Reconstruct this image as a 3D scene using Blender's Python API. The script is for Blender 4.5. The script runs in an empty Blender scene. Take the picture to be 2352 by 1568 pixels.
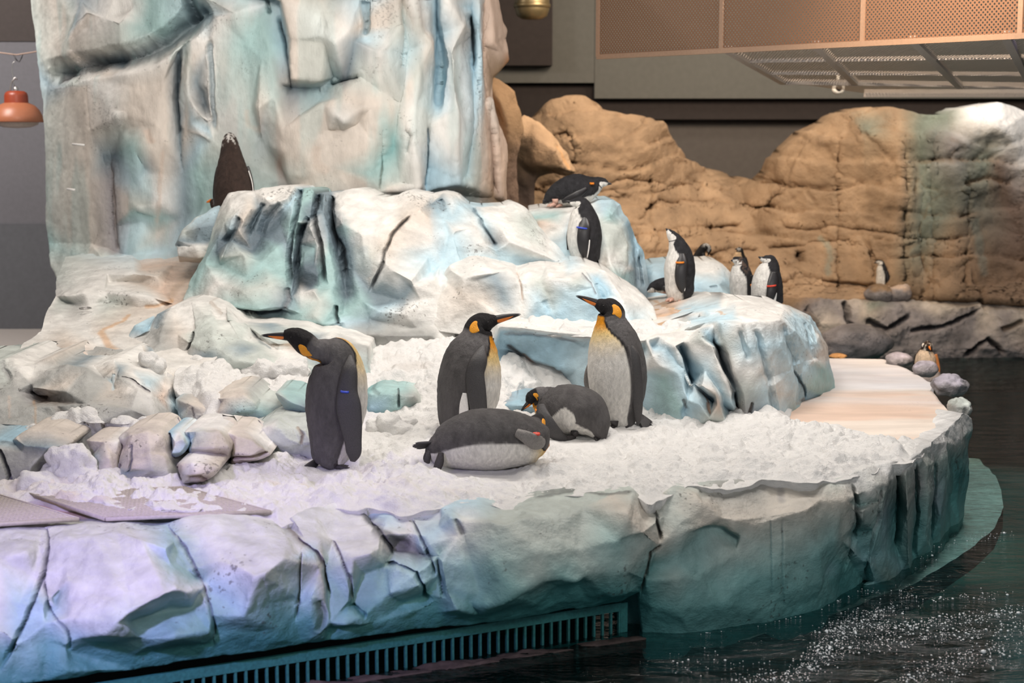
import bpy, math, random
import numpy as np
from mathutils import Vector, Matrix
from mathutils.geometry import delaunay_2d_cdt

# ------------------------------------------------------------------ camera, world, light, exposure
F = 3700.0                       # focal length in pixels of the 2352 px wide frame
CAMZ = 2.0
PITCH = math.atan((784 - 300) / F)
sc = bpy.context.scene
COL = sc.collection
cam_d = bpy.data.cameras.new('camera')
cam = bpy.data.objects.new('camera', cam_d)
COL.objects.link(cam)
cam_d.sensor_width = 36
cam_d.lens = 36 * F / 2352
cam_d.clip_end = 200
cam.location = (0, 0, CAMZ)
cam.rotation_euler = (math.pi / 2 - PITCH, 0, 0)
cam_d.dof.use_dof = True
cam_d.dof.focus_distance = 10.6
cam_d.dof.aperture_fstop = 2.0
sc.camera = cam
sc.view_settings.view_transform = 'Standard'
sc.view_settings.look = 'None'
sc.view_settings.exposure = 0.0
sc.view_settings.gamma = 1.0
sc.view_settings.use_curve_mapping = False
sc.cycles.max_bounces = 6
sc.cycles.diffuse_bounces = 3
sc.cycles.glossy_bounces = 3
sc.cycles.transparent_max_bounces = 8
sc.cycles.caustics_reflective = False
sc.cycles.caustics_refractive = False
sc.cycles.sample_clamp_indirect = 4.0

w = bpy.data.worlds.new('world')
sc.world = w
w.use_nodes = True
w.node_tree.nodes['Background'].inputs[0].default_value = (0.62, 0.66, 0.72, 1)
w.node_tree.nodes['Background'].inputs[1].default_value = 0.40


def area(name, loc, target, size, power, color, sy=None):
    d = bpy.data.lights.new(name, 'AREA')
    d.energy = power
    d.color = color
    d.size = size
    if sy:
        d.shape = 'RECTANGLE'
        d.size_y = sy
    o = bpy.data.objects.new(name, d)
    COL.objects.link(o)
    o.location = loc
    o.rotation_euler = (Vector(target) - Vector(loc)).to_track_quat('-Z', 'Y').to_euler()
    return o


def spot(name, loc, target, ang, power, color, blend=0.6, rad=0.15):
    d = bpy.data.lights.new(name, 'SPOT')
    d.energy = power
    d.color = color
    d.spot_size = math.radians(ang)
    d.spot_blend = blend
    d.shadow_soft_size = rad
    o = bpy.data.objects.new(name, d)
    COL.objects.link(o)
    o.location = loc
    o.rotation_euler = (Vector(target) - Vector(loc)).to_track_quat('-Z', 'Y').to_euler()
    return o


area('ceiling_lamp_island', (0.4, 11.2, 5.2), (0.4, 11.8, 0), 2.0, 150, (1.0, 0.94, 0.88))
area('ceiling_lamp_right', (3.4, 11.4, 5.0), (2.4, 12.0, 0), 1.2, 150, (1.0, 0.95, 0.91))
area('ceiling_lamp_left', (-3.4, 11.0, 5.0), (-2.6, 12.2, 0.5), 1.4, 95, (1.0, 0.91, 0.83))
area('ceiling_lamp_front', (-1.2, 8.6, 5.3), (-1.0, 14.6, 1.8), 1.5, 145, (1.0, 0.93, 0.86))
area('cliff_front_fill', (2.6, 1.8, 4.6), (1.6, 9.0, -0.3), 2.5, 165, (1.0, 0.97, 0.94))  # unseen fill added on the viewer side to brighten the cliff front
spot('violet_spot', (-2.8, 3.8, 2.4), (-1.8, 7.9, -0.35), 38, 1000, (0.60, 0.50, 1.0), 1.0)
spot('violet_spot_rear', (4.6, 12.5, 4.5), (3.2, 13.8, 0.0), 30, 200, (0.66, 0.58, 1.0), 1.0)
area('sandstone_lamp_left', (1.8, 17.2, 4.4), (2.4, 21.0, 0.6), 1.4, 215, (1.0, 0.80, 0.60))
area('sandstone_lamp_right', (5.0, 16.6, 4.4), (5.0, 21.3, 0.4), 1.4, 120, (1.0, 0.82, 0.62))
area('frost_lamp', (7.2, 18.6, 4.4), (6.6, 20.6, 1.8), 0.6, 60, (1.0, 0.97, 0.95))
area('left_wall_fill', (-6.5, 15.5, 4.8), (-6.2, 19.5, 0.8), 1.2, 190, (1.0, 0.93, 0.88))  # added light with no fixture, lifts the left wall
spot('canopy_wash_fill', (2.6, 10.4, 5.3), (3.4, 12.7, 3.15), 44, 2200, (1.0, 0.74, 0.50), 1.0)  # invented warm spot that makes the canopy brighten to the right
area('rear_wall_fill', (3.0, 20.5, 5.3), (3.5, 24.2, 3.0), 1.0, 40, (1.0, 0.93, 0.82))  # added out of view to lift the dim far wall

# ------------------------------------------------------------------ geometry helpers
CP, SP = math.cos(PITCH), math.sin(PITCH)


def at(u, v, D):
    """World point on the line of sight through (u, v) at distance D along the floor."""
    cx = (np.asarray(u, float) - 1176) / F
    cy = (784 - np.asarray(v, float)) / F
    t = np.asarray(D, float) / (CP + cy * SP)
    return np.stack([cx * t, np.asarray(D, float) + 0 * t, CAMZ + t * (-SP + cy * CP)], -1)


def dist_z(v, z):
    """Distance at which the line of sight through row v meets height z."""
    cy = (784 - np.asarray(v, float)) / F
    return (z - CAMZ) / (-SP + cy * CP) * (CP + cy * SP)


def P(u, v, D):
    return Vector(at(u, v, D).tolist())


def smoothstep(a, b, x):
    t = np.clip((x - a) / (b - a), 0, 1)
    return t * t * (3 - 2 * t)


def _hash(ix, iy, iz, seed):
    n = (ix.astype(np.int64) * 73856093) ^ (iy.astype(np.int64) * 19349663) ^ (iz.astype(np.int64) * 83492791) ^ (seed * 2654435761 % 4294967291)
    n = (n ^ (n >> 13)) * 1274126177
    n = n & 0x7fffffff
    n = (n ^ (n >> 16)) * 668265263
    return ((n & 0x7fffffff) >> 7 & 0xffff) / 65535.0


def vnoise(p, seed=0):
    i = np.floor(p)
    f = p - i
    f = f * f * f * (f * (f * 6 - 15) + 10)
    r = 0
    for dx in (0, 1):
        wx = f[:, 0] if dx else 1 - f[:, 0]
        for dy in (0, 1):
            wy = f[:, 1] if dy else 1 - f[:, 1]
            for dz in (0, 1):
                wz = f[:, 2] if dz else 1 - f[:, 2]
                r = r + wx * wy * wz * _hash(i[:, 0] + dx, i[:, 1] + dy, i[:, 2] + dz, seed)
    return r * 2 - 1


def fbm(p, octs=4, seed=0, gain=0.5):
    a, r = 1.0, 0
    q = np.array(p, float)
    for k in range(octs):
        r = r + a * vnoise(q, seed + k * 17)
        q = q * 2.03 + 11.3
        a *= gain
    return r


def facet(p, seed=0, tilt=1.0):
    """Continuous chiselled relief: upper envelope of randomly tilted planes around jittered seeds."""
    i = np.floor(p)
    best = np.full(len(p), -9.0)
    for dx in (-1, 0, 1):
        for dy in (-1, 0, 1):
            for dz in (-1, 0, 1):
                c = i + (dx, dy, dz)
                h = [_hash(c[:, 0], c[:, 1], c[:, 2], seed + k) for k in range(7)]
                s = c + np.stack(h[:3], -1)
                d = p - s
                val = (h[3] - 0.5) * 0.6 + tilt * ((h[4] - .5) * d[:, 0] + (h[5] - .5) * d[:, 1] + (h[6] - .5) * d[:, 2]) - 0.55 * (d * d).sum(-1)
                best = np.maximum(best, val)
    return best


def cells(p, seed=0):
    """F2-F1 of jittered cells, and the id hash of the nearest one."""
    i = np.floor(p)
    f1 = np.full(len(p), 9.0)
    f2 = np.full(len(p), 9.0)
    idv = np.zeros(len(p))
    for dx in (-1, 0, 1):
        for dy in (-1, 0, 1):
            for dz in (-1, 0, 1):
                c = i + (dx, dy, dz)
                h = [_hash(c[:, 0], c[:, 1], c[:, 2], seed + k) for k in range(4)]
                d = np.sqrt((((c + np.stack(h[:3], -1)) - p) ** 2).sum(-1))
                near = d < f1
                f2 = np.where(near, f1, np.minimum(f2, d))
                idv = np.where(near, h[3], idv)
                f1 = np.where(near, d, f1)
    return f2 - f1, idv


PAINT = {
    'w': (0.78, 0.76, 0.72), 'c': (0.66, 0.59, 0.52), 'm': (0.56, 0.60, 0.56), 't': (0.36, 0.53, 0.52),
    'T': (0.16, 0.36, 0.36), 'D': (0.05, 0.20, 0.21), 'b': (0.52, 0.68, 0.75), 'B': (0.36, 0.54, 0.64),
    'g': (0.42, 0.42, 0.40), 's': (0.11, 0.15, 0.18), 'k': (0.03, 0.03, 0.033), 'r': (0.42, 0.18, 0.07),
    'p': (0.66, 0.50, 0.40), 'o': (0.60, 0.33, 0.14), 'S': (0.43, 0.30, 0.195), 'e': (0.30, 0.20, 0.12),
    'n': (0.20, 0.14, 0.11), 'q': (0.30, 0.28, 0.29), 'f': (0.80, 0.80, 0.80), 'G': (0.22, 0.26, 0.22),
    'y': (0.24, 0.31, 0.35), 'l': (0.50, 0.46, 0.52),
}


def refine(V, T, Lfun, maxpass=14):
    for _ in range(maxpass):
        E = np.concatenate([T[:, [0, 1]], T[:, [1, 2]], T[:, [2, 0]]])
        E.sort(axis=1)
        key = E[:, 0].astype(np.int64) * (len(V) + 1) + E[:, 1]
        uk, idx, inv = np.unique(key, return_index=True, return_inverse=True)
        U = E[idx]
        mid = (V[U[:, 0]] + V[U[:, 1]]) * 0.5
        ln = np.linalg.norm(V[U[:, 0], :3] - V[U[:, 1], :3], axis=1)
        mk = ln > Lfun(mid)
        if not mk.any():
            break
        new = np.full(len(U), -1)
        new[mk] = len(V) + np.arange(mk.sum())
        V = np.concatenate([V, mid[mk]])
        m = len(T)
        e = new[inv.reshape(3, m)]
        a, b, c = T[:, 0], T[:, 1], T[:, 2]
        e0, e1, e2 = e
        code = (e0 >= 0) * 1 + (e1 >= 0) * 2 + (e2 >= 0) * 4
        out = [T[code == 0]]

        def add(cd, *tris):
            s = code == cd
            if s.any():
                for t in tris:
                    out.append(np.stack([q[s] for q in t], -1))
        add(1, (a, e0, c), (e0, b, c))
        add(2, (a, b, e1), (a, e1, c))
        add(4, (a, b, e2), (e2, b, c))
        add(3, (a, e0, c), (e0, e1, c), (e0, b, e1))
        add(6, (a, b, e2), (b, e1, e2), (e1, c, e2))
        add(5, (e0, b, c), (e0, c, e2), (a, e0, e2))
        add(7, (a, e0, e2), (e0, b, e1), (e2, e1, c), (e0, e1, e2))
        T = np.concatenate(out)
    return V, T


def edges_of(T):
    E = np.concatenate([T[:, [0, 1]], T[:, [1, 2]], T[:, [2, 0]]])
    Es = np.sort(E, axis=1)
    key = Es[:, 0].astype(np.int64) * (T.max() + 2) + Es[:, 1]
    uk, idx, cnt = np.unique(key, return_index=True, return_counts=True)
    return Es[idx], E[idx[cnt == 1]]


def main_piece(T, n):
    """Keep only the largest connected piece of a triangulation."""
    lab = np.arange(n)
    for _ in range(200):
        m = lab[T].min(1)
        new = lab.copy()
        for i in range(3):
            np.minimum.at(new, T[:, i], m)
        if (new == lab).all():
            break
        lab = new
    c = np.bincount(lab[T[:, 0]])
    return T[lab[T[:, 0]] == c.argmax()]


def smooth(V, T, n, cols=slice(None), lam=0.6):
    U, Bd = edges_of(T)
    isb = np.zeros(len(V), bool)
    isb[Bd.ravel()] = True
    bu = np.sort(Bd, axis=1)
    for _ in range(n):
        A = V[:, cols]
        s = np.zeros_like(A)
        k = np.zeros(len(V))
        np.add.at(s, U[:, 0], A[U[:, 1]])
        np.add.at(s, U[:, 1], A[U[:, 0]])
        np.add.at(k, U.ravel(), 1)
        sb = np.zeros_like(A)
        kb = np.zeros(len(V))
        np.add.at(sb, bu[:, 0], A[bu[:, 1]])
        np.add.at(sb, bu[:, 1], A[bu[:, 0]])
        np.add.at(kb, bu.ravel(), 1)
        avg = np.where(isb[:, None], sb / np.maximum(kb, 1)[:, None], s / np.maximum(k, 1)[:, None])
        V[:, cols] = A + lam * (avg - A)
    return V


def vnormals(V, T):
    a, b, c = V[T[:, 0], :3], V[T[:, 1], :3], V[T[:, 2], :3]
    n = np.cross(b - a, c - a)
    N = np.zeros((len(V), 3))
    for i in range(3):
        np.add.at(N, T[:, i], n)
    return N / np.maximum(np.linalg.norm(N, axis=1), 1e-12)[:, None]


def seg_dist(pu, pv, poly, far=1e9):
    """Distance (and running parameter) from points to a polyline in the plane; only within reach of it."""
    best = np.full(len(pu), 1e9)
    par = np.zeros(len(pu))
    q = np.array([p[:2] for p in poly], float)
    lo, hi = q.min(0) - far, q.max(0) + far
    I = np.nonzero((pu > lo[0]) & (pu < hi[0]) & (pv > lo[1]) & (pv < hi[1]))[0]
    if not len(I):
        return best, par
    x, y = pu[I], pv[I]
    bb, pp = best[I], par[I]
    n = len(poly) - 1
    for i in range(n):
        ax, ay = q[i]
        dx, dy = q[i + 1] - q[i]
        t = np.clip(((x - ax) * dx + (y - ay) * dy) / (dx * dx + dy * dy + 1e-9), 0, 1)
        d = np.hypot(x - ax - t * dx, y - ay - t * dy)
        s = d < bb
        bb = np.where(s, d, bb)
        pp = np.where(s, (i + t) / n, pp)
    best[I], par[I] = bb, pp
    return best, par


def link_mesh(name, V, T, mat, parent=None, rgb=None, shade=True, loc=None):
    me = bpy.data.meshes.new(name)
    V = np.asarray(V, np.float64)
    if isinstance(T, np.ndarray):
        n = len(T)
        me.vertices.add(len(V))
        me.vertices.foreach_set('co', V[:, :3].astype(np.float32).ravel())
        me.loops.add(n * 3)
        me.loops.foreach_set('vertex_index', T.astype(np.int32).ravel())
        me.polygons.add(n)
        me.polygons.foreach_set('loop_start', (np.arange(n) * 3).astype(np.int32))
        me.update(calc_edges=True)
        me.validate()
    else:
        me.from_pydata([tuple(p) for p in V[:, :3]], [], T)
        me.update()
    if shade:
        me.polygons.foreach_set('use_smooth', np.ones(len(me.polygons), bool))
    if rgb is not None and len(rgb) == len(me.vertices):
        at_ = me.attributes.new('paint', 'FLOAT_COLOR', 'POINT')
        c4 = np.ones((len(rgb), 4), np.float32)
        c4[:, :3] = np.clip(rgb, 0.004, 0.95)
        at_.data.foreach_set('color', c4.ravel())
    me.materials.append(mat)
    o = bpy.data.objects.new(name, me)
    COL.objects.link(o)
    if parent is not None:
        o.parent = parent
    if loc is not None:
        o.location = loc
    return o


def tag(o, label=None, cat=None, group=None, kind=None):
    if label:
        o['label'] = label
    if cat:
        o['category'] = cat
    if group:
        o['group'] = group
    if kind:
        o['kind'] = kind
    return o


def empty(name, loc, label=None, cat=None, group=None):
    o = bpy.data.objects.new(name, None)
    o.empty_display_size = 0.1
    COL.objects.link(o)
    o.location = loc
    return tag(o, label, cat, group)


# ------------------------------------------------------------------ materials
def mat_new(name):
    m = bpy.data.materials.new(name)
    m.use_nodes = True
    nt = m.node_tree
    b = nt.nodes['Principled BSDF']
    return m, nt, b


def N_(nt, t, **kw):
    n = nt.nodes.new(t)
    for k, v in kw.items():
        setattr(n, k, v)
    return n


def plain(name, rgb, rough=0.5, metal=0.0, bump=0.0, bscale=60, var=0.08):
    m, nt, b = mat_new(name)
    tc = N_(nt, 'ShaderNodeTexCoord')
    no = N_(nt, 'ShaderNodeTexNoise')
    no.inputs['Scale'].default_value = bscale
    no.inputs['Detail'].default_value = 4
    nt.links.new(tc.outputs['Object'], no.inputs['Vector'])
    hs = N_(nt, 'ShaderNodeMix', data_type='RGBA', blend_type='MULTIPLY')
    mr = N_(nt, 'ShaderNodeMapRange')
    mr.inputs[1].default_value = 0.3
    mr.inputs[2].default_value = 0.7
    mr.inputs[3].default_value = 1 - var
    mr.inputs[4].default_value = 1 + var
    nt.links.new(no.outputs[0], mr.inputs[0])
    hs.inputs[0].default_value = 1
    hs.inputs[6].default_value = (*rgb, 1)
    nt.links.new(mr.outputs[0], hs.inputs[7])
    nt.links.new(hs.outputs[2], b.inputs['Base Color'])
    b.inputs['Roughness'].default_value = rough
    b.inputs['Metallic'].default_value = metal
    if bump:
        bp = N_(nt, 'ShaderNodeBump')
        bp.inputs['Strength'].default_value = bump
        bp.inputs['Distance'].default_value = 0.01
        nt.links.new(no.outputs[0], bp.inputs['Height'])
        nt.links.new(bp.outputs[0], b.inputs['Normal'])
    return m


def painted(name, rough=0.5, bump=0.5, scales=(9, 55), stretch=(1, 1, 1), dirt=0.55, var=0.22, spec=0.4, dist=0.012, dirtcol=(0.05, 0.04, 0.035)):
    """Paint colour from the mesh, broken up by noise, with specks of dirt and a trowelled relief."""
    m, nt, b = mat_new(name)
    L = nt.links.new
    tc = N_(nt, 'ShaderNodeTexCoord')
    mp = N_(nt, 'ShaderNodeMapping')
    mp.inputs['Scale'].default_value = stretch
    L(tc.outputs['Object'], mp.inputs['Vector'])
    at_ = N_(nt, 'ShaderNodeAttribute', attribute_name='paint')
    n1 = N_(nt, 'ShaderNodeTexNoise')
    n1.inputs['Scale'].default_value = scales[0]
    n1.inputs['Detail'].default_value = 6
    n1.inputs['Roughness'].default_value = 0.6
    L(mp.outputs[0], n1.inputs['Vector'])
    n2 = N_(nt, 'ShaderNodeTexNoise')
    n2.inputs['Scale'].default_value = scales[1]
    n2.inputs['Detail'].default_value = 5
    n2.inputs['Roughness'].default_value = 0.65
    L(mp.outputs[0], n2.inputs['Vector'])
    mr = N_(nt, 'ShaderNodeMapRange')
    mr.inputs[1].default_value = 0.3
    mr.inputs[2].default_value = 0.72
    mr.inputs[3].default_value = 1 - var
    mr.inputs[4].default_value = 1 + var * 0.6
    L(n1.outputs[0], mr.inputs[0])
    mx = N_(nt, 'ShaderNodeMix', data_type='RGBA', blend_type='MULTIPLY')
    mx.inputs[0].default_value = 1
    L(at_.outputs['Color'], mx.inputs[6])
    L(mr.outputs[0], mx.inputs[7])
    # dirt specks, gathered in patches
    n3 = N_(nt, 'ShaderNodeTexNoise')
    n3.inputs['Scale'].default_value = 38
    n3.inputs['Detail'].default_value = 3
    L(tc.outputs['Object'], n3.inputs['Vector'])
    n4 = N_(nt, 'ShaderNodeTexNoise')
    n4.inputs['Scale'].default_value = 2.2
    n4.inputs['Detail'].default_value = 3
    L(tc.outputs['Object'], n4.inputs['Vector'])
    ad = N_(nt, 'ShaderNodeMath', operation='MULTIPLY')
    L(n3.outputs[0], ad.inputs[0])
    L(n4.outputs[0], ad.inputs[1])
    md = N_(nt, 'ShaderNodeMapRange')
    md.inputs[1].default_value = 0.385
    md.inputs[2].default_value = 0.44
    md.inputs[3].default_value = 0
    md.inputs[4].default_value = dirt
    L(ad.outputs[0], md.inputs[0])
    m2 = N_(nt, 'ShaderNodeMix', data_type='RGBA')
    L(md.outputs[0], m2.inputs[0])
    L(mx.outputs[2], m2.inputs[6])
    m2.inputs[7].default_value = (*dirtcol, 1)
    L(m2.outputs[2], b.inputs['Base Color'])
    rr = N_(nt, 'ShaderNodeMapRange')
    rr.inputs[3].default_value = rough - 0.15
    rr.inputs[4].default_value = rough + 0.2
    L(n1.outputs[0], rr.inputs[0])
    L(rr.outputs[0], b.inputs['Roughness'])
    b.inputs['Specular IOR Level'].default_value = spec
    sm = N_(nt, 'ShaderNodeMath', operation='MULTIPLY_ADD')
    sm.inputs[1].default_value = 1.6
    L(n1.outputs[0], sm.inputs[0])
    L(n2.outputs[0], sm.inputs[2])
    bp = N_(nt, 'ShaderNodeBump')
    bp.inputs['Strength'].default_value = bump
    bp.inputs['Distance'].default_value = dist
    L(sm.outputs[0], bp.inputs['Height'])
    L(bp.outputs[0], b.inputs['Normal'])
    return m


M_ICE = painted('painted_ice', rough=0.42, bump=0.55, scales=(7, 48), stretch=(1, 1, 1.4), dirt=0.6)
M_TOWER = painted('painted_tower_ice', rough=0.5, bump=0.45, scales=(3.0, 40), stretch=(1.6, 1.6, 0.55), dirt=0.3, var=0.25)
M_SAND = painted('painted_sandstone', rough=0.75, bump=0.6, scales=(2.6, 24), dirt=0.25, var=0.3, spec=0.2, dist=0.03)
M_ROCK = painted('dark_rock', rough=0.6, bump=0.7, scales=(5, 30), dirt=0.5, var=0.4, spec=0.3, dist=0.03)
M_PATH = painted('trodden_floor', rough=0.55, bump=0.35, scales=(2.5, 30), stretch=(0.6, 2.5, 1), dirt=0.15, var=0.12, spec=0.3)
M_SNOW = painted('snow', rough=0.7, bump=0.8, scales=(30, 130), dirt=0.12, var=0.05, spec=0.25, dist=0.012, dirtcol=(0.35, 0.25, 0.1))
M_FEATHER = painted('feathers', rough=0.62, bump=0.9, scales=(34, 150), stretch=(1.5, 1.5, 0.7), dirt=0.0, var=0.24, spec=0.25, dist=0.008)
M_SKIN = plain('flipper_skin', (0.045, 0.042, 0.043), 0.5, bump=0.3, bscale=150, var=0.2)
M_FLIPGREY = plain('flipper_underside', (0.20, 0.185, 0.175), 0.55, bump=0.3, bscale=120, var=0.2)
M_BLACK = plain('beak_black', (0.018, 0.016, 0.017), 0.35, bscale=90)
M_ORANGE = plain('beak_orange', (0.80, 0.22, 0.03), 0.4, bscale=80)
M_EAR = plain('ear_orange', (0.83, 0.34, 0.015), 0.6, bump=0.3, bscale=140)
M_WHITEF = plain('white_feather', (0.78, 0.76, 0.73), 0.6, bscale=120)
M_FOOT = plain('foot_black', (0.035, 0.03, 0.03), 0.55, bump=0.5, bscale=120)
M_PINK = plain('foot_pink', (0.55, 0.33, 0.26), 0.55, bump=0.3, bscale=120)
M_EYE = plain('eye', (0.01, 0.008, 0.008), 0.1)
M_BANDB = plain('band_blue', (0.04, 0.08, 0.55), 0.35)
M_BANDO = plain('band_orange', (0.85, 0.25, 0.02), 0.4)
M_BANDR = plain('band_red', (0.70, 0.06, 0.03), 0.4)


# ------------------------------------------------------------------ reliefs: sculpted masses from facet corners and ridge lines
def relief(name, base, outline, lines=(), cracks=(), L=0.02, sm=3, fac=(0.0, 1), rough=0.006, depth=0.8, mat=M_ICE,
           parent=None, seed=0, fstretch=(1, 1, 1), post=None, colnoise=0.05, shrink=0.0, close=True, drop=0.0, oscale=1.0):
    """base(u, v) -> distance; every corner is (u, v, offset in cm, paint letter)."""
    vid, pts = {}, []

    def idx(p):
        k = (round(p[0], 1), round(p[1], 1))
        if k not in vid:
            vid[k] = len(pts)
            pts.append(p)
        return vid[k]
    loop = [idx(p) for p in outline]
    ed = []
    for ln in lines:
        ids = [idx(p) for p in ln]
        ed += [(a, b) for a, b in zip(ids, ids[1:]) if a != b]
    A = np.array([(p[0], p[1], p[2], *PAINT[p[3]]) for p in pts], float)
    co = [Vector((p[0], p[1])) for p in pts]
    bd = [(loop[i], loop[(i + 1) % len(loop)]) for i in range(len(loop))]
    vo, eo, fo, ov, oe, of = delaunay_2d_cdt(co, bd + ed, [loop], 1, 0.01)
    uv = np.array([(p.x, p.y) for p in vo])
    X = np.zeros((len(uv), 6))
    for i, o in enumerate(ov):
        if o:
            X[i] = A[o[0]]
        else:
            d = np.hypot(A[:, 0] - uv[i, 0], A[:, 1] - uv[i, 1]) + 1e-3
            k = np.argsort(d)[:3]
            X[i] = (A[k] / d[k, None]).sum(0) / (1 / d[k]).sum()
    X[:, :2] = uv
    T = []
    for f in fo:
        for j in range(1, len(f) - 1):
            T.append((f[0], f[j], f[j + 1]))
    T = main_piece(np.array(T), len(uv))
    used = np.unique(T)
    T = np.searchsorted(used, T)
    X = X[used]
    uv = uv[used]
    D = base(X[:, 0], X[:, 1]) + X[:, 2] * oscale / 100
    V = np.concatenate([at(X[:, 0], X[:, 1], D), X[:, :2], X[:, 3:6]], 1)
    n0 = len(V)
    # face the camera
    n = np.cross(V[T[:, 1], :3] - V[T[:, 0], :3], V[T[:, 2], :3] - V[T[:, 0], :3])
    c = V[T, :3].mean(1) - np.array([0, 0, CAMZ])
    fl = (n * c).sum(1) > 0
    T[fl] = T[fl][:, ::-1]
    T0 = T.copy()
    crk = [(cr[0], cr[1], cr[2], cr[3] if len(cr) > 3 else 'k', cr[4] if len(cr) > 4 else 0.75) for cr in cracks]

    def Lf(mid):
        l = np.full(len(mid), L)
        for poly, r, dep, *_ in crk:
            if dep == 0:
                continue
            d, _p = seg_dist(mid[:, 3], mid[:, 4], poly, r * 1.7 + 5)
            l = np.where(d < r * 1.7 + 4, np.minimum(l, max(L * 0.5, r * 0.0009)), l)
        return l
    V, T = refine(V, T, Lf)
    V = smooth(V, T, sm, slice(0, 3))
    V = smooth(V, T, sm + 2, slice(5, 8))
    Nn = vnormals(V, T)
    p = V[:, :3] * np.array(fstretch)
    disp = np.zeros(len(V))
    if fac[0]:
        q = p / fac[1] + 0.25 * np.stack([fbm(p * 1.3, 2, seed + 5), fbm(p * 1.3, 2, seed + 6), fbm(p * 1.3, 2, seed + 7)], -1)
        disp += fac[0] * facet(q, seed)
    disp += rough * fbm(p * 7, 4, seed + 31) + rough * 0.4 * fbm(V[:, :3] * 28, 2, seed + 41)
    V[:, :3] += Nn * disp[:, None]
    wob = fbm(V[:, :3] * 9, 3, seed + 3) * 2.5
    wob2 = fbm(V[:, :3] * 9 + 40, 3, seed + 4) * 2.5
    for poly, r, dep, ch, am in crk:
        d, par = seg_dist(V[:, 3] + wob * min(1, r / 5), V[:, 4] + wob2 * min(1, r / 5), poly, r + 2)
        k = np.clip(1 - d / r, 0, 1) * smoothstep(0, 0.12, par + 0.03) * smoothstep(0, 0.12, 1.03 - par)
        V[:, :3] += np.outer(k * dep, [0, 1, 0.0]) - Nn * 0
        k2 = smoothstep(0.15, 0.8, k) * am
        V[:, 5:8] = V[:, 5:8] * (1 - k2[:, None]) + np.array(PAINT[ch]) * k2[:, None]
    if colnoise:
        V[:, 5:8] *= (1 + colnoise * fbm(V[:, :3] * np.array([3, 3, 1.5]), 3, seed + 60))[:, None]
    if post:
        V = post(V, vnormals(V, T), T)
    # sides and back
    if depth:
        U, Bd = edges_of(T)
        ids = np.unique(Bd)
        mp = np.full(len(V), -1)
        mp[ids] = len(V) + np.arange(len(ids))
        back = V[ids].copy()
        back[:, 1] += depth
        back[:, 2] -= drop
        ce = back[:, :3].mean(0)
        back[:, [0, 2]] += (ce[[0, 2]] - back[:, [0, 2]]) * shrink
        capv = V[:n0].copy()
        capv[:, 1] += depth
        capv[:, 2] -= drop
        capv[:, [0, 2]] += (ce[[0, 2]] - capv[:, [0, 2]]) * shrink
        V = np.concatenate([V, back])
        a, b = Bd[:, 0], Bd[:, 1]
        T = np.concatenate([T, np.stack([b, a, mp[a]], -1), np.stack([b, mp[a], mp[b]], -1)])
        if close:
            back_of = np.where(mp[:n0] >= 0, mp[:n0], len(V) + np.arange(n0))
            V = np.concatenate([V, capv])
            T = np.concatenate([T, back_of[T0[:, ::-1]]])
    return link_mesh(name, V, T, mat, parent, V[:, 5:8])


def blob(name, c, r, seed=0, mat=M_ROCK, paint='q', top=None, L=4, fac=(0.25, 0.7), rough=0.03, parent=None, flat=0.0, rot=0.0):
    """A boulder: a rounded mass chiselled by planes; origin at its centre."""
    import bmesh
    bm = bmesh.new()
    bmesh.ops.create_icosphere(bm, subdivisions=L, radius=1)
    V = np.array([v.co[:] for v in bm.verts])
    T = np.array([[v.index for v in f.verts] for f in bm.faces])
    bm.free()
    rr = np.array(r)
    d = 1 + fac[0] * facet(V / fac[1] + seed * 3.7, seed) + rough * fbm(V * 3, 4, seed)
    W = V * d[:, None]
    cr, sr = math.cos(rot), math.sin(rot)
    W = W * rr
    W = W @ np.array([[cr, 0, sr], [0, 1, 0], [-sr, 0, cr]])
    if flat:
        W[:, 2] = np.maximum(W[:, 2], -flat * rr[2])
    rgb = np.tile(np.array(PAINT[paint]), (len(V), 1))
    if top:
        k = smoothstep(0.1, 0.7, V[:, 2] + 0.35 * fbm(V * 2.5, 3, seed + 9))[:, None]
        rgb = rgb * (1 - k) + np.array(PAINT[top]) * k
    rgb = rgb * (1 + 0.25 * fbm(V * 3, 3, seed + 2))[:, None]
    return link_mesh(name, W, T, mat, parent, rgb, loc=c)


def boxmesh(x0, x1, y0, y1, z0, z1):
    V = [(x0, y0, z0), (x1, y0, z0), (x1, y1, z0), (x0, y1, z0), (x0, y0, z1), (x1, y0, z1), (x1, y1, z1), (x0, y1, z1)]
    Fc = [(0, 3, 2, 1), (4, 5, 6, 7), (0, 1, 5, 4), (1, 2, 6, 5), (2, 3, 7, 6), (3, 0, 4, 7)]
    return V, Fc


def box(name, x0, x1, y0, y1, z0, z1, mat, parent=None):
    V, Fc = boxmesh(x0, x1, y0, y1, z0, z1)
    return link_mesh(name, np.array(V), Fc, mat, parent, shade=False)


def bar(name, a, b, wv, hv, mat, parent=None):
    """A straight bar of rectangular section between two points; wv, hv are half-section vectors."""
    a, b, wv, hv = Vector(a), Vector(b), Vector(wv), Vector(hv)
    V = [p + s * wv + t * hv for p in (a, b) for s, t in ((-1, -1), (1, -1), (1, 1), (-1, 1))]
    Fc = [(0, 1, 2, 3), (7, 6, 5, 4), (0, 4, 5, 1), (1, 5, 6, 2), (2, 6, 7, 3), (3, 7, 4, 0)]
    return link_mesh(name, np.array([v[:] for v in V]), Fc, mat, parent, shade=False)


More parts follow.
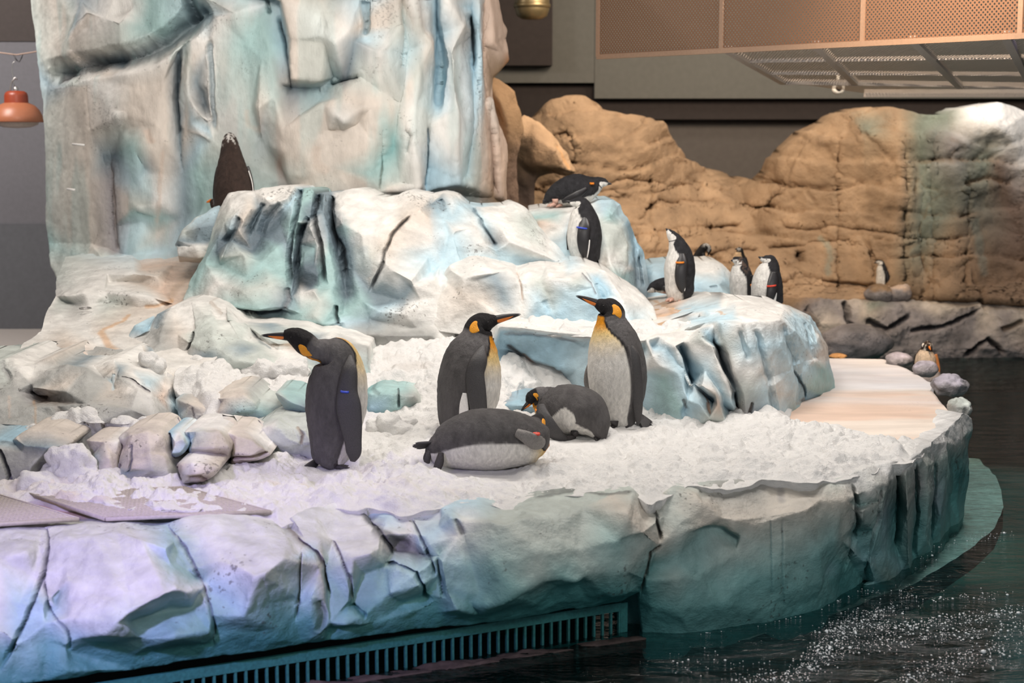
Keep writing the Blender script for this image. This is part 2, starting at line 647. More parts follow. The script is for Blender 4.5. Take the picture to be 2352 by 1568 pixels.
def tube(name, pts, r, mat, parent=None, segs=8):
    pts = [Vector(p) for p in pts]
    V, Fc = [], []
    for i, p in enumerate(pts):
        t = (pts[min(i + 1, len(pts) - 1)] - pts[max(i - 1, 0)]).normalized()
        n = t.cross(Vector((0, 1, 0.01))).normalized()
        bnn = t.cross(n)
        rad = r[i] if isinstance(r, (list, tuple)) else r
        for k in range(segs):
            an = 2 * math.pi * k / segs
            V.append((p + (n * math.cos(an) + bnn * math.sin(an)) * rad)[:])
    for i in range(len(pts) - 1):
        for k in range(segs):
            k2 = (k + 1) % segs
            Fc.append((i * segs + k, i * segs + k2, (i + 1) * segs + k2, (i + 1) * segs + k))
    Fc.append(tuple(range(segs))[::-1])
    Fc.append(tuple((len(pts) - 1) * segs + k for k in range(segs)))
    return link_mesh(name, np.array(V), Fc, mat, parent)


def lathe(name, prof, mat, parent=None, segs=40, loc=None, axis='z'):
    V, Fc = [], []
    for r, z in prof:
        for k in range(segs):
            a = 2 * math.pi * k / segs
            p = (r * math.cos(a), r * math.sin(a), z)
            V.append(p if axis == 'z' else (p[0], p[2], p[1]))
    for i in range(len(prof) - 1):
        for k in range(segs):
            k2 = (k + 1) % segs
            Fc.append((i * segs + k, i * segs + k2, (i + 1) * segs + k2, (i + 1) * segs + k))
    return link_mesh(name, np.array(V), Fc, mat, parent, loc=loc)


# ------------------------------------------------------------------ the room
M_WALL = plain('wall_paint_grey', (0.21, 0.205, 0.225), 0.8, bump=0.1, bscale=20, var=0.05)
M_WALLDARK = plain('wall_paint_slate', (0.15, 0.155, 0.17), 0.8, bump=0.1, bscale=20, var=0.06)
M_WALLSHADE = plain('wall_shade_umber', (0.085, 0.07, 0.066), 0.85, bscale=20, var=0.06)
M_WALLOLIVE = plain('wall_paint_olive', (0.17, 0.165, 0.145), 0.85, bscale=12, var=0.06)
M_UMBER = plain('dark_umber', (0.045, 0.034, 0.03), 0.85, bscale=12, var=0.1)
M_CEIL = plain('ceiling_paint', (0.10, 0.09, 0.085), 0.9, bscale=10, var=0.05)
M_POOL = plain('pool_floor_paint', (0.075, 0.22, 0.235), 0.8, bscale=2.0, var=0.35)


def st(o):
    o['kind'] = 'structure'
    return o


# left wall behind the tower, two paint zones and a dark band painted for the shade at the top
WL = 19.5
zl = lambda v: float(at(40, v, WL)[2])
st(box('wall_left', -14, -3.6, WL, WL + 0.3, zl(514), zl(95), M_WALL))
lo = st(box('trim_1', -14, -3.6, WL - 0.02, WL + 0.3, -2.3, zl(514), M_WALLDARK))
st(box('trim_top_shade', -14, -3.6, WL - 0.02, WL + 0.3, zl(95), 5.6, M_WALLSHADE))
# far wall: bulkhead above, recess below
WB = 24.0
st(box('wall_back', -4.2, 13, WB + 0.6, WB + 0.9, -2.3, 5.6, plain('wall_paint_taupe', (0.15, 0.13, 0.115), .85, bscale=12, var=.06)))
zb = lambda v, D: float(at(1176, v, D)[2])
xb = lambda u, D: float(at(u, 300, D)[0])
st(box('wall_upper', xb(1365, WB), 13, WB, WB + 0.58, zb(226, WB), 5.6, M_WALLOLIVE))
st(box('wall_upper_side', -4.2, xb(1364, WB), WB, WB + 0.58, zb(190, WB), 5.6, M_WALLOLIVE))
st(box('trim_3', -4.2, 13, WB + 0.25, WB + 0.59, zb(274, WB + 0.25), zb(190, WB + .25) - 0.02, M_UMBER))  # dark band below the bulkhead
st(box('wall_right', 13, 13.3, -2, WB + 0.9, -2, 5.6, M_WALLOLIVE))
st(box('wall_left_side', -14.3, -14, 5, WB + 0.9, -2, 5.6, M_WALL))
st(box('ceiling', -14.3, 13.3, 3.5, WB + 0.9, 5.6, 5.8, M_CEIL))
st(box('floor', -14.3, 13.3, -2, WB + 0.9, -2.4, -2.2, M_POOL))

# the dark pilaster left of the mesh canopy
st(box('trim_4', xb(1130, WB - .4), xb(1268, WB - .4), WB - 0.4, WB - 0.02, zb(150, WB - .4), 5.6, M_UMBER))

# ------------------------------------------------------------------ the pool water
m, nt, b = mat_new('pool_water')
L_ = nt.links.new
nt.nodes.remove(b)
out = nt.nodes['Material Output']
tc = N_(nt, 'ShaderNodeTexCoord')
mp = N_(nt, 'ShaderNodeMapping')
mp.inputs['Scale'].default_value = (0.8, 2.0, 1)
L_(tc.outputs['Object'], mp.inputs['Vector'])
n1 = N_(nt, 'ShaderNodeTexNoise')
n1.inputs['Scale'].default_value = 3.2
n1.inputs['Detail'].default_value = 5
n1.inputs['Roughness'].default_value = 0.62
n1.inputs['Distortion'].default_value = 0.6
L_(mp.outputs[0], n1.inputs['Vector'])
n2 = N_(nt, 'ShaderNodeTexNoise')
n2.inputs['Scale'].default_value = 22
n2.inputs['Detail'].default_value = 3
L_(mp.outputs[0], n2.inputs['Vector'])
mm = N_(nt, 'ShaderNodeMath', operation='MULTIPLY_ADD')
mm.inputs[1].default_value = 0.16
L_(n2.outputs[0], mm.inputs[0])
L_(n1.outputs[0], mm.inputs[2])
bp = N_(nt, 'ShaderNodeBump')
bp.inputs['Strength'].default_value = 1.0
bp.inputs['Distance'].default_value = 0.04
L_(mm.outputs[0], bp.inputs['Height'])
gl = N_(nt, 'ShaderNodeBsdfGlossy')
gl.inputs['Roughness'].default_value = 0.10
L_(bp.outputs[0], gl.inputs['Normal'])
tr = N_(nt, 'ShaderNodeBsdfTransparent')
tr.inputs['Color'].default_value = (0.52, 0.74, 0.74, 1)
fr = N_(nt, 'ShaderNodeFresnel')
fr.inputs['IOR'].default_value = 1.33
L_(bp.outputs[0], fr.inputs['Normal'])
ms = N_(nt, 'ShaderNodeMixShader')
L_(fr.outputs[0], ms.inputs[0])
L_(tr.outputs[0], ms.inputs[1])
L_(gl.outputs[0], ms.inputs[2])
L_(ms.outputs[0], out.inputs['Surface'])
M_WATER = m
WZ = -0.75
wv = [(-14, 3.0, WZ), (13, 3.0, WZ), (13, 23.9, WZ), (-14, 23.9, WZ)]
wo = link_mesh('pool_water', np.array(wv), [(0, 1, 2, 3)], M_WATER, shade=False)
tag(wo, kind='structure')
st(box('pool_wall', -14, 13, 20.75, 21.0, -2.3, -0.72, M_POOL))

# ------------------------------------------------------------------ the island: its front cliff
def curve(tab):
    a = np.array(tab, float)
    return lambda u: np.interp(u, a[:, 0], a[:, 1])


cl_vt = curve([(-520, 1247), (-120, 1220), (0, 1212), (380, 1207), (655, 1198), (765, 1158), (1010, 1165), (1170, 1160), (1330, 1129), (1488, 1146), (1600, 1114), (1785, 1092), (1918, 1098), (2048, 1059), (2112, 1043), (2169, 990), (2232, 948)])
cl_dt = lambda u: dist_z(cl_vt(u), -0.004) - 0.02
cl_vb = curve([(-520, 1652), (-120, 1590), (0, 1572), (493, 1508), (1107, 1430), (1427, 1380), (1475, 1460), (1700, 1440), (1874, 1399), (1979, 1345), (2080, 1326), (2157, 1250), (2211, 1198), (2232, 1180)])
cl_db = curve([(-520, 6.55), (-120, 7.0), (0, 7.12), (493, 7.5), (750, 7.75), (1107, 8.15), (1427, 8.52), (1481, 8.62), (1700, 8.85), (1874, 9.15), (1979, 9.6), (2080, 9.95), (2157, 10.7), (2211, 11.4), (2232, 11.6)])


def cl_base(u, v):
    s = (v - cl_vt(u)) / (cl_vb(u) - cl_vt(u))
    return cl_dt(u) + (cl_db(u) - cl_dt(u)) * s - 0.10 * np.sin(np.pi * np.clip(s, 0, 1))


cl_out = [(-515, 1248, 0, 'w'), (-300, 1232, 0, 'w'), (-110, 1220, 0, 'w'), (0, 1212, 0, 'w'), (95, 1211, 2, 'w'), (140, 1206, 0, 'w'), (200, 1204, 0, 'w'), (275, 1205, 2, 'w'), (380, 1207, 4, 'b'), (425, 1194, 0, 'w'), (500, 1186, 2, 'w'), (565, 1186, 2, 'w'), (630, 1196, 4, 'w'), (655, 1202, 8, 'g'), (668, 1184, 2, 'w'), (720, 1168, 0, 'w'), (765, 1157, 0, 'w'), (812, 1160, 2, 'w'), (835, 1172, 6, 'b'), (900, 1166, 6, 'b'), (960, 1164, 5, 'w'), (1010, 1166, 4, 'w'), (1042, 1155, 0, 'b'), (1090, 1152, 0, 'b'), (1168, 1163, 4, 'm'), (1198, 1150, 2, 'm'), (1233, 1136, 0, 'm'), (1328, 1129, 0, 'm'), (1400, 1128, 0, 'm'), (1454, 1127, 1, 'm'), (1488, 1150, 10, 'c'), (1515, 1137, 3, 'c'), (1541, 1124, 0, 'm'), (1602, 1114, 0, 'm'), (1659, 1106, 0, 'g'), (1724, 1098, 0, 'g'), (1785, 1092, 0, 'c'), (1865, 1100, 2, 'c'), (1918, 1099, 2, 'm'), (1945, 1090, 0, 'w'), (1979, 1075, 0, 'w'), (2012, 1068, 2, 'w'), (2048, 1059, 0, 'w'), (2088, 1057, 0, 'w'), (2112, 1042, 0, 'w'), (2140, 1015, 0, 'w'), (2169, 990, 0, 'w'), (2190, 968, 0, 'w'), (2217, 948, 0, 'w'), (2229, 960, 0, 'm'),
          (2232, 985, 0, 't'), (2227, 1005, 6, 'T'), (2226, 1022, 4, 't'), (2229, 1060, 4, 't'), (2228, 1092, 4, 'T'), (2215, 1133, 4, 'T'), (2211, 1198, 0, 't'), (2214, 1240, 0, 'T'),
          (2157, 1295, 0, 'T'), (2100, 1335, 0, 'T'), (2080, 1372, 0, 'T'), (1979, 1395, 0, 'T'), (1942, 1420, 0, 'T'), (1874, 1450, 0, 'T'), (1789, 1475, 0, 'T'), (1700, 1492, 0, 'T'), (1582, 1510, 0, 'T'), (1478, 1514, 0, 'T'), (1473, 1460, 2, 'T'), (1471, 1400, 4, 'D'), (1470, 1357, -2, 'D'), (1427, 1380, 0, 'D'), (1340, 1394, 0, 'D'), (1253, 1407, 0, 'D'), (1107, 1430, 0, 'D'), (954, 1444, 0, 'D'), (750, 1470, 0, 'D'), (697, 1478, 0, 'D'), (493, 1508, 0, 'D'), (306, 1538, 0, 'D'), (102, 1563, 0, 'D'), (0, 1575, 0, 'D'), (-110, 1592, 0, 'D'), (-515, 1652, 0, 'D')]
cl_lines = [
    # far left block
    [(-515, 1330, -10, 'w'), (-300, 1310, -14, 'w'), (-110, 1290, -12, 'w'), (0, 1288, -12, 'w'), (60, 1270, -12, 'w'), (90, 1262, -6, 'w')],
    [(-515, 1510, -8, 't'), (-300, 1480, -8, 'b'), (-110, 1450, -8, 'w'), (0, 1445, -8, 'w'), (40, 1390, -6, 'b'), (75, 1320, -4, 'w')],
    [(0, 1445, -8, 'w'), (15, 1500, -2, 'T'), (0, 1545, -2, 'T')],
    # sliver between cracks
    [(70, 1360, -6, 'b'), (100, 1385, -9, 'b'), (105, 1430, -10, 'b'), (40, 1480, -8, 'b'), (25, 1500, -6, 't')],
    [(105, 1430, -10, 'b'), (150, 1480, -8, 't'), (157, 1540, -4, 'T')],
    [(45, 1490, -6, 't'), (75, 1476, -7, 't'), (110, 1472, -6, 'T'), (155, 1490, -5, 'T')],
    # block B: bright top facet, front facet, undercut
    [(140, 1206, 0, 'w'), (165, 1244, -12, 'w'), (150, 1300, -10, 'w'), (118, 1370, -6, 'w'), (112, 1400, -4, 'b')],
    [(165, 1244, -12, 'w'), (215, 1232, -13, 'w'), (270, 1222, -12, 'w'), (325, 1240, -17, 'w'), (382, 1259, -18, 'b'), (400, 1245, -8, 't')],
    [(275, 1205, 2, 'w'), (270, 1222, -12, 'w')],
    [(382, 1259, -18, 'b'), (395, 1300, -14, 't'), (440, 1330, -8, 't')],
    [(390, 1280, -10, 'b'), (430, 1310, -4, 't'), (460, 1330, -2, 't')],
    [(125, 1395, -6, 'b'), (160, 1420, -14, 'w'), (180, 1466, -12, 'b'), (245, 1455, -20, 'w'), (268, 1430, -24, 'w'), (300, 1404, -24, 'w'), (380, 1362, -26, 'w'), (405, 1353, -24, 'w'), (430, 1360, -20, 'w'), (466, 1352, -10, 'w')],
    [(125, 1372, -4, 't'), (165, 1342, -12, 'w'), (155, 1335, -12, 'w')],
    [(180, 1466, -12, 'b'), (240, 1470, -8, 'T'), (330, 1466, -12, 'b'), (400, 1463, -14, 'b'), (480, 1450, -10, 't')],
    [(268, 1430, -24, 'w'), (300, 1425, -8, 't'), (380, 1400, -8, 't'), (440, 1395, -6, 't')],
    [(170, 1500, -3, 'T'), (300, 1505, -4, 'D'), (480, 1478, -4, 'D')],
    # block D
    [(425, 1194, 0, 'w'), (470, 1232, -6, 'w'), (505, 1290, -14, 'w'), (560, 1308, -20, 'w'), (582, 1320, -24, 'w'), (604, 1320, -24, 'w'), (650, 1285, -20, 'w'), (692, 1262, -12, 'w')],
    [(565, 1186, 2, 'w'), (600, 1212, -6, 'w'), (660, 1232, -10, 'w'), (692, 1262, -12, 'w')],
    [(500, 1186, 2, 'w'), (520, 1240, -10, 'w'), (505, 1290, -14, 'w')],
    [(505, 1290, -14, 'w'), (480, 1340, -8, 'b'), (486, 1412, -10, 't'), (560, 1415, -14, 'b'), (600, 1320, -24, 'w')],
    [(560, 1415, -14, 'b'), (620, 1380, -10, 't'), (675, 1395, -6, 't')],
    [(486, 1412, -10, 't'), (490, 1440, -6, 'T'), (560, 1450, -6, 'T'), (640, 1445, -5, 'T'), (670, 1430, -4, 'T')],
    [(500, 1480, -3, 'D'), (640, 1465, -3, 'D')],
    # sliver between the cracks at 690 and 740
    [(692, 1262, -6, 'b'), (715, 1275, -14, 'b'), (735, 1300, -14, 'c'), (748, 1370, -12, 'c'), (735, 1455, -6, 'q')],
    [(688, 1375, -6, 'b'), (715, 1376, -12, 'b'), (748, 1370, -12, 'c')],
    [(680, 1430, -4, 'T'), (715, 1425, -8, 'T'), (735, 1455, -6, 'q')],
    # block F
    [(668, 1184, 2, 'w'), (700, 1235, -10, 'w'), (735, 1240, -14, 'w'), (765, 1240, -12, 'w'), (810, 1281, -20, 'w'), (850, 1272, -22, 'w'), (870, 1260, -18, 'w'), (872, 1236, -14, 'w'), (812, 1160, 2, 'w')],
    [(735, 1240, -14, 'w'), (745, 1320, -10, 't'), (795, 1345, -12, 'b'), (800, 1380, -10, 't'), (810, 1281, -20, 'w')],
    [(745, 1320, -10, 't'), (760, 1430, -8, 'b'), (790, 1435, -10, 'b'), (800, 1390, -8, 'T')],
    [(870, 1260, -18, 'w'), (885, 1300, -10, 't'), (890, 1365, -12, 't'), (840, 1412, -8, 'T'), (805, 1388, -6, 'D')],
    [(850, 1272, -22, 'w'), (830, 1320, -8, 't'), (815, 1375, -6, 't')],
    # dark recess and arch
    [(845, 1195, 4, 'g'), (872, 1236, -8, 'g'), (900, 1262, 0, 'q'), (960, 1270, 0, 'q'), (940, 1225, -6, 'w'), (890, 1190, -4, 'b')],
    [(885, 1300, -10, 't'), (910, 1296, -14, 'b'), (955, 1318, -14, 'b'), (968, 1345, -14, 'b'), (895, 1364, -14, 'b')],
    [(895, 1364, -14, 'b'), (930, 1385, -4, 'T'), (975, 1375, -4, 'T'), (985, 1365, -6, 'T')],
    [(760, 1440, -3, 'D'), (860, 1430, -5, 'T'), (960, 1400, -6, 'T'), (1000, 1380, -6, 'T')],
    # slanting slabs to the right of the arch
    [(940, 1172, 2, 'w'), (975, 1230, -8, 'b'), (990, 1250, -10, 'b'), (978, 1262, -8, 'b'), (960, 1250, -4, 'b')],
    [(960, 1164, 5, 'w'), (1010, 1215, -6, 'b'), (1050, 1232, -8, 'w'), (1068, 1195, -10, 'w')],
    [(990, 1250, -10, 'b'), (1015, 1290, -12, 'b'), (1025, 1350, -10, 'b'), (1050, 1400, -12, 'b'), (1020, 1392, -6, 't'), (985, 1365, -8, 't')],
    [(1008, 1275, -6, 't'), (1010, 1320, -6, 'b'), (1020, 1375, -8, 'b')],
    [(1068, 1230, -8, 'm'), (1085, 1300, -8, 't'), (1105, 1360, -10, 't'), (1115, 1392, -14, 't')],
    [(1050, 1400, -12, 'b'), (1080, 1385, -8, 't'), (1115, 1392, -14, 't')],
    # the long block G: bright brow, broad front, undercut
    [(1014, 1167, -2, 'b'), (1035, 1190, -12, 'b'), (1068, 1195, -14, 'b'), (1130, 1196, -14, 'm'), (1160, 1203, -16, 'm'), (1200, 1190, -15, 'm'), (1265, 1188, -16, 'm'), (1300, 1190, -16, 'm'), (1340, 1168, -13, 'm'), (1400, 1134, -4, 'm')],
    [(1168, 1163, 4, 'm'), (1200, 1190, -15, 'm')],
    [(1115, 1392, -16, 't'), (1150, 1385, -18, 't'), (1182, 1368, -20, 't'), (1240, 1332, -20, 'm'), (1290, 1328, -20, 't'), (1325, 1337, -22, 't'), (1345, 1320, -20, 'm'), (1390, 1312, -18, 'm'), (1440, 1312, -16, 'm'), (1480, 1330, -8, 'T')],
    [(1140, 1300, -16, 't'), (1240, 1270, -20, 'm'), (1330, 1260, -19, 'm'), (1420, 1240, -17, 't'), (1500, 1240, -10, 'm')],
    [(1182, 1368, -12, 'T'), (1230, 1378, -10, 'T'), (1280, 1345, -12, 'T'), (1330, 1338, -12, 'T'), (1380, 1356, -12, 'T'), (1405, 1368, -12, 'T'), (1440, 1366, -12, 'T')],
    [(1010, 1410, -4, 'D'), (1110, 1412, -5, 'D'), (1240, 1390, -6, 'D'), (1350, 1375, -5, 'D'), (1400, 1376, -5, 'D')],
    [(1400, 1140, -6, 'c'), (1440, 1180, -16, 'c'), (1480, 1220, -14, 'c'), (1512, 1250, -8, 'c')],
    # block I right of the big crack
    [(1515, 1137, 3, 'c'), (1530, 1180, -4, 'm'), (1560, 1205, -12, 'm'), (1573, 1222, -14, 'm'), (1618, 1209, -14, 'c'), (1660, 1209, -12, 'c'), (1683, 1224, -14, 'c'), (1700, 1230, -14, 'm'), (1730, 1205, -16, 'c'), (1795, 1188, -18, 'c'), (1850, 1175, -17, 'c'), (1880, 1150, -12, 'c'), (1918, 1099, 2, 'm')],
    [(1541, 1124, 0, 'm'), (1600, 1140, -12, 'c'), (1619, 1160, -14, 'c'), (1659, 1188, -16, 'c'), (1683, 1194, -17, 'c'), (1760, 1185, -16, 'c'), (1850, 1172, -17, 'c')],
    [(1602, 1114, 0, 'm'), (1619, 1160, -14, 'c')],
    [(1573, 1222, -14, 'm'), (1560, 1280, -10, 't'), (1552, 1330, -12, 'm'), (1600, 1330, -14, 't'), (1640, 1345, -12, 't'), (1690, 1270, -12, 'm'), (1700, 1230, -14, 'm')],
    [(1618, 1212, -10, 't'), (1660, 1212, -8, 't'), (1695, 1232, -8, 't')],
    [(1500, 1300, -4, 'T'), (1552, 1330, -12, 'm'), (1560, 1400, -12, 't'), (1580, 1456, -8, 't')],
    [(1500, 1400, -4, 'T'), (1560, 1400, -12, 't'), (1650, 1385, -14, 't'), (1740, 1330, -14, 't'), (1800, 1290, -15, 'm'), (1880, 1270, -14, 't'), (1910, 1240, -12, 't')],
    [(1700, 1440, -6, 't'), (1740, 1400, -12, 't'), (1820, 1350, -14, 't'), (1885, 1330, -13, 't'), (1900, 1290, -10, 't')],
    [(1740, 1330, -14, 't'), (1745, 1400, -12, 't')],
    # cove and buttress near 1950
    [(1905, 1305, -6, 'b'), (1930, 1295, -2, 'T'), (1960, 1302, 4, 'T'), (1985, 1335, 6, 'T')],
    [(1885, 1330, -13, 'b'), (1930, 1335, 0, 'D'), (1980, 1340, 4, 'T')],
    # narrow slabs up the turning edge: each ridge stands out, each groove falls back
    [(1918, 1099, 2, 'm'), (1940, 1150, -12, 'c'), (1970, 1180, -14, 'g'), (1935, 1240, -12, 'm'), (1915, 1280, -8, 't')],
    [(1945, 1090, 0, 'w'), (1985, 1130, -12, 'w'), (1995, 1140, -13, 'w'), (1975, 1160, -6, 't'), (1960, 1215, 0, 'T'), (1985, 1290, -4, 'b'), (1985, 1345, -4, 't')],
    [(1979, 1075, 0, 'w'), (2012, 1115, -12, 'w'), (2025, 1150, -12, 'm'), (2010, 1220, -10, 't'), (1995, 1290, -10, 'b'), (2010, 1335, -8, 'b')],
    [(2012, 1068, 2, 'w'), (2040, 1110, -12, 'g'), (2035, 1180, -6, 'y'), (2030, 1270, -8, 'b'), (2040, 1330, -10, 'p')],
    [(2048, 1059, 0, 'w'), (2062, 1090, 4, 'g'), (2065, 1170, 8, 'D'), (2060, 1260, 6, 'T'), (2075, 1310, 0, 'b')],
    [(2088, 1057, 0, 'w'), (2080, 1090, -8, 'm'), (2085, 1170, -10, 'g'), (2088, 1290, -10, 'g')],
    [(2098, 1060, 2, 'g'), (2110, 1110, 4, 'q'), (2105, 1200, 8, 'D'), (2100, 1280, 4, 'T')],
    [(2112, 1042, 0, 'w'), (2130, 1070, -10, 'm'), (2132, 1130, -12, 'm'), (2125, 1240, -10, 't')],
    [(2140, 1015, 0, 'w'), (2148, 1060, 2, 'm'), (2146, 1130, 6, 'y'), (2140, 1240, 4, 'T')],
    [(2150, 1020, -4, 'm'), (2170, 1015, -10, 'm'), (2172, 1080, -12, 't'), (2160, 1180, -12, 'y'), (2160, 1245, -8, 't')],
    [(2169, 990, 0, 'w'), (2190, 1020, -4, 'w'), (2186, 1060, 4, 'T'), (2185, 1150, 4, 'T'), (2180, 1225, 2, 'T')],
    [(2190, 968, 0, 'w'), (2205, 1010, -8, 'w'), (2215, 1060, -8, 'T'), (2205, 1090, -8, 'D'), (2200, 1160, -8, 'T'), (2198, 1215, -6, 't')],
]
cl_cr = [
    ([(102, 1212), (108, 1262), (97, 1325), (75, 1375), (40, 1450), (5, 1530)], 7, 0.09),
    ([(97, 1325), (108, 1395), (125, 1420), (150, 1450), (158, 1490)], 5, 0.06),
    ([(380, 1205), (425, 1262), (452, 1315), (466, 1350), (482, 1400), (490, 1440), (486, 1480)], 6, 0.05, 'q', 0.6),
    ([(648, 1198), (690, 1248), (725, 1275), (742, 1310), (757, 1370)], 7, 0.07, 'n', 0.7),
    ([(692, 1266), (690, 1320), (686, 1370), (680, 1420)], 4, 0.05, 'n', 0.8),
    ([(730, 1380), (742, 1410), (735, 1455)], 13, 0.04, 'n', 0.6),
    ([(765, 1238), (780, 1275), (802, 1330), (806, 1385)], 5, 0.05, 'n', 0.7),
    ([(812, 1162), (838, 1190), (862, 1218), (890, 1255), (905, 1280)], 8, 0.06, 'k', 0.8),
    ([(855, 1215), (890, 1235), (940, 1258)], 22, 0.05, 'k', 0.65),
    ([(885, 1300), (910, 1296), (955, 1318), (972, 1350), (978, 1375)], 7, 0.08, 'k', 0.8),
    ([(945, 1195), (985, 1270), (1000, 1320)], 5, 0.05, 'k', 0.6),
    ([(1005, 1285), (1012, 1330), (1018, 1370)], 5, 0.05, 'n', 0.6),
    ([(805, 1390), (825, 1410), (840, 1418)], 10, 0.05, 'D', 0.7),
    ([(1045, 1190), (1058, 1215), (1062, 1232)], 8, 0.03, 'k', 0.6),
    ([(1488, 1146), (1512, 1185), (1518, 1245)], 5, 0.08, 'k', 0.8),
    ([(1518, 1252), (1496, 1270), (1486, 1320), (1474, 1360)], 4, 0.07, 'n', 0.8),
    ([(1220, 1140), (1330, 1131), (1400, 1134), (1455, 1130)], 6, 0.02, 'k', 0.6),
    ([(1730, 1110), (1790, 1112), (1800, 1160)], 16, 0.02, 'q', 0.5),
    ([(1772, 1190), (1772, 1290), (1770, 1370)], 2.5, 0.01, 's', 0.6),
    ([(1797, 1188), (1796, 1280), (1800, 1400)], 2.5, 0.01, 's', 0.5),
    ([(1960, 1110), (1972, 1180), (1955, 1270), (1935, 1310)], 7, 0.08, 'k', 0.5),
    ([(2025, 1120), (2020, 1190), (2000, 1260), (1990, 1330)], 6, 0.06, 'q', 0.6),
    ([(2063, 1085), (2068, 1170), (2062, 1260)], 7, 0.10, 'D', 0.7),
    ([(2104, 1065), (2108, 1180), (2100, 1280)], 6, 0.10, 'D', 0.6),
    ([(2148, 1060), (2145, 1150), (2138, 1240)], 5, 0.07, 'T', 0.6),
]
def cl_post(V, Nn, T):
    # the coat of paint goes from white at the rim to deep teal at the waterline
    s = (V[:, 4] - cl_vt(V[:, 3])) / (cl_vb(V[:, 3]) - cl_vt(V[:, 3])) + 0.16 * fbm(V[:, :3] * 2.6, 3, 44)
    k = smoothstep(0.30, 0.95, s) * (0.42 + 0.16 * smoothstep(600, 1000, V[:, 3]))
    tl = np.array([0.17, 0.47, 0.47])
    V[:, 5:8] = V[:, 5:8] * (1 - k[:, None]) + tl * k[:, None]
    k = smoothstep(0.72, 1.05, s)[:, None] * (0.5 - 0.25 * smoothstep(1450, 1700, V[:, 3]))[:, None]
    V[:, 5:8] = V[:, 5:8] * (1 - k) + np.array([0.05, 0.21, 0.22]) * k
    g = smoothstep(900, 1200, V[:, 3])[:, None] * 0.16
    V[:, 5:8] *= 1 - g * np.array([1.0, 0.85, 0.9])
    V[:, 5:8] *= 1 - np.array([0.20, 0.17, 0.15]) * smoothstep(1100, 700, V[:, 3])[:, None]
    k = (smoothstep(0.16, 0.02, s) * smoothstep(1880, 2050, V[:, 3]))[:, None]
    V[:, 5:8] = V[:, 5:8] * (1 - k) + np.array([0.80, 0.79, 0.77]) * k
    return V


cliff = relief('island_cliff', cl_base, cl_out, cl_lines, cl_cr, L=0.022, sm=2, fac=(0.026, 0.16), rough=0.006, oscale=1.5, depth=0.9, seed=3, shrink=0.02, post=cl_post, drop=0.10)
tag(cliff, 'teal and white painted rock cliff forming the front edge of the penguin island', 'rock')

# ------------------------------------------------------------------ island floor under the snow (trodden, cream)
gr_pts = [(-540, 1262), (-200, 1240), (0, 1216), (380, 1212), (655, 1203), (765, 1166), (1010, 1172), (1330, 1136), (1488, 1152), (1600, 1122), (1785, 1100), (1918, 1104), (2048, 1066), (2112, 1048), (2150, 1012), (2185, 975), (2200, 950), (2182, 928), (2153, 897), (2145, 880), (2090, 852), (2060, 838), (2030, 826), (1895, 822)]
G = [at(u, v, dist_z(v, -0.03)) for u, v in gr_pts]
G = [p + np.array((-0.05 * smoothstep(1900, 2150, u), 0.18 * smoothstep(2200, 1900, u), 0)) if v > 885 else p for p, (u, v) in zip(G, gr_pts)]
G += [np.array((1.6, 15.2, -0.03)), np.array((-6, 15.2, -0.03)), np.array((-6, 8.0, -0.03))]
def ground_mesh():
    v2 = [Vector((p[0], p[1])) for p in G]
    n = len(v2)
    vo, eo, fo, *_ = delaunay_2d_cdt(v2, [(i, (i + 1) % n) for i in range(n)], [list(range(n))], 1, 1e-4)
    V = np.array([(p.x, p.y, -0.03, 0, 0) for p in vo])
    T = np.array([f for f in fo])
    V, T = refine(V, T, lambda mid: np.where((mid[:, 0] > 1.4) | (mid[:, 1] < 9.6), 0.05, 0.3))
    V[:, 2] += 0.012 * fbm(V[:, :3] * np.array([1.2, 3, 1]), 3, 5)
    k = smoothstep(-0.25, 0.6, fbm(V[:, :3] * np.array([0.8, 2.2, 1]), 4, 8))[:, None]
    far = smoothstep(11.8, 13.4, V[:, 1] + 0.5 * fbm(V[:, :3] * np.array([0.6, 2.5, 1]), 3, 9))[:, None]
    c = np.array([0.80, 0.70, 0.61]) * (1 - k) + np.array([0.74, 0.55, 0.44]) * k
    c = c * (1 - far) + np.array([0.80, 0.77, 0.77]) * far
    q = V[:, :3] - np.array([0, 0, CAMZ])
    dp = q[:, 1] * CP - q[:, 2] * SP
    pu, pv = 1176 + F * q[:, 0] / dp, 784 - F * (q[:, 2] * CP + q[:, 1] * SP) / dp
    under = np.maximum(smoothstep(1005, 1030, pv), smoothstep(1800, 1760, pu)) * np.maximum(smoothstep(640, 680, pu), smoothstep(1140, 1120, pv)) * smoothstep(2130, 2090, pu)
    V[:, 2] -= 0.06 * under
    nb = len(V)
    lowr = V.copy()
    lowr[:, 2] = -0.35
    U, Bd = edges_of(T)
    a, b = Bd[:, 0], Bd[:, 1]
    V2 = np.concatenate([V, lowr])
    T2 = np.concatenate([T, np.stack([b, a, a + nb], -1), np.stack([b, a + nb, b + nb], -1)])
    return V2, T2, np.concatenate([c, c])
gv, gt, gc = ground_mesh()
path = link_mesh('island_floor', gv, gt, M_PATH, None, gc)
tag(path, 'trodden pinkish cream floor path curving round the right end of the island', 'path')
path['kind'] = 'structure'

# ------------------------------------------------------------------ the ice tower
def tw_base(u, v):
    e = (u - 620) / 520.0
    return 14.55 + 0.9 * np.abs(e) ** 3.2 - 0.5 * smoothstep(540, 700, v) * smoothstep(560, 300, u) + 0.25 * smoothstep(380, 0, v)


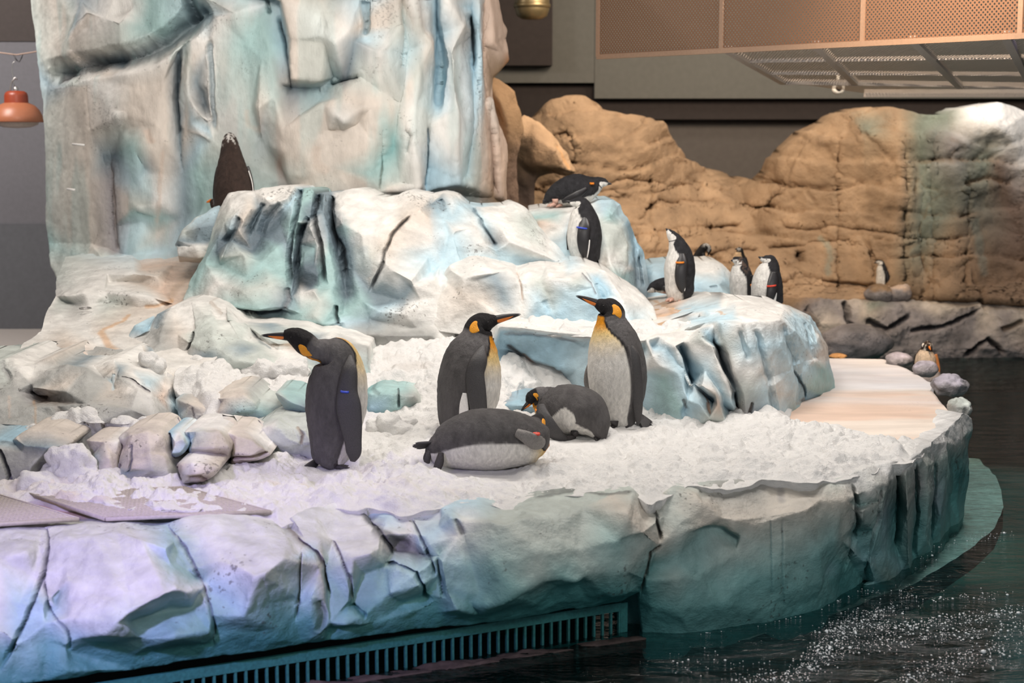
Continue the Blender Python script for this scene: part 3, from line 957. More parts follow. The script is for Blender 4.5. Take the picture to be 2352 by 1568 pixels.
tw_out = [(72, -160, 0, 'm'), (68, 0, 0, 'm'), (70, 40, 0, 'm'), (78, 100, 0, 'm'), (90, 175, 0, 'b'), (96, 270, 0, 'm'), (104, 340, 0, 'm'), (108, 400, 0, 'm'), (108, 500, 0, 'm'), (116, 560, 0, 't'), (122, 610, 0, 'm'), (132, 645, 0, 'm'), (132, 720, 0, 'c'), (330, 720, 0, 'c'), (480, 640, 0, 'm'), (540, 600, 0, 'm'), (800, 560, 0, 'm'), (1190, 540, 0, 'p'),
          (1165, 466, 0, 'p'), (1160, 400, 0, 'p'), (1156, 330, 0, 'p'), (1138, 285, 4, 'p'), (1124, 225, 8, 'p'), (1126, 178, 8, 'e'), (1150, 158, 0, 'e'), (1170, 138, -6, 'r'), (1166, 118, -6, 'p'), (1156, 90, 0, 'p'), (1160, 70, 0, 'p'), (1146, 50, 0, 'p'), (1138, 0, 0, 'p'), (1140, -160, 0, 'p')]
tw_lines = [
    # upper left overhang above the dark crevice
    [(72, -20, 0, 'm'), (120, -30, -12, 'c'), (165, 50, -16, 'c'), (170, 58, -14, 'y'), (185, 0, -6, 'y'), (180, -60, -4, 'y')],
    [(185, 0, -10, 'w'), (200, 28, -26, 'w'), (240, 42, -30, 'w'), (272, 54, -34, 'w'), (296, 34, -24, 'w'), (300, 15, -16, 'w'), (280, -60, -20, 'w')],
    [(200, 32, -24, 'c'), (150, 110, -16, 'c'), (110, 160, -10, 'm')],
    [(272, 58, -32, 'm'), (278, 110, -26, 'm'), (270, 145, -18, 'y')],
    [(300, 15, -16, 'w'), (330, 60, -12, 't'), (372, 78, -10, 't'), (345, 10, -10, 't'), (360, -60, -8, 't')],
    # shelf below the crevice
    [(120, 200, -6, 'y'), (180, 195, -10, 'm'), (215, 190, -16, 'w'), (250, 172, -20, 'c'), (290, 158, -24, 'w'), (330, 148, -24, 'w'), (365, 132, -22, 'w'), (400, 118, -20, 'w'), (440, 85, -16, 'w')],
    [(195, 205, -12, 'c'), (205, 300, -10, 'c'), (200, 420, -8, 'c'), (210, 560, -6, 'c'), (235, 590, -10, 'm')],
    [(255, 190, -18, 'w'), (255, 250, -20, 'w'), (270, 268, -22, 'w'), (300, 262, -16, 'c'), (310, 200, -18, 'c')],
    [(270, 268, -22, 'w'), (280, 300, -8, 'm'), (310, 340, -14, 't'), (320, 420, -12, 'b'), (310, 470, -12, 'c')],
    [(240, 360, 4, 'y'), (265, 356, 2, 's'), (255, 420, 4, 'q'), (262, 520, 2, 'q'), (268, 580, 0, 'q')],
    [(330, 290, -12, 'c'), (360, 290, -14, 'c'), (352, 345, -12, 'c'), (335, 390, -6, 'y')],
    [(375, 190, -10, 'c'), (385, 330, -8, 'c'), (372, 400, -6, 'c'), (368, 470, -10, 'w'), (315, 480, -14, 'w')],
    [(315, 482, -10, 't'), (330, 510, -6, 'b'), (362, 500, -6, 't'), (358, 540, -4, 'c')],
    [(410, 120, 0, 'y'), (405, 200, 2, 's'), (412, 300, 4, 'y'), (420, 400, 4, 'y'), (420, 500, 4, 'y')],
    [(430, 150, -10, 'c'), (432, 220, -8, 'w'), (425, 300, -4, 'c')],
    [(470, 30, -6, 'b'), (480, 100, -14, 'w'), (478, 200, -10, 'w'), (485, 280, -8, 'w'), (492, 330, -6, 'm')],
    [(450, 190, 0, 'y'), (465, 215, 4, 's'), (470, 240, 4, 's')],
    [(440, 280, -10, 'b'), (458, 262, -18, 'w'), (478, 275, -14, 'w'), (480, 300, -12, 'b'), (462, 312, -14, 'w')],
    [(460, 320, -8, 'b'), (450, 400, 0, 't'), (470, 470, -2, 't')],
    # centre: broad smooth panels
    [(500, 40, -18, 'w'), (540, 30, -22, 'w'), (560, 100, -12, 't'), (575, 240, -6, 'm'), (580, 380, -4, 'g')],
    [(510, 130, -10, 'm'), (520, 280, -8, 'g')],
    [(600, 40, -12, 't'), (620, 120, -14, 't'), (630, 220, -16, 'm'), (592, 250, -18, 'c'), (600, 130, -14, 't')],
    [(640, 0, -8, 'b'), (660, 110, -6, 'B'), (666, 200, -2, 's')],
    [(650, 0, -24, 'c'), (670, 90, -26, 'c'), (668, 180, -22, 'c'), (735, 185, -22, 'c'), (745, 100, -28, 'c'), (735, 0, -24, 'c')],
    [(640, 192, -12, 'g'), (670, 188, -12, 'g'), (735, 190, -10, 'g'), (740, 230, -6, 'y')],
    [(735, 50, -30, 'w'), (740, 80, -34, 'w'), (768, 98, -38, 'w'), (800, 72, -34, 'w'), (815, 95, -26, 'y'), (828, 60, -24, 'c'), (828, 0, -24, 'b')],
    [(840, 90, -20, 'b'), (870, 118, -30, 'w'), (890, 105, -26, 'w'), (918, 60, -20, 'c'), (915, 0, -20, 'c')],
    [(735, 200, -4, 'y'), (765, 175, -6, 's'), (795, 182, -10, 's'), (825, 175, -14, 'm'), (790, 225, -18, 'c'), (745, 238, -16, 'c')],
    [(745, 238, -16, 'c'), (770, 265, -24, 'w'), (790, 280, -26, 'w'), (830, 250, -18, 'c'), (838, 230, -14, 'c')],
    [(755, 298, -10, 'c'), (785, 295, -10, 'c'), (820, 280, -8, 'c')],
    [(610, 265, -10, 'g'), (650, 300, -12, 'c'), (655, 350, -10, 'c'), (662, 400, -6, 'm')],
    [(708, 320, -12, 'c'), (705, 370, -10, 'c'), (720, 400, -8, 'c'), (755, 380, -8, 'c'), (748, 330, -10, 'c')],
    [(600, 330, 0, 'q'), (640, 380, 4, 'n'), (665, 430, 2, 'g')],  # grey-brown corners paint the shadow right of the gentoo
    [(850, 250, -14, 'c'), (860, 330, -12, 'c'), (850, 400, -8, 't'), (875, 440, -8, 'c')],
    # right hand columns
    [(925, 0, -14, 'c'), (935, 120, -12, 'b'), (920, 240, -10, 'c'), (905, 330, -6, 'T'), (920, 420, -6, 'm')],
    [(945, 0, -22, 'w'), (960, 60, -24, 'c'), (990, 100, -26, 'c'), (965, 150, -20, 'c'), (955, 240, -20, 'w'), (948, 330, -20, 'w'), (960, 430, -18, 'w')],
    [(1000, 0, -4, 'B'), (1005, 80, -2, 'B'), (1010, 180, -4, 'B'), (1005, 250, -8, 'b'), (990, 285, -10, 'w'), (980, 380, -4, 'B'), (975, 440, -4, 'B')],
    [(1025, 0, -18, 'w'), (1065, 60, -22, 'w'), (1040, 120, -20, 'w'), (1050, 260, -24, 'w'), (1045, 350, -22, 'w'), (1052, 420, -20, 'b')],
    [(1080, 20, -6, 'B'), (1085, 80, 4, 's'), (1085, 150, -2, 'B'), (1080, 300, -6, 'b'), (1070, 400, -4, 'b')],
    [(1095, -60, -16, 'w'), (1104, 60, -14, 'b'), (1100, 200, -10, 'b'), (1098, 330, -10, 'c'), (1090, 430, -10, 'c')],
    [(1112, -60, -4, 'p'), (1108, 100, -2, 'p'), (1106, 250, 0, 'p'), (1112, 400, -2, 'p')],
    [(1125, 20, -10, 'p'), (1132, 100, -14, 'p'), (1150, 120, -10, 'p')],
    [(1125, 230, -2, 'c'), (1140, 340, -8, 'p'), (1148, 450, -8, 'p')],
    [(1125, 330, 6, 'n'), (1128, 400, 6, 'n'), (1130, 450, 2, 'e')],
    # foot
    [(132, 640, -6, 'm'), (200, 600, -8, 'm'), (232, 590, -14, 'm'), (262, 625, -20, 'w'), (245, 650, -20, 'w')],
    [(232, 590, -14, 'm'), (300, 590, -6, 'b'), (400, 570, -6, 'b'), (440, 520, -6, 'b')],
    [(140, 670, -20, 'w'), (245, 650, -26, 'w'), (330, 640, -20, 'w')],
]
tw_cr = [
    ([(112, 170), (160, 162), (210, 150), (260, 140), (310, 128), (350, 112), (390, 88), (430, 55), (455, 30), (478, 12)], 31, 0.30, 's', 0.8),
    ([(130, 182), (190, 178)], 16, 0.10, 'q', 0.7),
    ([(425, -60), (432, 20), (440, 45)], 14, 0.22, 's', 0.8),
    ([(614, 0), (618, 30)], 5, 0.08, 's', 0.7),
    ([(640, 40), (655, 100), (664, 160), (666, 205)], 6, 0.12, 's', 0.8),
    ([(755, 195), (790, 186), (825, 176)], 9, 0.14, 's', 0.7),
    ([(838, 0), (842, 50), (835, 80)], 9, 0.10, 'B', 0.6),
    ([(255, 360), (262, 440), (270, 540), (272, 580)], 7, 0.05, 'n', 0.45),
    ([(410, 130), (404, 230), (412, 310)], 8, 0.10, 's', 0.6),
    ([(205, 195), (208, 300)], 3, 0.03, 'w', 0.4),
    ([(1000, -60), (1002, 60), (1012, 150), (1000, 250)], 12, 0.14, 'B', 0.6),
    ([(1080, 30), (1086, 90), (1088, 160)], 9, 0.16, 's', 0.75),
    ([(985, 290), (978, 370), (972, 430)], 6, 0.10, 'B', 0.5),
    ([(935, 300), (942, 315), (936, 350)], 6, 0.06, 's', 0.5),
    ([(920, 0), (926, 90), (918, 160)], 6, 0.08, 'g', 0.5),
    ([(1130, 300), (1127, 360), (1136, 430)], 7, 0.08, 'n', 0.6),
    ([(1108, 0), (1106, 120), (1110, 250)], 5, 0.08, 'p', 0.5),
    ([(875, 300), (878, 370), (872, 440)], 3, 0.04, 'e', 0.5),
    ([(755, 300), (785, 296), (820, 282)], 4, 0.02, 'r', 0.7),
    ([(480, 90), (486, 200), (490, 300)], 7, 0.09, 'B', 0.5),
    ([(340, 295), (350, 330)], 12, 0.0, 'p', 0.6),
    ([(376, 340), (368, 420), (360, 520)], 7, 0.0, 'p', 0.5),
    ([(725, 330), (730, 380), (755, 395)], 16, 0.0, 'p', 0.35),
    ([(565, 250), (570, 290), (600, 305)], 9, 0.0, 'p', 0.5),
]


def tw_post(V, Nn, T):
    # long melt flutes running down the face
    p = V[:, :3]
    fl = fbm(np.stack([p[:, 0] * 3.2 + 0.4 * fbm(p * 0.9, 2, 9), p[:, 1] * 1.5, p[:, 2] * 0.55], -1), 3, 77)
    side = 0.5 + 0.9 * smoothstep(650, 1000, V[:, 3]) + 0.5 * smoothstep(420, 200, V[:, 3])
    V[:, :3] += Nn * (fl * 0.035 * side)[:, None]
    st_ = fbm(np.stack([p[:, 0] * 5, p[:, 1] * 2, p[:, 2] * 0.8], -1), 3, 91)
    k = (smoothstep(0.15, 0.7, st_) * 0.35)[:, None]
    ice = V[:, 3:4] < 1100
    V[:, 5:8] = np.where(ice, V[:, 5:8] * (1 - k) + np.array(PAINT['t']) * k, V[:, 5:8])
    return V


tower = relief('ice_tower', tw_base, tw_out, tw_lines, [(c[0], c[1] * 1.15, c[2], c[3], c[4] * 0.85) for c in tw_cr], L=0.03, sm=2, fac=(0.03, 0.30), rough=0.007, depth=2.2, seed=11, fstretch=(1.2, 1, 0.55), mat=M_TOWER, post=tw_post, shrink=0.05)
tag(tower, 'tall fluted ice column painted white and pale teal with a dark slanting crevice', 'ice column')
for i, (u, v, du) in enumerate([(163, 434, 9), (180, 331, 14)]):
    a = P(u - du, v, 14.75)
    bq = P(u + du, v + 2, 14.72)
    pg = tube('peg', [a, bq], 0.010, M_WHITEF, tower)
    pg.matrix_parent_inverse = tower.matrix_world.inverted()

# ------------------------------------------------------------------ terrace at the foot of the tower (left)
def te_base(u, v):
    return np.interp(v, [540, 560, 620, 660, 700, 760, 830, 880], [15.2, 14.9, 14.0, 13.4, 12.9, 12.0, 11.05, 10.95])


te_out = [(130, 640, 10, 'm'), (128, 680, 0, 'w'), (105, 720, 0, 'w'), (95, 760, 0, 'w'), (52, 790, 0, 'w'), (45, 805, 0, 'w'), (-80, 822, 0, 'c'), (-440, 830, 0, 'c'), (-440, 875, 0, 'c'), (120, 865, 0, 'c'), (330, 880, 0, 'c'), (470, 850, 0, 'w'), (520, 800, 0, 'w'), (560, 700, 0, 'm'), (520, 640, 0, 'm'), (500, 560, 20, 'b'), (300, 560, 40, 'b'), (150, 590, 30, 'm')]
te_lines = [
    [(150, 680, -22, 'w'), (190, 672, -34, 'w'), (235, 680, -24, 'w')],
    [(140, 688, 4, 'm'), (175, 700, 6, 'g'), (205, 702, 0, 'w')],
    [(240, 670, -30, 'w'), (300, 676, -36, 'w'), (345, 682, -30, 'w'), (398, 698, -8, 'p')],
    [(252, 695, 0, 'm'), (320, 708, 2, 'c'), (375, 706, 2, 'c'), (395, 698, 0, 'p')],
    [(245, 628, -30, 'w'), (310, 628, -36, 'w'), (360, 634, -28, 'c'), (380, 650, -8, 'p')],
    [(250, 648, 0, 'w'), (320, 648, 2, 'c'), (372, 668, 0, 'p')],
    [(330, 615, 0, 'p'), (400, 605, 0, 'p'), (470, 585, 0, 'g')],
    [(395, 562, -26, 'w'), (440, 568, -30, 'w'), (478, 568, -26, 'c')],
    [(390, 578, 2, 'w'), (440, 590, 2, 'c'), (478, 580, 0, 'g')],
    [(230, 760, 0, 'c'), (265, 810, -1, 'w'), (320, 835, 0, 'w')],
    [(150, 780, 0, 'c'), (200, 770, 0, 'w')],
    [(60, 760, 0, 'w'), (140, 740, 0, 'w'), (200, 730, 0, 'w')],
    [(100, 830, 0, 'c'), (180, 832, 0, 'p'), (250, 838, 0, 'c')],
]
te_cr = [
    ([(225, 755), (250, 795), (290, 825), (320, 840)], 14, 0.0, 'o', 0.6),
    ([(302, 724), (270, 745), (230, 758)], 6, 0.0, 'o', 0.6),
    ([(400, 690), (360, 702), (330, 704)], 6, 0.01, 'o', 0.6),
    ([(200, 810), (216, 818)], 6, 0.0, 'r', 0.7),
    ([(430, 630), (400, 670), (385, 690)], 16, 0.0, 'e', 0.3),
]
terrace = relief('ice_terrace', te_base, te_out, te_lines, te_cr, L=0.03, sm=2, fac=(0.012, 0.3), rough=0.006, depth=0, seed=21)
tag(terrace, 'white ice terrace with rust-orange stains sloping down from the tower foot', 'ice ledge')

# small green-grey rock left of the central crag
sr = relief('ice_rock', lambda u, v: 13.7 + 0 * u, [(405, 565, 0, 'y'), (408, 548, 0, 'y'), (420, 530, 0, 'm'), (450, 500, 2, 'm'), (478, 484, 4, 'b'), (505, 470, 6, 'b'), (530, 560, 0, 'y'), (500, 600, 0, 'c'), (412, 600, 0, 'c')],
            [[(420, 532, -6, 'm'), (455, 522, -22, 'y'), (510, 512, -22, 'y')], [(408, 552, -8, 'y'), (450, 556, -20, 'y'), (510, 552, -20, 'y')], [(450, 505, -4, 'b'), (490, 490, -6, 'b')], [(405, 566, -14, 'w'), (450, 568, -26, 'w'), (510, 566, -24, 'w')], [(408, 588, -22, 'g'), (460, 592, -28, 'c'), (505, 586, -24, 'g')]], L=0.02, sm=1, fac=(0.03, 0.14), depth=0.5, seed=25)
tag(sr, 'small grey-green ice rock wedged between tower foot and central crag', 'rock')

# ------------------------------------------------------------------ the central crag
def cr_base(u, v):
    return 13.45 - 0.95 * (v - 440) / 300.0 + 0.25 * smoothstep(620, 420, u) + 0.25 * smoothstep(1000, 1230, u)


cg_out = [(512, 462, 6, 'w'), (525, 443, 6, 'w'), (548, 438, 4, 'w'), (582, 440, 4, 'w'), (600, 432, 2, 'w'), (640, 425, 2, 'w'), (676, 426, 2, 'w'), (688, 436, 6, 'b'), (700, 431, 0, 't'), (715, 432, 0, 't'), (728, 446, 6, 's'), (740, 442, 2, 'y'), (760, 440, 4, 'y'), (775, 444, 2, 'w'), (800, 434, 0, 'w'), (835, 434, 0, 'w'), (862, 450, 0, 'w'), (880, 455, 4, 'w'), (905, 452, 6, 'w'), (940, 436, 8, 'w'), (990, 446, 8, 'w'), (1020, 442, 8, 'w'), (1055, 447, 8, 'w'), (1080, 470, 8, 'b'), (1110, 474, 6, 'b'), (1160, 472, 6, 'w'), (1180, 463, 6, 'w'), (1205, 475, 6, 'w'), (1225, 500, 6, 'm'), (1260, 545, 6, 'w'), (1310, 600, 6, 'b'), (1330, 660, 0, 'b'), (1240, 700, 0, 'b'), (1050, 730, 0, 'w'), (1040, 800, 0, 'w'), (900, 815, 0, 'g'), (800, 800, 0, 'g'), (760, 770, 0, 'b'), (650, 750, 0, 't'), (540, 720, 0, 't'), (440, 705, 0, 'w'), (420, 690, 0, 'm'), (440, 640, 4, 't'), (470, 585, 6, 't'), (490, 520, 8, 'm')]
cg_lines = [
    # left slabs
    [(525, 443, 6, 'w'), (530, 470, -8, 'w'), (515, 510, -10, 'm'), (500, 545, -10, 'y'), (470, 600, -6, 't'), (445, 660, -2, 't')],
    [(560, 445, -4, 'w'), (552, 480, -12, 'w'), (530, 530, -14, 'b'), (520, 545, -8, 's'), (500, 580, -4, 's')],
    [(582, 440, 4, 'w'), (575, 480, -12, 'c'), (545, 525, -14, 'c'), (528, 550, -6, 'y'), (505, 610, -2, 't')],
    [(600, 432, 2, 'w'), (610, 455, -8, 'w'), (595, 480, -2, 'y'), (570, 520, -2, 'y')],
    [(640, 425, 2, 'w'), (660, 455, -12, 'w'), (625, 470, -10, 'w'), (608, 505, -2, 's'), (590, 530, 0, 's')],
    [(676, 430, 0, 'w'), (665, 470, -6, 'b'), (640, 500, 0, 's'), (600, 545, 2, 's'), (580, 575, 2, 's')],
    [(655, 555, -8, 'y'), (635, 570, -12, 't'), (610, 610, -10, 't'), (570, 640, -14, 't')],
    [(510, 590, -12, 'm'), (560, 585, -14, 'm'), (600, 600, -12, 't'), (650, 600, -10, 't')],
    [(500, 650, -16, 'w'), (560, 670, -20, 'm'), (620, 655, -18, 'm'), (660, 640, -12, 't')],
    [(470, 690, -10, 'w'), (540, 705, -16, 't'), (600, 712, -18, 't'), (650, 705, -14, 'y')],
    [(530, 712, -4, 'y'), (590, 718, -4, 'y'), (645, 712, -4, 's')],
    # middle fins
    [(700, 431, 0, 't'), (690, 470, -12, 't'), (680, 510, -16, 't'), (668, 540, -14, 't'), (672, 600, -10, 'y'), (670, 680, -8, 'y')],
    [(720, 440, -4, 't'), (716, 480, -10, 'y'), (712, 500, -8, 'y'), (695, 520, -2, 's'), (685, 560, 0, 's'), (680, 620, 2, 's')],
    [(700, 512, -12, 'm'), (712, 515, -16, 'w'), (722, 550, -18, 'w'), (730, 565, -16, 'w'), (735, 620, -14, 't'), (732, 660, -12, 't')],
    [(690, 600, -12, 't'), (700, 580, -14, 't'), (722, 570, -12, 't')],
    [(680, 620, -10, 's'), (700, 614, -18, 's'), (722, 612, -18, 's'), (730, 635, -18, 's'), (715, 662, -12, 's'), (690, 650, -10, 'k')],
    [(690, 672, -12, 'w'), (720, 665, -18, 'w'), (735, 690, -18, 'm'), (725, 725, -18, 'm'), (690, 720, -14, 't')],
    [(745, 445, -6, 'y'), (742, 490, -14, 'y'), (752, 540, -14, 'y'), (758, 580, -14, 't'), (768, 650, -12, 't')],
    [(760, 445, -2, 'y'), (758, 480, -4, 's'), (765, 530, 0, 's'), (778, 580, 0, 's')],
    [(775, 444, 2, 'w'), (785, 480, -10, 'w'), (790, 520, -16, 't'), (800, 560, -12, 'y'), (810, 620, -10, 'y'), (830, 690, -8, 't')],
    [(785, 620, -2, 'y'), (795, 680, -2, 's'), (790, 720, -6, 't')],
    # the big right boulder of the crag
    [(785, 510, -18, 'w'), (830, 538, -22, 'w'), (865, 530, -22, 'w'), (880, 490, -12, 'w'), (862, 450, 0, 'w')],
    [(830, 538, -22, 'c'), (840, 600, -18, 'm'), (850, 640, -10, 'g')],
    [(865, 530, -22, 'c'), (880, 560, -20, 'c'), (895, 570, -16, 'c')],
    [(905, 452, 2, 'w'), (900, 490, -14, 'w'), (930, 500, -20, 'c'), (965, 480, -18, 'c'), (985, 500, -14, 'c'), (1000, 550, -14, 'w'), (985, 590, -10, 'b'), (990, 625, -4, 'b')],
    [(940, 436, 8, 'w'), (965, 480, -18, 'c')],
    [(895, 570, -18, 'w'), (880, 600, -20, 'w'), (900, 620, -26, 'w'), (945, 645, -28, 'w'), (948, 655, -26, 'w'), (1000, 640, -18, 'w'), (1010, 660, -14, 'w')],
    [(880, 600, -14, 'y'), (850, 670, -6, 'y'), (865, 700, -8, 'y'), (920, 690, -10, 'y'), (945, 660, -18, 'y')],
    [(830, 690, -10, 'b'), (870, 715, -16, 'b'), (930, 720, -18, 'w'), (965, 690, -16, 'w'), (1000, 680, -14, 'w')],
    [(790, 740, -10, 'b'), (850, 735, -8, 'y'), (900, 745, -8, 'g'), (960, 755, -8, 'g'), (1010, 745, -6, 'w')],
    [(800, 765, -12, 'g'), (880, 770, -14, 'g'), (990, 770, -12, 'g')],
    [(690, 735, -14, 't'), (740, 745, -16, 't'), (770, 700, -14, 't'), (760, 660, -12, 't')],
    # blue slabs to the right
    [(985, 500, -10, 'b'), (990, 470, 0, 'y'), (1000, 455, 2, 'w')],
    [(1010, 455, 0, 'y'), (1018, 500, -10, 'b'), (1045, 530, -16, 'w'), (1040, 540, -14, 'b'), (1060, 610, -8, 'b')],
    [(1035, 447, 2, 'w'), (1040, 500, -8, 'b'), (1045, 530, -16, 'w')],
    [(1000, 550, -14, 'w'), (1030, 540, -12, 'b'), (1010, 610, -6, 'b')],
    [(1060, 470, 0, 'b'), (1090, 520, -12, 'w'), (1110, 560, -12, 'w'), (1140, 575, -10, 'b')],
    [(1080, 470, 8, 'b'), (1110, 515, -6, 'b'), (1135, 560, -4, 's')],
    [(1110, 476, 4, 'w'), (1150, 520, -14, 'w'), (1170, 555, -18, 'w'), (1210, 570, -20, 'w'), (1260, 590, -14, 'w'), (1310, 612, -4, 'b')],
    [(1160, 472, 6, 'w'), (1200, 510, -8, 'm'), (1225, 540, -10, 'm'), (1260, 590, -14, 'w')],
    [(1140, 575, -6, 'b'), (1200, 600, -6, 'b'), (1290, 620, -4, 'b')],
    [(1060, 600, -4, 'b'), (1150, 600, -4, 'b'), (1210, 620, -2, 'b')],
]
cg_cr = [
    ([(690, 430), (682, 480), (668, 530), (664, 590), (668, 660)], 6, 0.14, 's', 0.8),
    ([(728, 444), (722, 490), (720, 520), (735, 565), (740, 610), (745, 650)], 6, 0.16, 'k', 0.75),
    ([(762, 448), (760, 490), (770, 540), (785, 575), (792, 640)], 6, 0.14, 'k', 0.75),
    ([(712, 502), (690, 530), (684, 570), (680, 620)], 7, 0.10, 's', 0.8),
    ([(548, 500), (535, 530), (515, 560)], 7, 0.08, 's', 0.8),
    ([(605, 465), (585, 505), (565, 540)], 6, 0.08, 's', 0.7),
    ([(640, 465), (612, 500), (595, 540)], 8, 0.06, 's', 0.6),
    ([(945, 490), (905, 535), (885, 565), (875, 610), (850, 672)], 4, 0.07, 'k', 0.8),
    ([(772, 700), (772, 725), (778, 750)], 5, 0.08, 'k', 0.7),
    ([(535, 712), (590, 718), (650, 710)], 4, 0.06, 's', 0.7),
    ([(660, 660), (662, 690), (655, 710)], 6, 0.06, 'q', 0.6),
    ([(1010, 460), (1018, 490)], 6, 0.05, 'y', 0.6),
    ([(1085, 475), (1110, 520), (1138, 568)], 4, 0.06, 's', 0.6),
    ([(790, 620), (795, 670)], 14, 0.04, 's', 0.5),
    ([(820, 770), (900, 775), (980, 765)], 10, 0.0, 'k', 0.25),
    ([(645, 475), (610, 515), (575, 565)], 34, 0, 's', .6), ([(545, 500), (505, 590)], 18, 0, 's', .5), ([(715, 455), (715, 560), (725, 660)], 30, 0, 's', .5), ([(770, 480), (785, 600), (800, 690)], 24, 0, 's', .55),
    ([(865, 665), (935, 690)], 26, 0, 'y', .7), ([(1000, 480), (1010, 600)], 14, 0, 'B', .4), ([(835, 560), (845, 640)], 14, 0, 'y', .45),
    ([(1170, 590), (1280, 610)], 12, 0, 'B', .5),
]
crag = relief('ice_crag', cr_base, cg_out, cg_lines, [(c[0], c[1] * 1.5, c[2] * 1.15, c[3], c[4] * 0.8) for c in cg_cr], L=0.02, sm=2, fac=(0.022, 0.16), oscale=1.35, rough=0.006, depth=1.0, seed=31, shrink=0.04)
tag(crag, 'jagged central ice crag of white and blue-grey slabs split by dark grooves', 'rock')

# rounded boulder with blue hollow right of the crag (snow ledge in front of it)
def bo_base(u, v):
    return 12.75 - 0.35 * (v - 600) / 140.0


bo_out = [(1012, 640, 10, 'w'), (1035, 608, 6, 'w'), (1075, 590, 4, 'w'), (1110, 593, 4, 'w'), (1150, 605, 4, 'w'), (1185, 618, 6, 'w'), (1215, 612, 4, 'w'), (1255, 605, 2, 'w'), (1290, 612, 2, 'w'), (1310, 600, 6, 'b'), (1345, 607, 6, 'w'), (1385, 622, 8, 'w'), (1430, 650, 10, 'w'), (1500, 700, 10, 'w'), (1520, 770, 0, 'w'), (1380, 780, 0, 'b'), (1160, 780, 0, 'w'), (1000, 760, 0, 'w'), (985, 700, 0, 'w')]
bo_lines = [
    [(1035, 620, -6, 'w'), (1065, 640, -16, 'w'), (1095, 632, -18, 'w'), (1110, 605, -6, 'w')],
    [(1065, 640, -16, 'w'), (1060, 675, -12, 'c'), (1090, 690, -12, 'c')],
    [(1095, 640, -14, 'g'), (1130, 630, -14, 'y'), (1150, 660, -14, 'y'), (1160, 690, -10, 'y'), (1110, 690, -10, 'c')],
    [(1130, 628, -16, 'w'), (1170, 620, -12, 'w'), (1195, 650, -14, 'w'), (1200, 690, -12, 'w')],
    [(1215, 625, -8, 'w'), (1240, 650, -16, 'm'), (1260, 640, -20, 'w'), (1300, 640, -22, 'w'), (1320, 650, -22, 'm'), (1325, 680, -18, 'b')],
    [(1235, 690, -14, 'b'), (1260, 675, -14, 'm'), (1300, 672, -18, 'b'), (1330, 670, -16, 'b')],
    [(1230, 735, -6, 'B'), (1280, 740, -8, 'B'), (1330, 745, -8, 'b'), (1380, 735, -8, 'b')],
    [(1345, 620, -8, 'w'), (1365, 660, -14, 'b'), (1385, 700, -12, 'B'), (1400, 730, -10, 'b')],
    [(1370, 640, -4, 'B'), (1395, 665, -6, 'B'), (1400, 680, -6, 'b')],
    [(1400, 640, -6, 'w'), (1430, 690, -12, 'w'), (1450, 740, -10, 'b')],
    [(1150, 730, -6, 'w'), (1200, 725, -10, 'w')],
]
bo_cr = [([(1185, 622), (1198, 660), (1200, 690)], 3, 0.03, 'p', 0.6), ([(1335, 625), (1358, 650), (1368, 680)], 3, 0.03, 'q', 0.7), ([(1368, 650), (1385, 690)], 9, 0.06, 'B', 0.6), ([(1250, 690), (1262, 720)], 14, 0.02, 'B', 0.5)]
bould = relief('ice_boulder', bo_base, bo_out, bo_lines, bo_cr, L=0.02, sm=3, fac=(0.024, 0.15), oscale=1.35, rough=0.006, depth=0.7, seed=41)
tag(bould, 'white lumpy ice boulder with a blue hollow above the snowy shelf', 'rock')

# hump under the upper chinstrap penguins
def hu_base(u, v):
    return 14.1 - 0.55 * (v - 460) / 200.0 + 0.3 * smoothstep(1400, 1490, u)


hu_out = [(1214, 482, 4, 'w'), (1240, 478, 2, 'w'), (1300, 478, 0, 'w'), (1352, 470, 0, 'w'), (1378, 460, 2, 'b'), (1405, 458, 4, 'b'), (1425, 468, 4, 'b'), (1432, 490, 4, 'b'), (1442, 500, 4, 'b'), (1455, 540, 4, 'B'), (1465, 560, 4, 'B'), (1478, 578, 4, 'B'), (1484, 610, 4, 'b'), (1490, 650, 4, 'y'), (1486, 690, 0, 'y'), (1400, 690, 0, 'w'), (1280, 680, 0, 'b'), (1225, 560, 0, 'w')]
hu_lines = [
    [(1225, 500, -6, 't'), (1270, 495, -10, 't'), (1310, 490, -14, 'w'), (1350, 486, -12, 'w'), (1385, 478, -8, 'b')],
    [(1240, 510, -10, 'p'), (1290, 520, -12, 'w'), (1310, 530, -10, 'b')],
    [(1385, 478, -8, 'b'), (1400, 500, -16, 't'), (1425, 520, -14, 'm'), (1440, 560, -12, 'm'), (1445, 600, -8, 'b')],
    [(1380, 510, -16, 'm'), (1395, 560, -18, 'm'), (1400, 600, -16, 'w'), (1440, 615, -10, 'w')],
    [(1400, 600, -16, 'w'), (1385, 612, -12, 'c'), (1420, 640, -14, 't'), (1440, 600, -14, 'm')],
    [(1420, 640, -12, 't'), (1440, 670, -8, 'b')],
    [(1440, 515, -6, 'B'), (1455, 570, -4, 'B'), (1462, 620, -2, 'y'), (1465, 660, 0, 'y')],
    [(1300, 560, -10, 'b'), (1310, 600, -10, 'b'), (1360, 630, -10, 'w')],
]
hu_cr = [([(1445, 510), (1458, 570), (1462, 620), (1465, 660)], 8, 0.06, 's', 0.4), ([(1470, 590), (1474, 660)], 4, 0.06, 's', 0.5)]
hump = relief('ice_hump', hu_base, hu_out, hu_lines, hu_cr, L=0.022, sm=2, fac=(0.022, 0.15), oscale=1.3, rough=0.006, depth=0.9, seed=51)
tag(hump, 'pale turquoise ice hump carrying the two uppermost chinstrap penguins', 'rock')

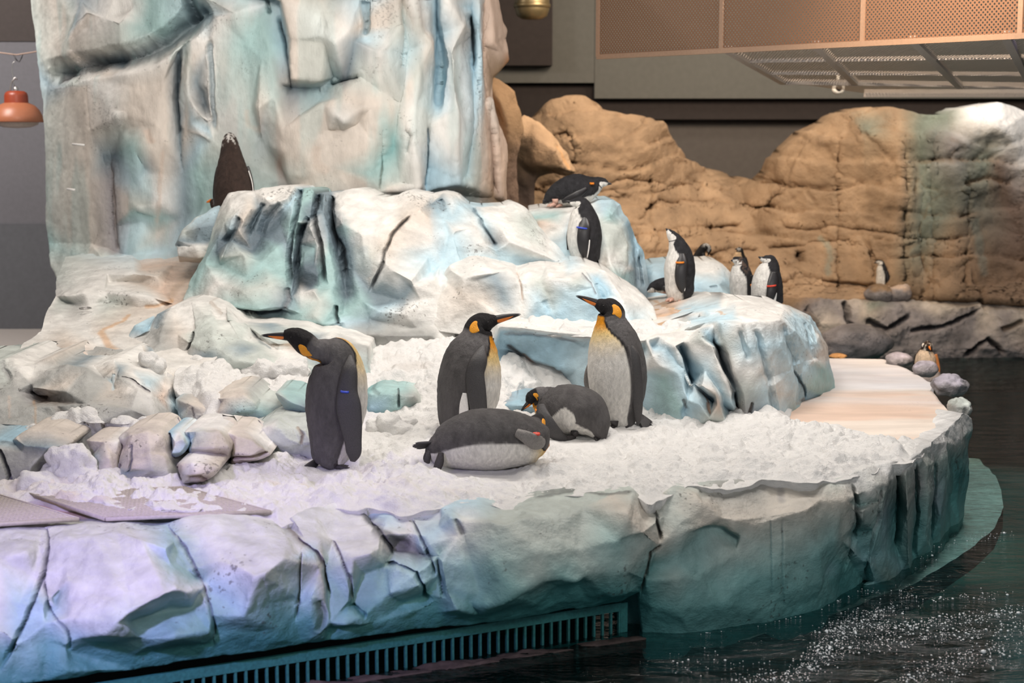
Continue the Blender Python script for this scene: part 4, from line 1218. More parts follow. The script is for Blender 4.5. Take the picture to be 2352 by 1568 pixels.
# far right ice block between penguins
ic_out = [(1484, 612, 6, 'b'), (1500, 605, 4, 'b'), (1540, 602, 4, 'b'), (1600, 600, 4, 'w'), (1622, 604, 2, 'w'), (1640, 598, 2, 'w'), (1660, 606, 4, 'w'), (1676, 625, 4, 'w'), (1690, 665, 2, 'b'), (1700, 730, 0, 'b'), (1480, 720, 0, 'b')]
ic_lines = [[(1600, 620, -8, 'w'), (1640, 622, -12, 'w'), (1665, 640, -10, 'b')], [(1610, 650, -14, 'b'), (1650, 655, -14, 'b'), (1680, 680, -8, 'b')], [(1600, 680, -8, 'B'), (1640, 690, -8, 'b')], [(1500, 625, -8, 'b'), (1540, 640, -10, 'B'), (1580, 640, -10, 'b')], [(1486, 650, -4, 'y'), (1500, 660, -6, 'y'), (1530, 650, -6, 'b')]]
icb = relief('ice_block', lambda u, v: 14.45 - 0.5 * (v - 600) / 120., ic_out, ic_lines, [([(1632, 660), (1650, 655)], 5, 0.02, 'y', 0.5)], L=0.025, sm=2, fac=(0.02, 0.15), depth=0.6, seed=55)
tag(icb, 'pale blue ice block behind the upward-looking chinstrap penguin', 'rock')

# ------------------------------------------------------------------ right hand ice shelf: sloping top and fluted front
def rs_base(u, v):
    front = np.interp(u, [1120, 1300, 1480, 1600, 1700, 1800, 1860, 1925], [11.9, 11.75, 11.55, 11.45, 11.4, 11.7, 12.2, 12.9])
    edge = np.interp(u, [1120, 1150, 1300, 1480, 1560, 1660, 1720, 1800, 1860, 1925], [745, 745, 765, 775, 765, 735, 725, 735, 760, 800])
    up = np.maximum(edge - v, 0)
    return front + np.minimum(up / 28.0, 1.0) * 0.0 + up * 0.028 + np.maximum(v - edge, 0) * -0.0006


rs_out = [(1140, 720, 0, 'w'), (1160, 690, 0, 'w'), (1300, 690, 0, 'w'), (1400, 670, 0, 'w'), (1470, 668, 0, 'w'), (1530, 672, 0, 'w'), (1600, 690, 0, 'w'), (1690, 692, 0, 'w'), (1722, 700, 0, 'w'), (1800, 702, 0, 'w'), (1815, 712, 0, 'w'), (1826, 725, 0, 'b'), (1850, 720, 10, 'w'), (1862, 724, 10, 'b'), (1880, 752, 10, 'b'), (1900, 795, 10, 'c'), (1902, 815, 10, 'c'), (1905, 830, 8, 'b'), (1918, 880, 0, 't'), (1918, 920, 0, 'T'), (1850, 960, 0, 'b'), (1815, 1000, 0, 'b'), (1700, 1010, 0, 'y'), (1480, 1000, 0, 'b'), (1330, 940, 0, 'b'), (1180, 900, 0, 's'), (1135, 800, 0, 'B')]
rs_lines = [
    # snow shelf edge
    [(1145, 748, -4, 'w'), (1200, 752, -8, 'w'), (1260, 760, -8, 'w'), (1320, 766, -8, 'w'), (1400, 768, -8, 'w'), (1470, 775, -8, 'w'), (1520, 770, -8, 'w'), (1560, 760, -8, 'w'), (1625, 738, -10, 'b'), (1650, 735, -10, 'b'), (1710, 738, -8, 'w'), (1790, 735, -8, 'w'), (1826, 728, -2, 'b')],
    [(1150, 762, -2, 'B'), (1200, 768, -4, 'B'), (1280, 785, -4, 'B'), (1345, 790, -4, 'b'), (1400, 790, -4, 'b'), (1480, 800, -6, 'b')],
    [(1160, 800, 4, 'B'), (1200, 820, 6, 'B'), (1280, 840, 0, 'B'), (1330, 850, -4, 'b')],
    [(1180, 815, 10, 's'), (1220, 835, 12, 'n'), (1260, 850, 12, 'n'), (1290, 870, 6, 's')],
    # slope below the shelf at 1480
    [(1485, 780, -14, 'w'), (1500, 820, -18, 'w'), (1512, 840, -18, 'w'), (1480, 845, -12, 'w')],
    [(1480, 860, -10, 'b'), (1525, 870, -12, 't'), (1560, 940, -16, 't'), (1570, 990, -14, 'b')],
    [(1500, 795, -8, 'B'), (1530, 800, -12, 'B'), (1560, 860, -18, 'b'), (1580, 920, -18, 'b'), (1570, 940, -14, 'B')],
    [(1530, 785, -12, 'w'), (1550, 795, -16, 'w'), (1570, 850, -14, 'b'), (1582, 890, -12, 'b')],
    [(1562, 795, -2, 'B'), (1575, 830, 0, 'B'), (1590, 880, 2, 'B'), (1640, 920, -4, 'B')],
    [(1570, 785, -10, 'w'), (1610, 775, -14, 'm'), (1640, 800, -16, 'w'), (1655, 850, -18, 'w'), (1685, 905, -20, 'w'), (1685, 925, -16, 'b'), (1660, 930, -10, 'B')],
    [(1590, 800, -12, 'w'), (1620, 850, -14, 'b'), (1660, 910, -14, 'b')],
    [(1625, 765, -10, 'B'), (1640, 790, -4, 'B'), (1650, 800, -2, 's'), (1670, 860, -2, 'y'), (1690, 900, -4, 'y'), (1695, 960, -2, 'n')],
    [(1655, 740, -12, 'b'), (1665, 790, -14, 'm'), (1690, 850, -16, 'w'), (1710, 900, -16, 'm'), (1715, 960, -12, 'q')],
    [(1700, 745, -12, 'w'), (1720, 800, -16, 'b'), (1745, 850, -18, 'w'), (1765, 900, -18, 'b'), (1780, 960, -14, 'b')],
    [(1760, 740, -12, 'w'), (1790, 790, -16, 'b'), (1820, 850, -16, 'b'), (1830, 910, -14, 'b'), (1835, 950, -8, 't')],
    [(1760, 870, -16, 'w'), (1772, 890, -20, 'w'), (1778, 905, -16, 'w')],
    [(1826, 728, -2, 'b'), (1835, 780, -8, 'b'), (1845, 830, -8, 'b'), (1838, 870, -8, 'b'), (1850, 900, -4, 'B')],
    [(1800, 712, -4, 'w'), (1826, 760, -12, 'b'), (1850, 800, -12, 'b'), (1845, 830, -10, 'b')],
    [(1862, 740, -2, 'b'), (1875, 790, -4, 'b'), (1870, 825, -10, 'w'), (1890, 830, -6, 'w')],
    [(1855, 840, -12, 'b'), (1870, 828, -14, 'w'), (1895, 850, -10, 't'), (1905, 885, -8, 't'), (1860, 890, -10, 't')],
    [(1880, 770, -2, 'c'), (1890, 800, -4, 'c'), (1898, 815, 0, 'c')],
    # little stained boulder at the foot
    [(1585, 885, -18, 'w'), (1610, 885, -26, 'w'), (1645, 905, -26, 'c'), (1650, 930, -24, 'p'), (1665, 970, -18, 'm')],
    [(1582, 920, -20, 'b'), (1610, 930, -26, 'b'), (1630, 960, -24, 'm'), (1640, 985, -16, 'm')],
    # upper slope
    [(1400, 690, -2, 'w'), (1450, 700, 2, 'w'), (1500, 700, 4, 'c'), (1560, 700, 2, 'c'), (1620, 705, 0, 'w')],
    [(1510, 720, -2, 'p'), (1545, 716, -4, 'p'), (1580, 722, -4, 'p'), (1560, 738, 0, 'e'), (1520, 738, 0, 'o')],
    [(1590, 735, 2, 'b'), (1620, 730, 4, 'b'), (1680, 728, 2, 'b'), (1700, 730, 0, 'w')],
    [(1640, 745, -2, 'w'), (1600, 750, 0, 'w')],
]
rs_cr = [
    ([(1455, 690), (1510, 695), (1560, 715), (1620, 715), (1680, 722)], 3, 0.01, 'o', 0.55),
    ([(1540, 705), (1550, 730)], 12, 0.0, 'o', 0.4),
    ([(1560, 800), (1580, 860), (1600, 890)], 6, 0.08, 'B', 0.6),
    ([(1640, 780), (1652, 815), (1680, 885), (1692, 930), (1690, 970)], 7, 0.09, 's', 0.5),
    ([(1690, 945), (1700, 970)], 16, 0.04, 'n', 0.6),
    ([(1728, 925), (1724, 960)], 5, 0.06, 'n', 0.7),
    ([(1828, 855), (1845, 885), (1852, 915)], 4, 0.06, 's', 0.7),
    ([(1615, 900), (1625, 925), (1632, 955)], 4, 0.02, 'r', 0.7),
    ([(1570, 915), (1578, 940)], 7, 0.04, 'n', 0.5),
    ([(1200, 815), (1225, 835), (1230, 842)], 6, 0.03, 'r', 0.6),
    ([(1160, 790), (1190, 815), (1215, 840), (1260, 850), (1300, 860)], 10, 0.07, 'n', 0.6),
    ([(1835, 930), (1850, 915)], 8, 0.02, 'r', 0.4),
    ([(1150, 765), (1250, 772), (1330, 785)], 5, 0.02, 'q', 0.5),
    ([(1870, 830), (1905, 880)], 20, 0.0, 'T', 0.25),
    ([(1735, 755), (1757, 830), (1775, 905), (1782, 955)], 11, 0.09, 'B', 0.35),
    ([(1798, 742), (1822, 815), (1836, 880), (1840, 930)], 10, 0.08, 'B', 0.35),
    ([(1700, 760), (1722, 830)], 8, 0.06, 'b', 0.3),
    ([(1850, 740), (1866, 800), (1872, 826)], 7, 0.07, 'B', 0.35),
]
shelf = relief('ice_shelf', rs_base, rs_out, rs_lines, rs_cr, L=0.026, sm=2, fac=(0.026, 0.17), oscale=1.6, rough=0.006, depth=0.8, seed=61, shrink=0.03)
tag(shelf, 'broad ice shelf with fluted pale blue front on the right of the island', 'rock')

# ------------------------------------------------------------------ middle left: boulders behind the snow
def ml_base(u, v):
    return 12.25 - 0.75 * (v - 690) / 160.0


ml_out = [(295, 770, 0, 'b'), (310, 745, 0, 'b'), (345, 748, 0, 'B'), (362, 720, 2, 'y'), (372, 718, 2, 'y'), (395, 702, 4, 'w'), (440, 692, 4, 'w'), (480, 690, 6, 'w'), (520, 700, 8, 'w'), (560, 735, 8, 'w'), (640, 740, 8, 'w'), (760, 760, 6, 'w'), (850, 790, 4, 'w'), (850, 900, 0, 't'), (620, 900, 0, 't'), (420, 890, 0, 'g'), (330, 870, 0, 'g'), (290, 830, 0, 'w')]
ml_lines = [
    [(310, 755, -4, 'B'), (335, 762, -8, 'B'), (345, 750, -2, 'B')],
    [(372, 722, 0, 'y'), (374, 750, -12, 'g'), (365, 790, -16, 'g'), (352, 812, -18, 'g'), (360, 830, -14, 'g'), (408, 838, -8, 'g')],
    [(360, 725, 2, 'y'), (345, 760, -4, 'g'), (300, 780, -4, 'w'), (320, 800, -8, 'w')],
    [(374, 750, -12, 'g'), (410, 770, -14, 'c'), (440, 770, -14, 'm'), (450, 755, -10, 'w')],
    [(480, 690, 6, 'w'), (500, 730, -6, 'w'), (520, 735, -8, 'w'), (550, 740, -6, 'w')],
    [(452, 755, -14, 'm'), (490, 738, -16, 'm'), (525, 735, -14, 'm'), (560, 752, -10, 'm')],
    [(440, 790, -18, 'm'), (490, 775, -24, 'm'), (550, 778, -22, 'm'), (600, 790, -16, 'm')],
    [(420, 838, -12, 'g'), (440, 800, -16, 'g'), (480, 815, -20, 'y'), (540, 830, -22, 'm'), (640, 840, -20, 'm'), (700, 838, -14, 'm')],
    [(470, 805, -20, 'm'), (500, 800, -24, 'm'), (560, 805, -24, 'y'), (600, 810, -20, 'm')],
    [(565, 745, -6, 'm'), (600, 770, -10, 'm'), (640, 790, -14, 'm'), (690, 800, -12, 'e'), (715, 815, -10, 'y')],
    [(560, 735, 8, 'w'), (590, 775, -4, 'w'), (640, 805, -12, 'w'), (700, 822, -12, 'w')],
    [(620, 742, 2, 'y'), (670, 755, -4, 'm'), (720, 775, -4, 'y')],
    [(760, 770, -4, 'w'), (800, 790, -8, 'g'), (840, 800, -6, 'g')],
]
ml_cr = [([(445, 760), (430, 800), (415, 842)], 5, 0.09, 'k', 0.7), ([(620, 790), (670, 795), (700, 805)], 7, 0.03, 'e', 0.6), ([(575, 760), (600, 785), (625, 800)], 4, 0.03, 's', 0.5), ([(370, 725), (355, 755)], 8, 0.02, 'y', 0.6), ([(480, 692), (510, 722)], 8, 0.04, 'e', 0.35), ([(375, 845), (395, 848)], 6, 0.01, 'o', 0.8)]
midl = relief('ice_outcrop', ml_base, ml_out, ml_lines, ml_cr, L=0.02, sm=2, fac=(0.026, 0.16), oscale=1.8, rough=0.006, depth=0.8, seed=71)
tag(midl, 'low green-white rock outcrop behind the snow bank, left of centre', 'rock')

# big left ledge rock
def ll_base(u, v):
    return 10.75 - 0.7 * (v - 820) / 160.0 + 0.5 * smoothstep(330, 430, u)


ll_out = [(-460, 850, 0, 'm'), (-260, 832, 0, 'm'), (-80, 835, 0, 'm'), (0, 828, 0, 'm'), (30, 822, 2, 'w'), (80, 832, 6, 'w'), (118, 818, 2, 'c'), (135, 835, 4, 'g'), (172, 838, 6, 'y'), (215, 842, 6, 'w'), (262, 825, 6, 'w'), (300, 835, 6, 'w'), (340, 850, 6, 'w'), (380, 862, 8, 'w'), (420, 868, 8, 'w'), (445, 890, 6, 'c'), (400, 910, 2, 'b'), (415, 950, 0, 'b'), (430, 1010, 0, 'b'), (-460, 1030, 0, 'g')]
ll_lines = [
    [(0, 850, -6, 'm'), (40, 845, -10, 'w'), (70, 880, -12, 'g'), (30, 900, -12, 'g')],
    [(70, 880, -12, 'g'), (78, 905, -2, 'q'), (105, 918, -2, 'n')],
    [(80, 840, -2, 'w'), (68, 870, -8, 'w')],
    [(135, 840, -4, 'g'), (155, 842, -16, 'g'), (200, 848, -18, 'g'), (240, 872, -16, 'g'), (258, 880, -10, 'b')],
    [(155, 842, -16, 'g'), (130, 860, -16, 'g'), (75, 890, -16, 'g')],
    [(262, 828, -4, 'w'), (258, 855, -14, 'c'), (262, 895, -14, 'c'), (275, 845, -12, 'y'), (280, 868, -14, 'g')],
    [(275, 872, -16, 'g'), (320, 890, -20, 'w'), (345, 905, -18, 'w'), (390, 950, -14, 'g'), (405, 968, -12, 'b')],
    [(300, 845, -2, 'w'), (340, 880, -14, 'b'), (372, 915, -16, 'p'), (400, 935, -12, 'b')],
    [(-460, 930, -14, 'm'), (-250, 900, -20, 'g'), (-80, 940, -18, 'g'), (60, 935, -16, 'g'), (200, 930, -24, 'g'), (300, 940, -22, 'g'), (360, 965, -18, 'g')],
    [(110, 895, -16, 'c'), (150, 885, -20, 'c'), (155, 900, -20, 'g')],
    [(-80, 985, -14, 'g'), (200, 980, -18, 'g'), (380, 990, -14, 'g')],
    [(400, 880, -2, 'w'), (430, 895, -8, 'c'), (440, 900, -6, 'c')],
]
ll_cr = [([(70, 900), (85, 912), (108, 916)], 6, 0.06, 'n', 0.7), ([(275, 868), (310, 882), (345, 905)], 4, 0.05, 'q', 0.7), ([(20, 905), (22, 960)], 6, 0.0, 'p', 0.4), ([(78, 915), (85, 980)], 5, 0.0, 'o', 0.35), ([(120, 925), (150, 960), (140, 1000)], 14, 0.02, 'n', 0.3), ([(262, 860), (256, 900)], 7, 0.02, 'b', 0.6), ([(0, 830), (20, 870)], 10, 0.03, 'q', 0.4)]
ledge = relief('ice_ledge', ll_base, ll_out, ll_lines, ll_cr, L=0.02, sm=2, fac=(0.024, 0.18), oscale=1.45, rough=0.006, depth=0.9, seed=81)
tag(ledge, 'long grey-green ledge rock with a white top edge at the left, below the terrace', 'rock')

# lumps in the snow between ledge and tall king
def lump(name, label, D, out, lines, cr=(), seed=0, depth=0.5, fac=(0.012, 0.15)):
    o = relief(name, lambda u, v: D + 0 * u - 0.12 * (v - out[0][1]) / 100., out, lines, cr, L=0.018, sm=3, fac=fac, rough=0.005, depth=depth, seed=seed)
    return tag(o, label, 'rock', 'rocks half buried in the snow')


lump('snowbound_rock', 'rounded grey-green rock half buried in the snow bank left of the tall king penguin', 10.42,
     [(486, 935, 4, 'g'), (490, 912, 2, 'c'), (515, 895, 2, 'c'), (550, 888, 2, 'c'), (575, 892, 2, 'g'), (600, 915, 4, 'm'), (650, 930, 8, 'm'), (640, 980, 0, 't'), (500, 985, 0, 'c')],
     [[(490, 915, -6, 'w'), (520, 915, -16, 'c'), (560, 905, -18, 'c'), (585, 925, -14, 'm')], [(500, 950, -14, 'c'), (550, 945, -20, 't'), (590, 945, -12, 't')]], [([(488, 920), (492, 950)], 4, 0.03, 'n', 0.6)], 91)
lump('snowbound_rock', 'smaller cracked grey rock buried in snow between ledge and rounded rock', 10.42,
     [(402, 915, 4, 'b'), (415, 912, 2, 'g'), (450, 918, 2, 'c'), (475, 930, 2, 'w'), (488, 945, 2, 'g'), (495, 985, 0, 'g'), (420, 980, 0, 'g'), (410, 950, 0, 'b')],
     [[(412, 920, -8, 'g'), (440, 930, -14, 'c'), (470, 940, -10, 'c'), (485, 955, -8, 'g')], [(425, 960, -12, 'm'), (470, 968, -10, 'g')]], [([(455, 962), (480, 970), (500, 966)], 7, 0.02, 'n', 0.8), ([(440, 935), (446, 965)], 2.5, 0.02, 'n', 0.5)], 92)
lump('snowbound_rock', 'green wet rock in the snow just left of the tall king penguin', 10.3,
     [(628, 900, 2, 'm'), (650, 898, 2, 't'), (680, 905, 4, 't'), (720, 925, 6, 't'), (720, 960, 0, 't'), (660, 950, 0, 't')],
     [[(640, 905, -6, 'm'), (670, 925, -10, 't'), (700, 935, -8, 'y')]], [], 93)
lump('snowbound_rock', 'teal rock showing through the snow behind the two tall king penguins', 11.0,
     [(840, 900, 0, 'T'), (880, 886, 2, 't'), (930, 890, 2, 't'), (960, 895, 4, 'm'), (975, 930, 4, 'm'), (930, 955, 0, 'T'), (840, 965, 0, 'T')],
     [[(850, 905, -8, 't'), (900, 905, -12, 't'), (950, 910, -10, 'g')], [(850, 940, -8, 'B'), (915, 938, -10, 't')]], [([(915, 890), (915, 940)], 4, 0.05, 'k', 0.7), ([(850, 885), (870, 905)], 8, 0.01, 'k', 0.4)], 94)
lump('snowbound_rock', 'blue-grey stone showing through the snow below the ice shelf', 11.05,
     [(1150, 925, 2, 'q'), (1190, 918, 2, 'B'), (1230, 915, 2, 'y'), (1250, 930, 2, 'y'), (1250, 960, 0, 'y'), (1150, 960, 0, 'y')],
     [[(1160, 930, -6, 'B'), (1200, 930, -9, 'B'), (1240, 935, -6, 'y')]], [], 95)

# ------------------------------------------------------------------ the row of low boulders (left foreground)
def brow(label, D, out, lines, cr=(), seed=0):
    o = relief('low_boulder', lambda u, v: D - 0.36 - 0.22 * (v - 985) / 110., out, lines, cr, L=0.016, sm=3, fac=(0.010, 0.14), rough=0.005, depth=0.45, seed=seed)
    return tag(o, label, 'rock', 'row of low boulders')


brow('flat-topped grey boulder at the left end of the low boulder row', 9.75,
     [(-150, 1012, 4, 'g'), (-60, 1004, 4, 'g'), (0, 1008, 4, 'B'), (30, 1012, 4, 'B'), (40, 1000, 2, 'c'), (60, 988, 4, 'c'), (110, 988, 4, 'c'), (155, 1000, 4, 'c'), (172, 1012, 4, 'c'), (150, 1035, 2, 'g'), (110, 1060, 0, 'g'), (85, 1080, 0, 'g'), (70, 1130, 0, 'g'), (-150, 1140, 0, 'g')],
     [[(38, 1008, -8, 'c'), (55, 1022, -14, 'y'), (110, 1028, -16, 'y'), (150, 1022, -8, 'g')], [(-60, 1030, -8, 'g'), (10, 1032, -8, 'g'), (50, 1036, -10, 'g'), (100, 1042, -12, 'g')], [(20, 1080, -8, 'g'), (70, 1075, -12, 'g')]],
     [([(-5, 1035), (10, 1065), (22, 1110)], 7, 0.12, 'k', 0.7), ([(0, 1016), (35, 1022)], 6, 0.02, 's', 0.5)], 101)
brow('upright smooth cream boulder behind the pointed snow heap', 9.75,
     [(196, 1010, 4, 'c'), (215, 1003, 2, 'c'), (250, 1002, 2, 'c'), (275, 1004, 2, 'w'), (284, 1020, 2, 'c'), (275, 1050, 0, 'c'), (265, 1120, 0, 'c'), (215, 1120, 0, 'g'), (210, 1040, 2, 'g')],
     [[(205, 1012, -6, 'c'), (240, 1014, -12, 'c'), (272, 1012, -8, 'w')], [(215, 1050, -10, 'y'), (250, 1055, -14, 'c'), (268, 1050, -8, 'c')]], [], 102)
brow('large domed cream boulder in the middle of the low boulder row', 9.7,
     [(262, 1120, 2, 'g'), (270, 1070, 2, 'g'), (282, 1025, 2, 'c'), (270, 1003, 4, 'w'), (290, 988, 4, 'c'), (325, 978, 2, 'c'), (355, 976, 2, 'c'), (375, 985, 2, 'c'), (388, 1010, 2, 'c'), (384, 1040, 0, 'c'), (400, 1075, 0, 'g'), (410, 1125, 0, 'g')],
     [[(282, 1010, -4, 'w'), (300, 1000, -10, 'c'), (340, 992, -14, 'c'), (372, 1000, -10, 'c')], [(300, 1035, -12, 'c'), (345, 1038, -18, 'c'), (380, 1045, -12, 'c')], [(285, 1085, -6, 'y'), (305, 1075, -14, 'c'), (350, 1080, -17, 'g'), (390, 1085, -10, 'g')]],
     [([(300, 1020), (300, 1055), (294, 1085)], 4, 0.05, 's', 0.5), ([(265, 1090), (278, 1065)], 5, 0.03, 'n', 0.5)], 103)
brow('narrow blue-white boulder beside a dark gap in the low boulder row', 9.72,
     [(384, 992, 6, 'B'), (395, 988, 4, 'B'), (412, 988, 2, 'w'), (428, 1000, 2, 'b'), (435, 1020, 0, 'b'), (425, 1042, 2, 'b'), (405, 1052, 4, 'b'), (388, 1045, 6, 's')],
     [[(392, 1000, -4, 'B'), (402, 1015, -8, 'w'), (420, 1010, -10, 'm'), (428, 1022, -6, 'b')], [(396, 1040, -6, 'b'), (415, 1040, -6, 'b')]], [([(385, 995), (390, 1040)], 6, 0.05, 's', 0.7)], 104)
brow('wide faceted grey boulder right of the narrow blue-white one', 9.78,
     [(420, 988, 4, 'w'), (440, 978, 4, 'w'), (475, 978, 4, 'w'), (510, 985, 4, 'w'), (525, 1005, 2, 'c'), (532, 1030, 0, 'c'), (525, 1050, 2, 'c'), (505, 1055, 4, 'n'), (440, 1052, 4, 'g'), (432, 1035, 2, 'B'), (434, 1010, 2, 'b')],
     [[(425, 992, -4, 'w'), (450, 990, -10, 'm'), (500, 992, -10, 'c'), (515, 1005, -8, 'c')], [(440, 1030, -12, 'g'), (490, 1030, -16, 'c'), (525, 1028, -8, 'c')]], [([(432, 995), (436, 1030)], 4, 0.03, 'B', 0.6)], 105)
brow('small rounded cream boulder at the foot of the wide faceted one', 9.55,
     [(402, 1075, 4, 'n'), (410, 1060, 4, 'g'), (432, 1048, 2, 'w'), (465, 1048, 2, 'w'), (495, 1058, 2, 'c'), (508, 1070, 2, 'c'), (495, 1090, 2, 'c'), (470, 1105, 2, 'n'), (420, 1110, 0, 'g')],
     [[(415, 1065, -6, 'c'), (440, 1062, -12, 'w'), (480, 1066, -10, 'c'), (500, 1075, -6, 'c')], [(420, 1090, -8, 'g'), (450, 1088, -12, 'c'), (485, 1085, -8, 'c')]], [([(432, 1100), (460, 1098), (475, 1104)], 6, 0.03, 'n', 0.7), ([(404, 1072), (412, 1105)], 5, 0.04, 'k', 0.6)], 106)
brow('sloping slab boulder with a dark crack along its foot', 9.9,
     [(505, 982, 4, 'w'), (530, 985, 4, 'c'), (560, 988, 4, 'c'), (590, 1005, 2, 'w'), (615, 1030, 2, 'w'), (625, 1045, 2, 'c'), (590, 1058, 2, 'c'), (530, 1068, 2, 'n'), (528, 1040, 2, 'c')],
     [[(515, 990, -4, 'w'), (540, 1000, -8, 'c'), (580, 1010, -10, 'c'), (605, 1030, -8, 'c')], [(540, 1040, -10, 'c'), (580, 1045, -10, 'c')]], [([(510, 1055), (545, 1052), (585, 1048), (622, 1040)], 5, 0.04, 'n', 0.8)], 107)
brow('wet green-white boulder at the right end of the low row, beside the tall king', 10.25,
     [(560, 985, 4, 'w'), (590, 978, 4, 'm'), (615, 962, 4, 'm'), (645, 955, 4, 'm'), (680, 960, 6, 'm'), (722, 955, 8, 'm'), (730, 1060, 0, 'm'), (690, 1045, 0, 'm'), (640, 1042, 0, 'm'), (618, 1032, 0, 'm'), (590, 1005, 2, 'w')],
     [[(590, 990, -8, 'w'), (620, 978, -14, 'w'), (640, 985, -18, 'm'), (665, 1010, -16, 'm'), (690, 1020, -12, 'm')], [(640, 960, -6, 'm'), (675, 985, -10, 'm'), (700, 990, -12, 'm'), (715, 1020, -12, 'm')], [(620, 1010, -12, 'm'), (650, 1025, -12, 'm')]],
     [([(680, 980), (695, 1000), (690, 1020)], 7, 0.03, 'e', 0.6)], 108)

# ------------------------------------------------------------------ snow
def sn_z(name, pts, edges_lines, L, amp, seed, label, thick=0.0, sm=6, lum=(0.86, 0.845, 0.82), stains=(), dents=(), skirt=0.09):
    """A snow sheet: outline and inner points are (u, v, height)."""
    out, inner = pts, edges_lines
    allp = list(out) + [p for p in inner]
    co = [Vector((p[0], p[1])) for p in allp]
    n = len(out)
    vo, eo, fo, ov, *_ = delaunay_2d_cdt(co, [(i, (i + 1) % n) for i in range(n)], [list(range(n))], 1, 0.01)
    z = np.array([allp[o[0]][2] if o else 0.0 for o in ov])
    uv = np.array([(p.x, p.y) for p in vo])
    V = np.concatenate([at(uv[:, 0], uv[:, 1], dist_z(uv[:, 1], z)), uv, np.tile(np.array(lum), (len(uv), 1))], 1)
    T = np.array([t for f in fo for t in [(f[0], f[j], f[j + 1]) for j in range(1, len(f) - 1)]])
    nn = np.cross(V[T[:, 1], :3] - V[T[:, 0], :3], V[T[:, 2], :3] - V[T[:, 0], :3])
    fl = nn[:, 2] < 0
    T[fl] = T[fl][:, ::-1]
    V, T = refine(V, T, lambda mid: np.full(len(mid), L))
    V = smooth(V, T, sm, slice(0, 3))
    U, Bd = edges_of(T)
    p = V[:, :3].copy()
    lumps = np.abs(fbm(p * np.array([5, 5, 5]), 3, seed)) * 1.0
    clod = np.maximum(facet(p * 9.0 + 0.3 * fbm(p * 12, 2, seed + 3)[:, None], seed + 2), -0.3)
    fine = fbm(p * 26, 3, seed + 4)
    big = fbm(p * 1.6, 2, seed + 8)
    patch = smoothstep(-0.3, 0.5, fbm(p * 1.1, 2, seed + 12))
    # steep faces stay smooth
    Nn = vnormals(V, T)
    loop = np.array([V[:1, :2][0] * 0 + at(q[0], q[1], dist_z(q[1], q[2]))[:2] for q in list(out) + [out[0]]])
    ed, _ = seg_dist(p[:, 0], p[:, 1], loop)
    tap = smoothstep(0.0, 0.13, ed)
    h = tap * amp * (0.9 * lumps + (0.25 + 0.9 * patch) * 0.65 * clod + 0.28 * fine + 0.8 * big)
    h -= h.mean()
    hold = np.ones(len(V))
    for (ku, kv, kr) in dents:
        c = at(ku, kv, dist_z(kv, 0.0))
        hold *= 1 - smoothstep(1.0, 0.4, np.hypot(p[:, 0] - c[0], (p[:, 1] - c[1])) / kr)
    h = h * (0.15 + 0.85 * hold) - 0.016 * (1 - hold)
    V[:, :3] += (Nn * 0.55 + np.array([0, 0, 0.45])) * h[:, None]
    V = smooth(V, T, 1, slice(0, 3), 0.5)
    V[:, 1] += (1 - tap) * 0.06 * fbm(p * np.array([7, 3, 3]), 3, seed + 50)
    V[:, 2] += (1 - tap) * 0.014 * fbm(p * np.array([9, 5, 3]), 2, seed + 51)
    for (u, v, ru, rv, cl, am) in stains:
        d = np.hypot((V[:, 3] - u) / ru, (V[:, 4] - v) / rv) + 0.5 * fbm(p * 6, 3, seed + 20)
        k = (smoothstep(1, 0.2, d) * am)[:, None]
        V[:, 5:8] = V[:, 5:8] * (1 - k) + np.array(PAINT[cl]) * k
    ids = np.unique(Bd)
    mp = np.full(len(V), -1)
    mp[ids] = len(V) + np.arange(len(ids))
    lowr = V[ids].copy()
    lowr[:, 2] -= skirt + thick
    lowr[:, 1] += 0.09
    V = np.concatenate([V, lowr])
    a, b = Bd[:, 0], Bd[:, 1]
    T = np.concatenate([T, np.stack([b, a, mp[a]], -1), np.stack([b, mp[a], mp[b]], -1)])
    o = link_mesh(name, V, T, M_SNOW, None, V[:, 5:8])
    o['kind'] = 'stuff'
    tag(o, label, 'snow')
    return o


sn_out = [(-500, 1098, .02), (-500, 1160, .0), (-80, 1140, .0), (60, 1141, .03), (130, 1150, .035), (220, 1160, .035), (330, 1168, .035), (430, 1172, .035), (530, 1174, .035), (590, 1182, .02), (650, 1196, .0), (668, 1180, .01), (720, 1166, .01), (765, 1155, .01), (815, 1158, .01), (900, 1164, .01), (1000, 1164, .01), (1040, 1153, .02), (1100, 1152, .01), (1165, 1160, .01), (1230, 1134, .02), (1330, 1127, .02), (1400, 1126, .02), (1455, 1126, .02), (1490, 1146, .0), (1540, 1122, .02), (1600, 1112, .02), (1660, 1104, .02), (1740, 1096, .02), (1800, 1092, .02), (1865, 1099, .01), (1920, 1098, .0), (1975, 1073, .01), (2045, 1058, .0), (2090, 1054, .0), (2112, 1040, .0), (2125, 1020, .0), (2100, 1003, .0), (2060, 1003, -.01), (2005, 996, -.01), (1965, 985, -.01), (1900, 974, -.01), (1850, 966, -.01), (1818, 960, -.01), (1812, 945, .0), (1822, 925, .0),
          (1700, 915, .06), (1560, 900, .06), (1480, 880, .10), (1400, 865, .18), (1300, 830, .3), (1210, 810, .35), (1160, 770, .42), (1130, 725, .52), (1090, 690, .58), (1000, 690, .58), (960, 720, .5), (860, 765, .42), (800, 775, .40), (740, 815, .34), (700, 830, .33), (620, 830, .34), (540, 820, .38), (480, 812, .40), (440, 822, .40), (400, 850, .38), (395, 890, .3), (430, 920, .22), (480, 955, .2), (420, 972, .22), (330, 968, .25), (200, 962, .24), (60, 985, .16), (-80, 1000, .14), (-500, 1000, .14)]
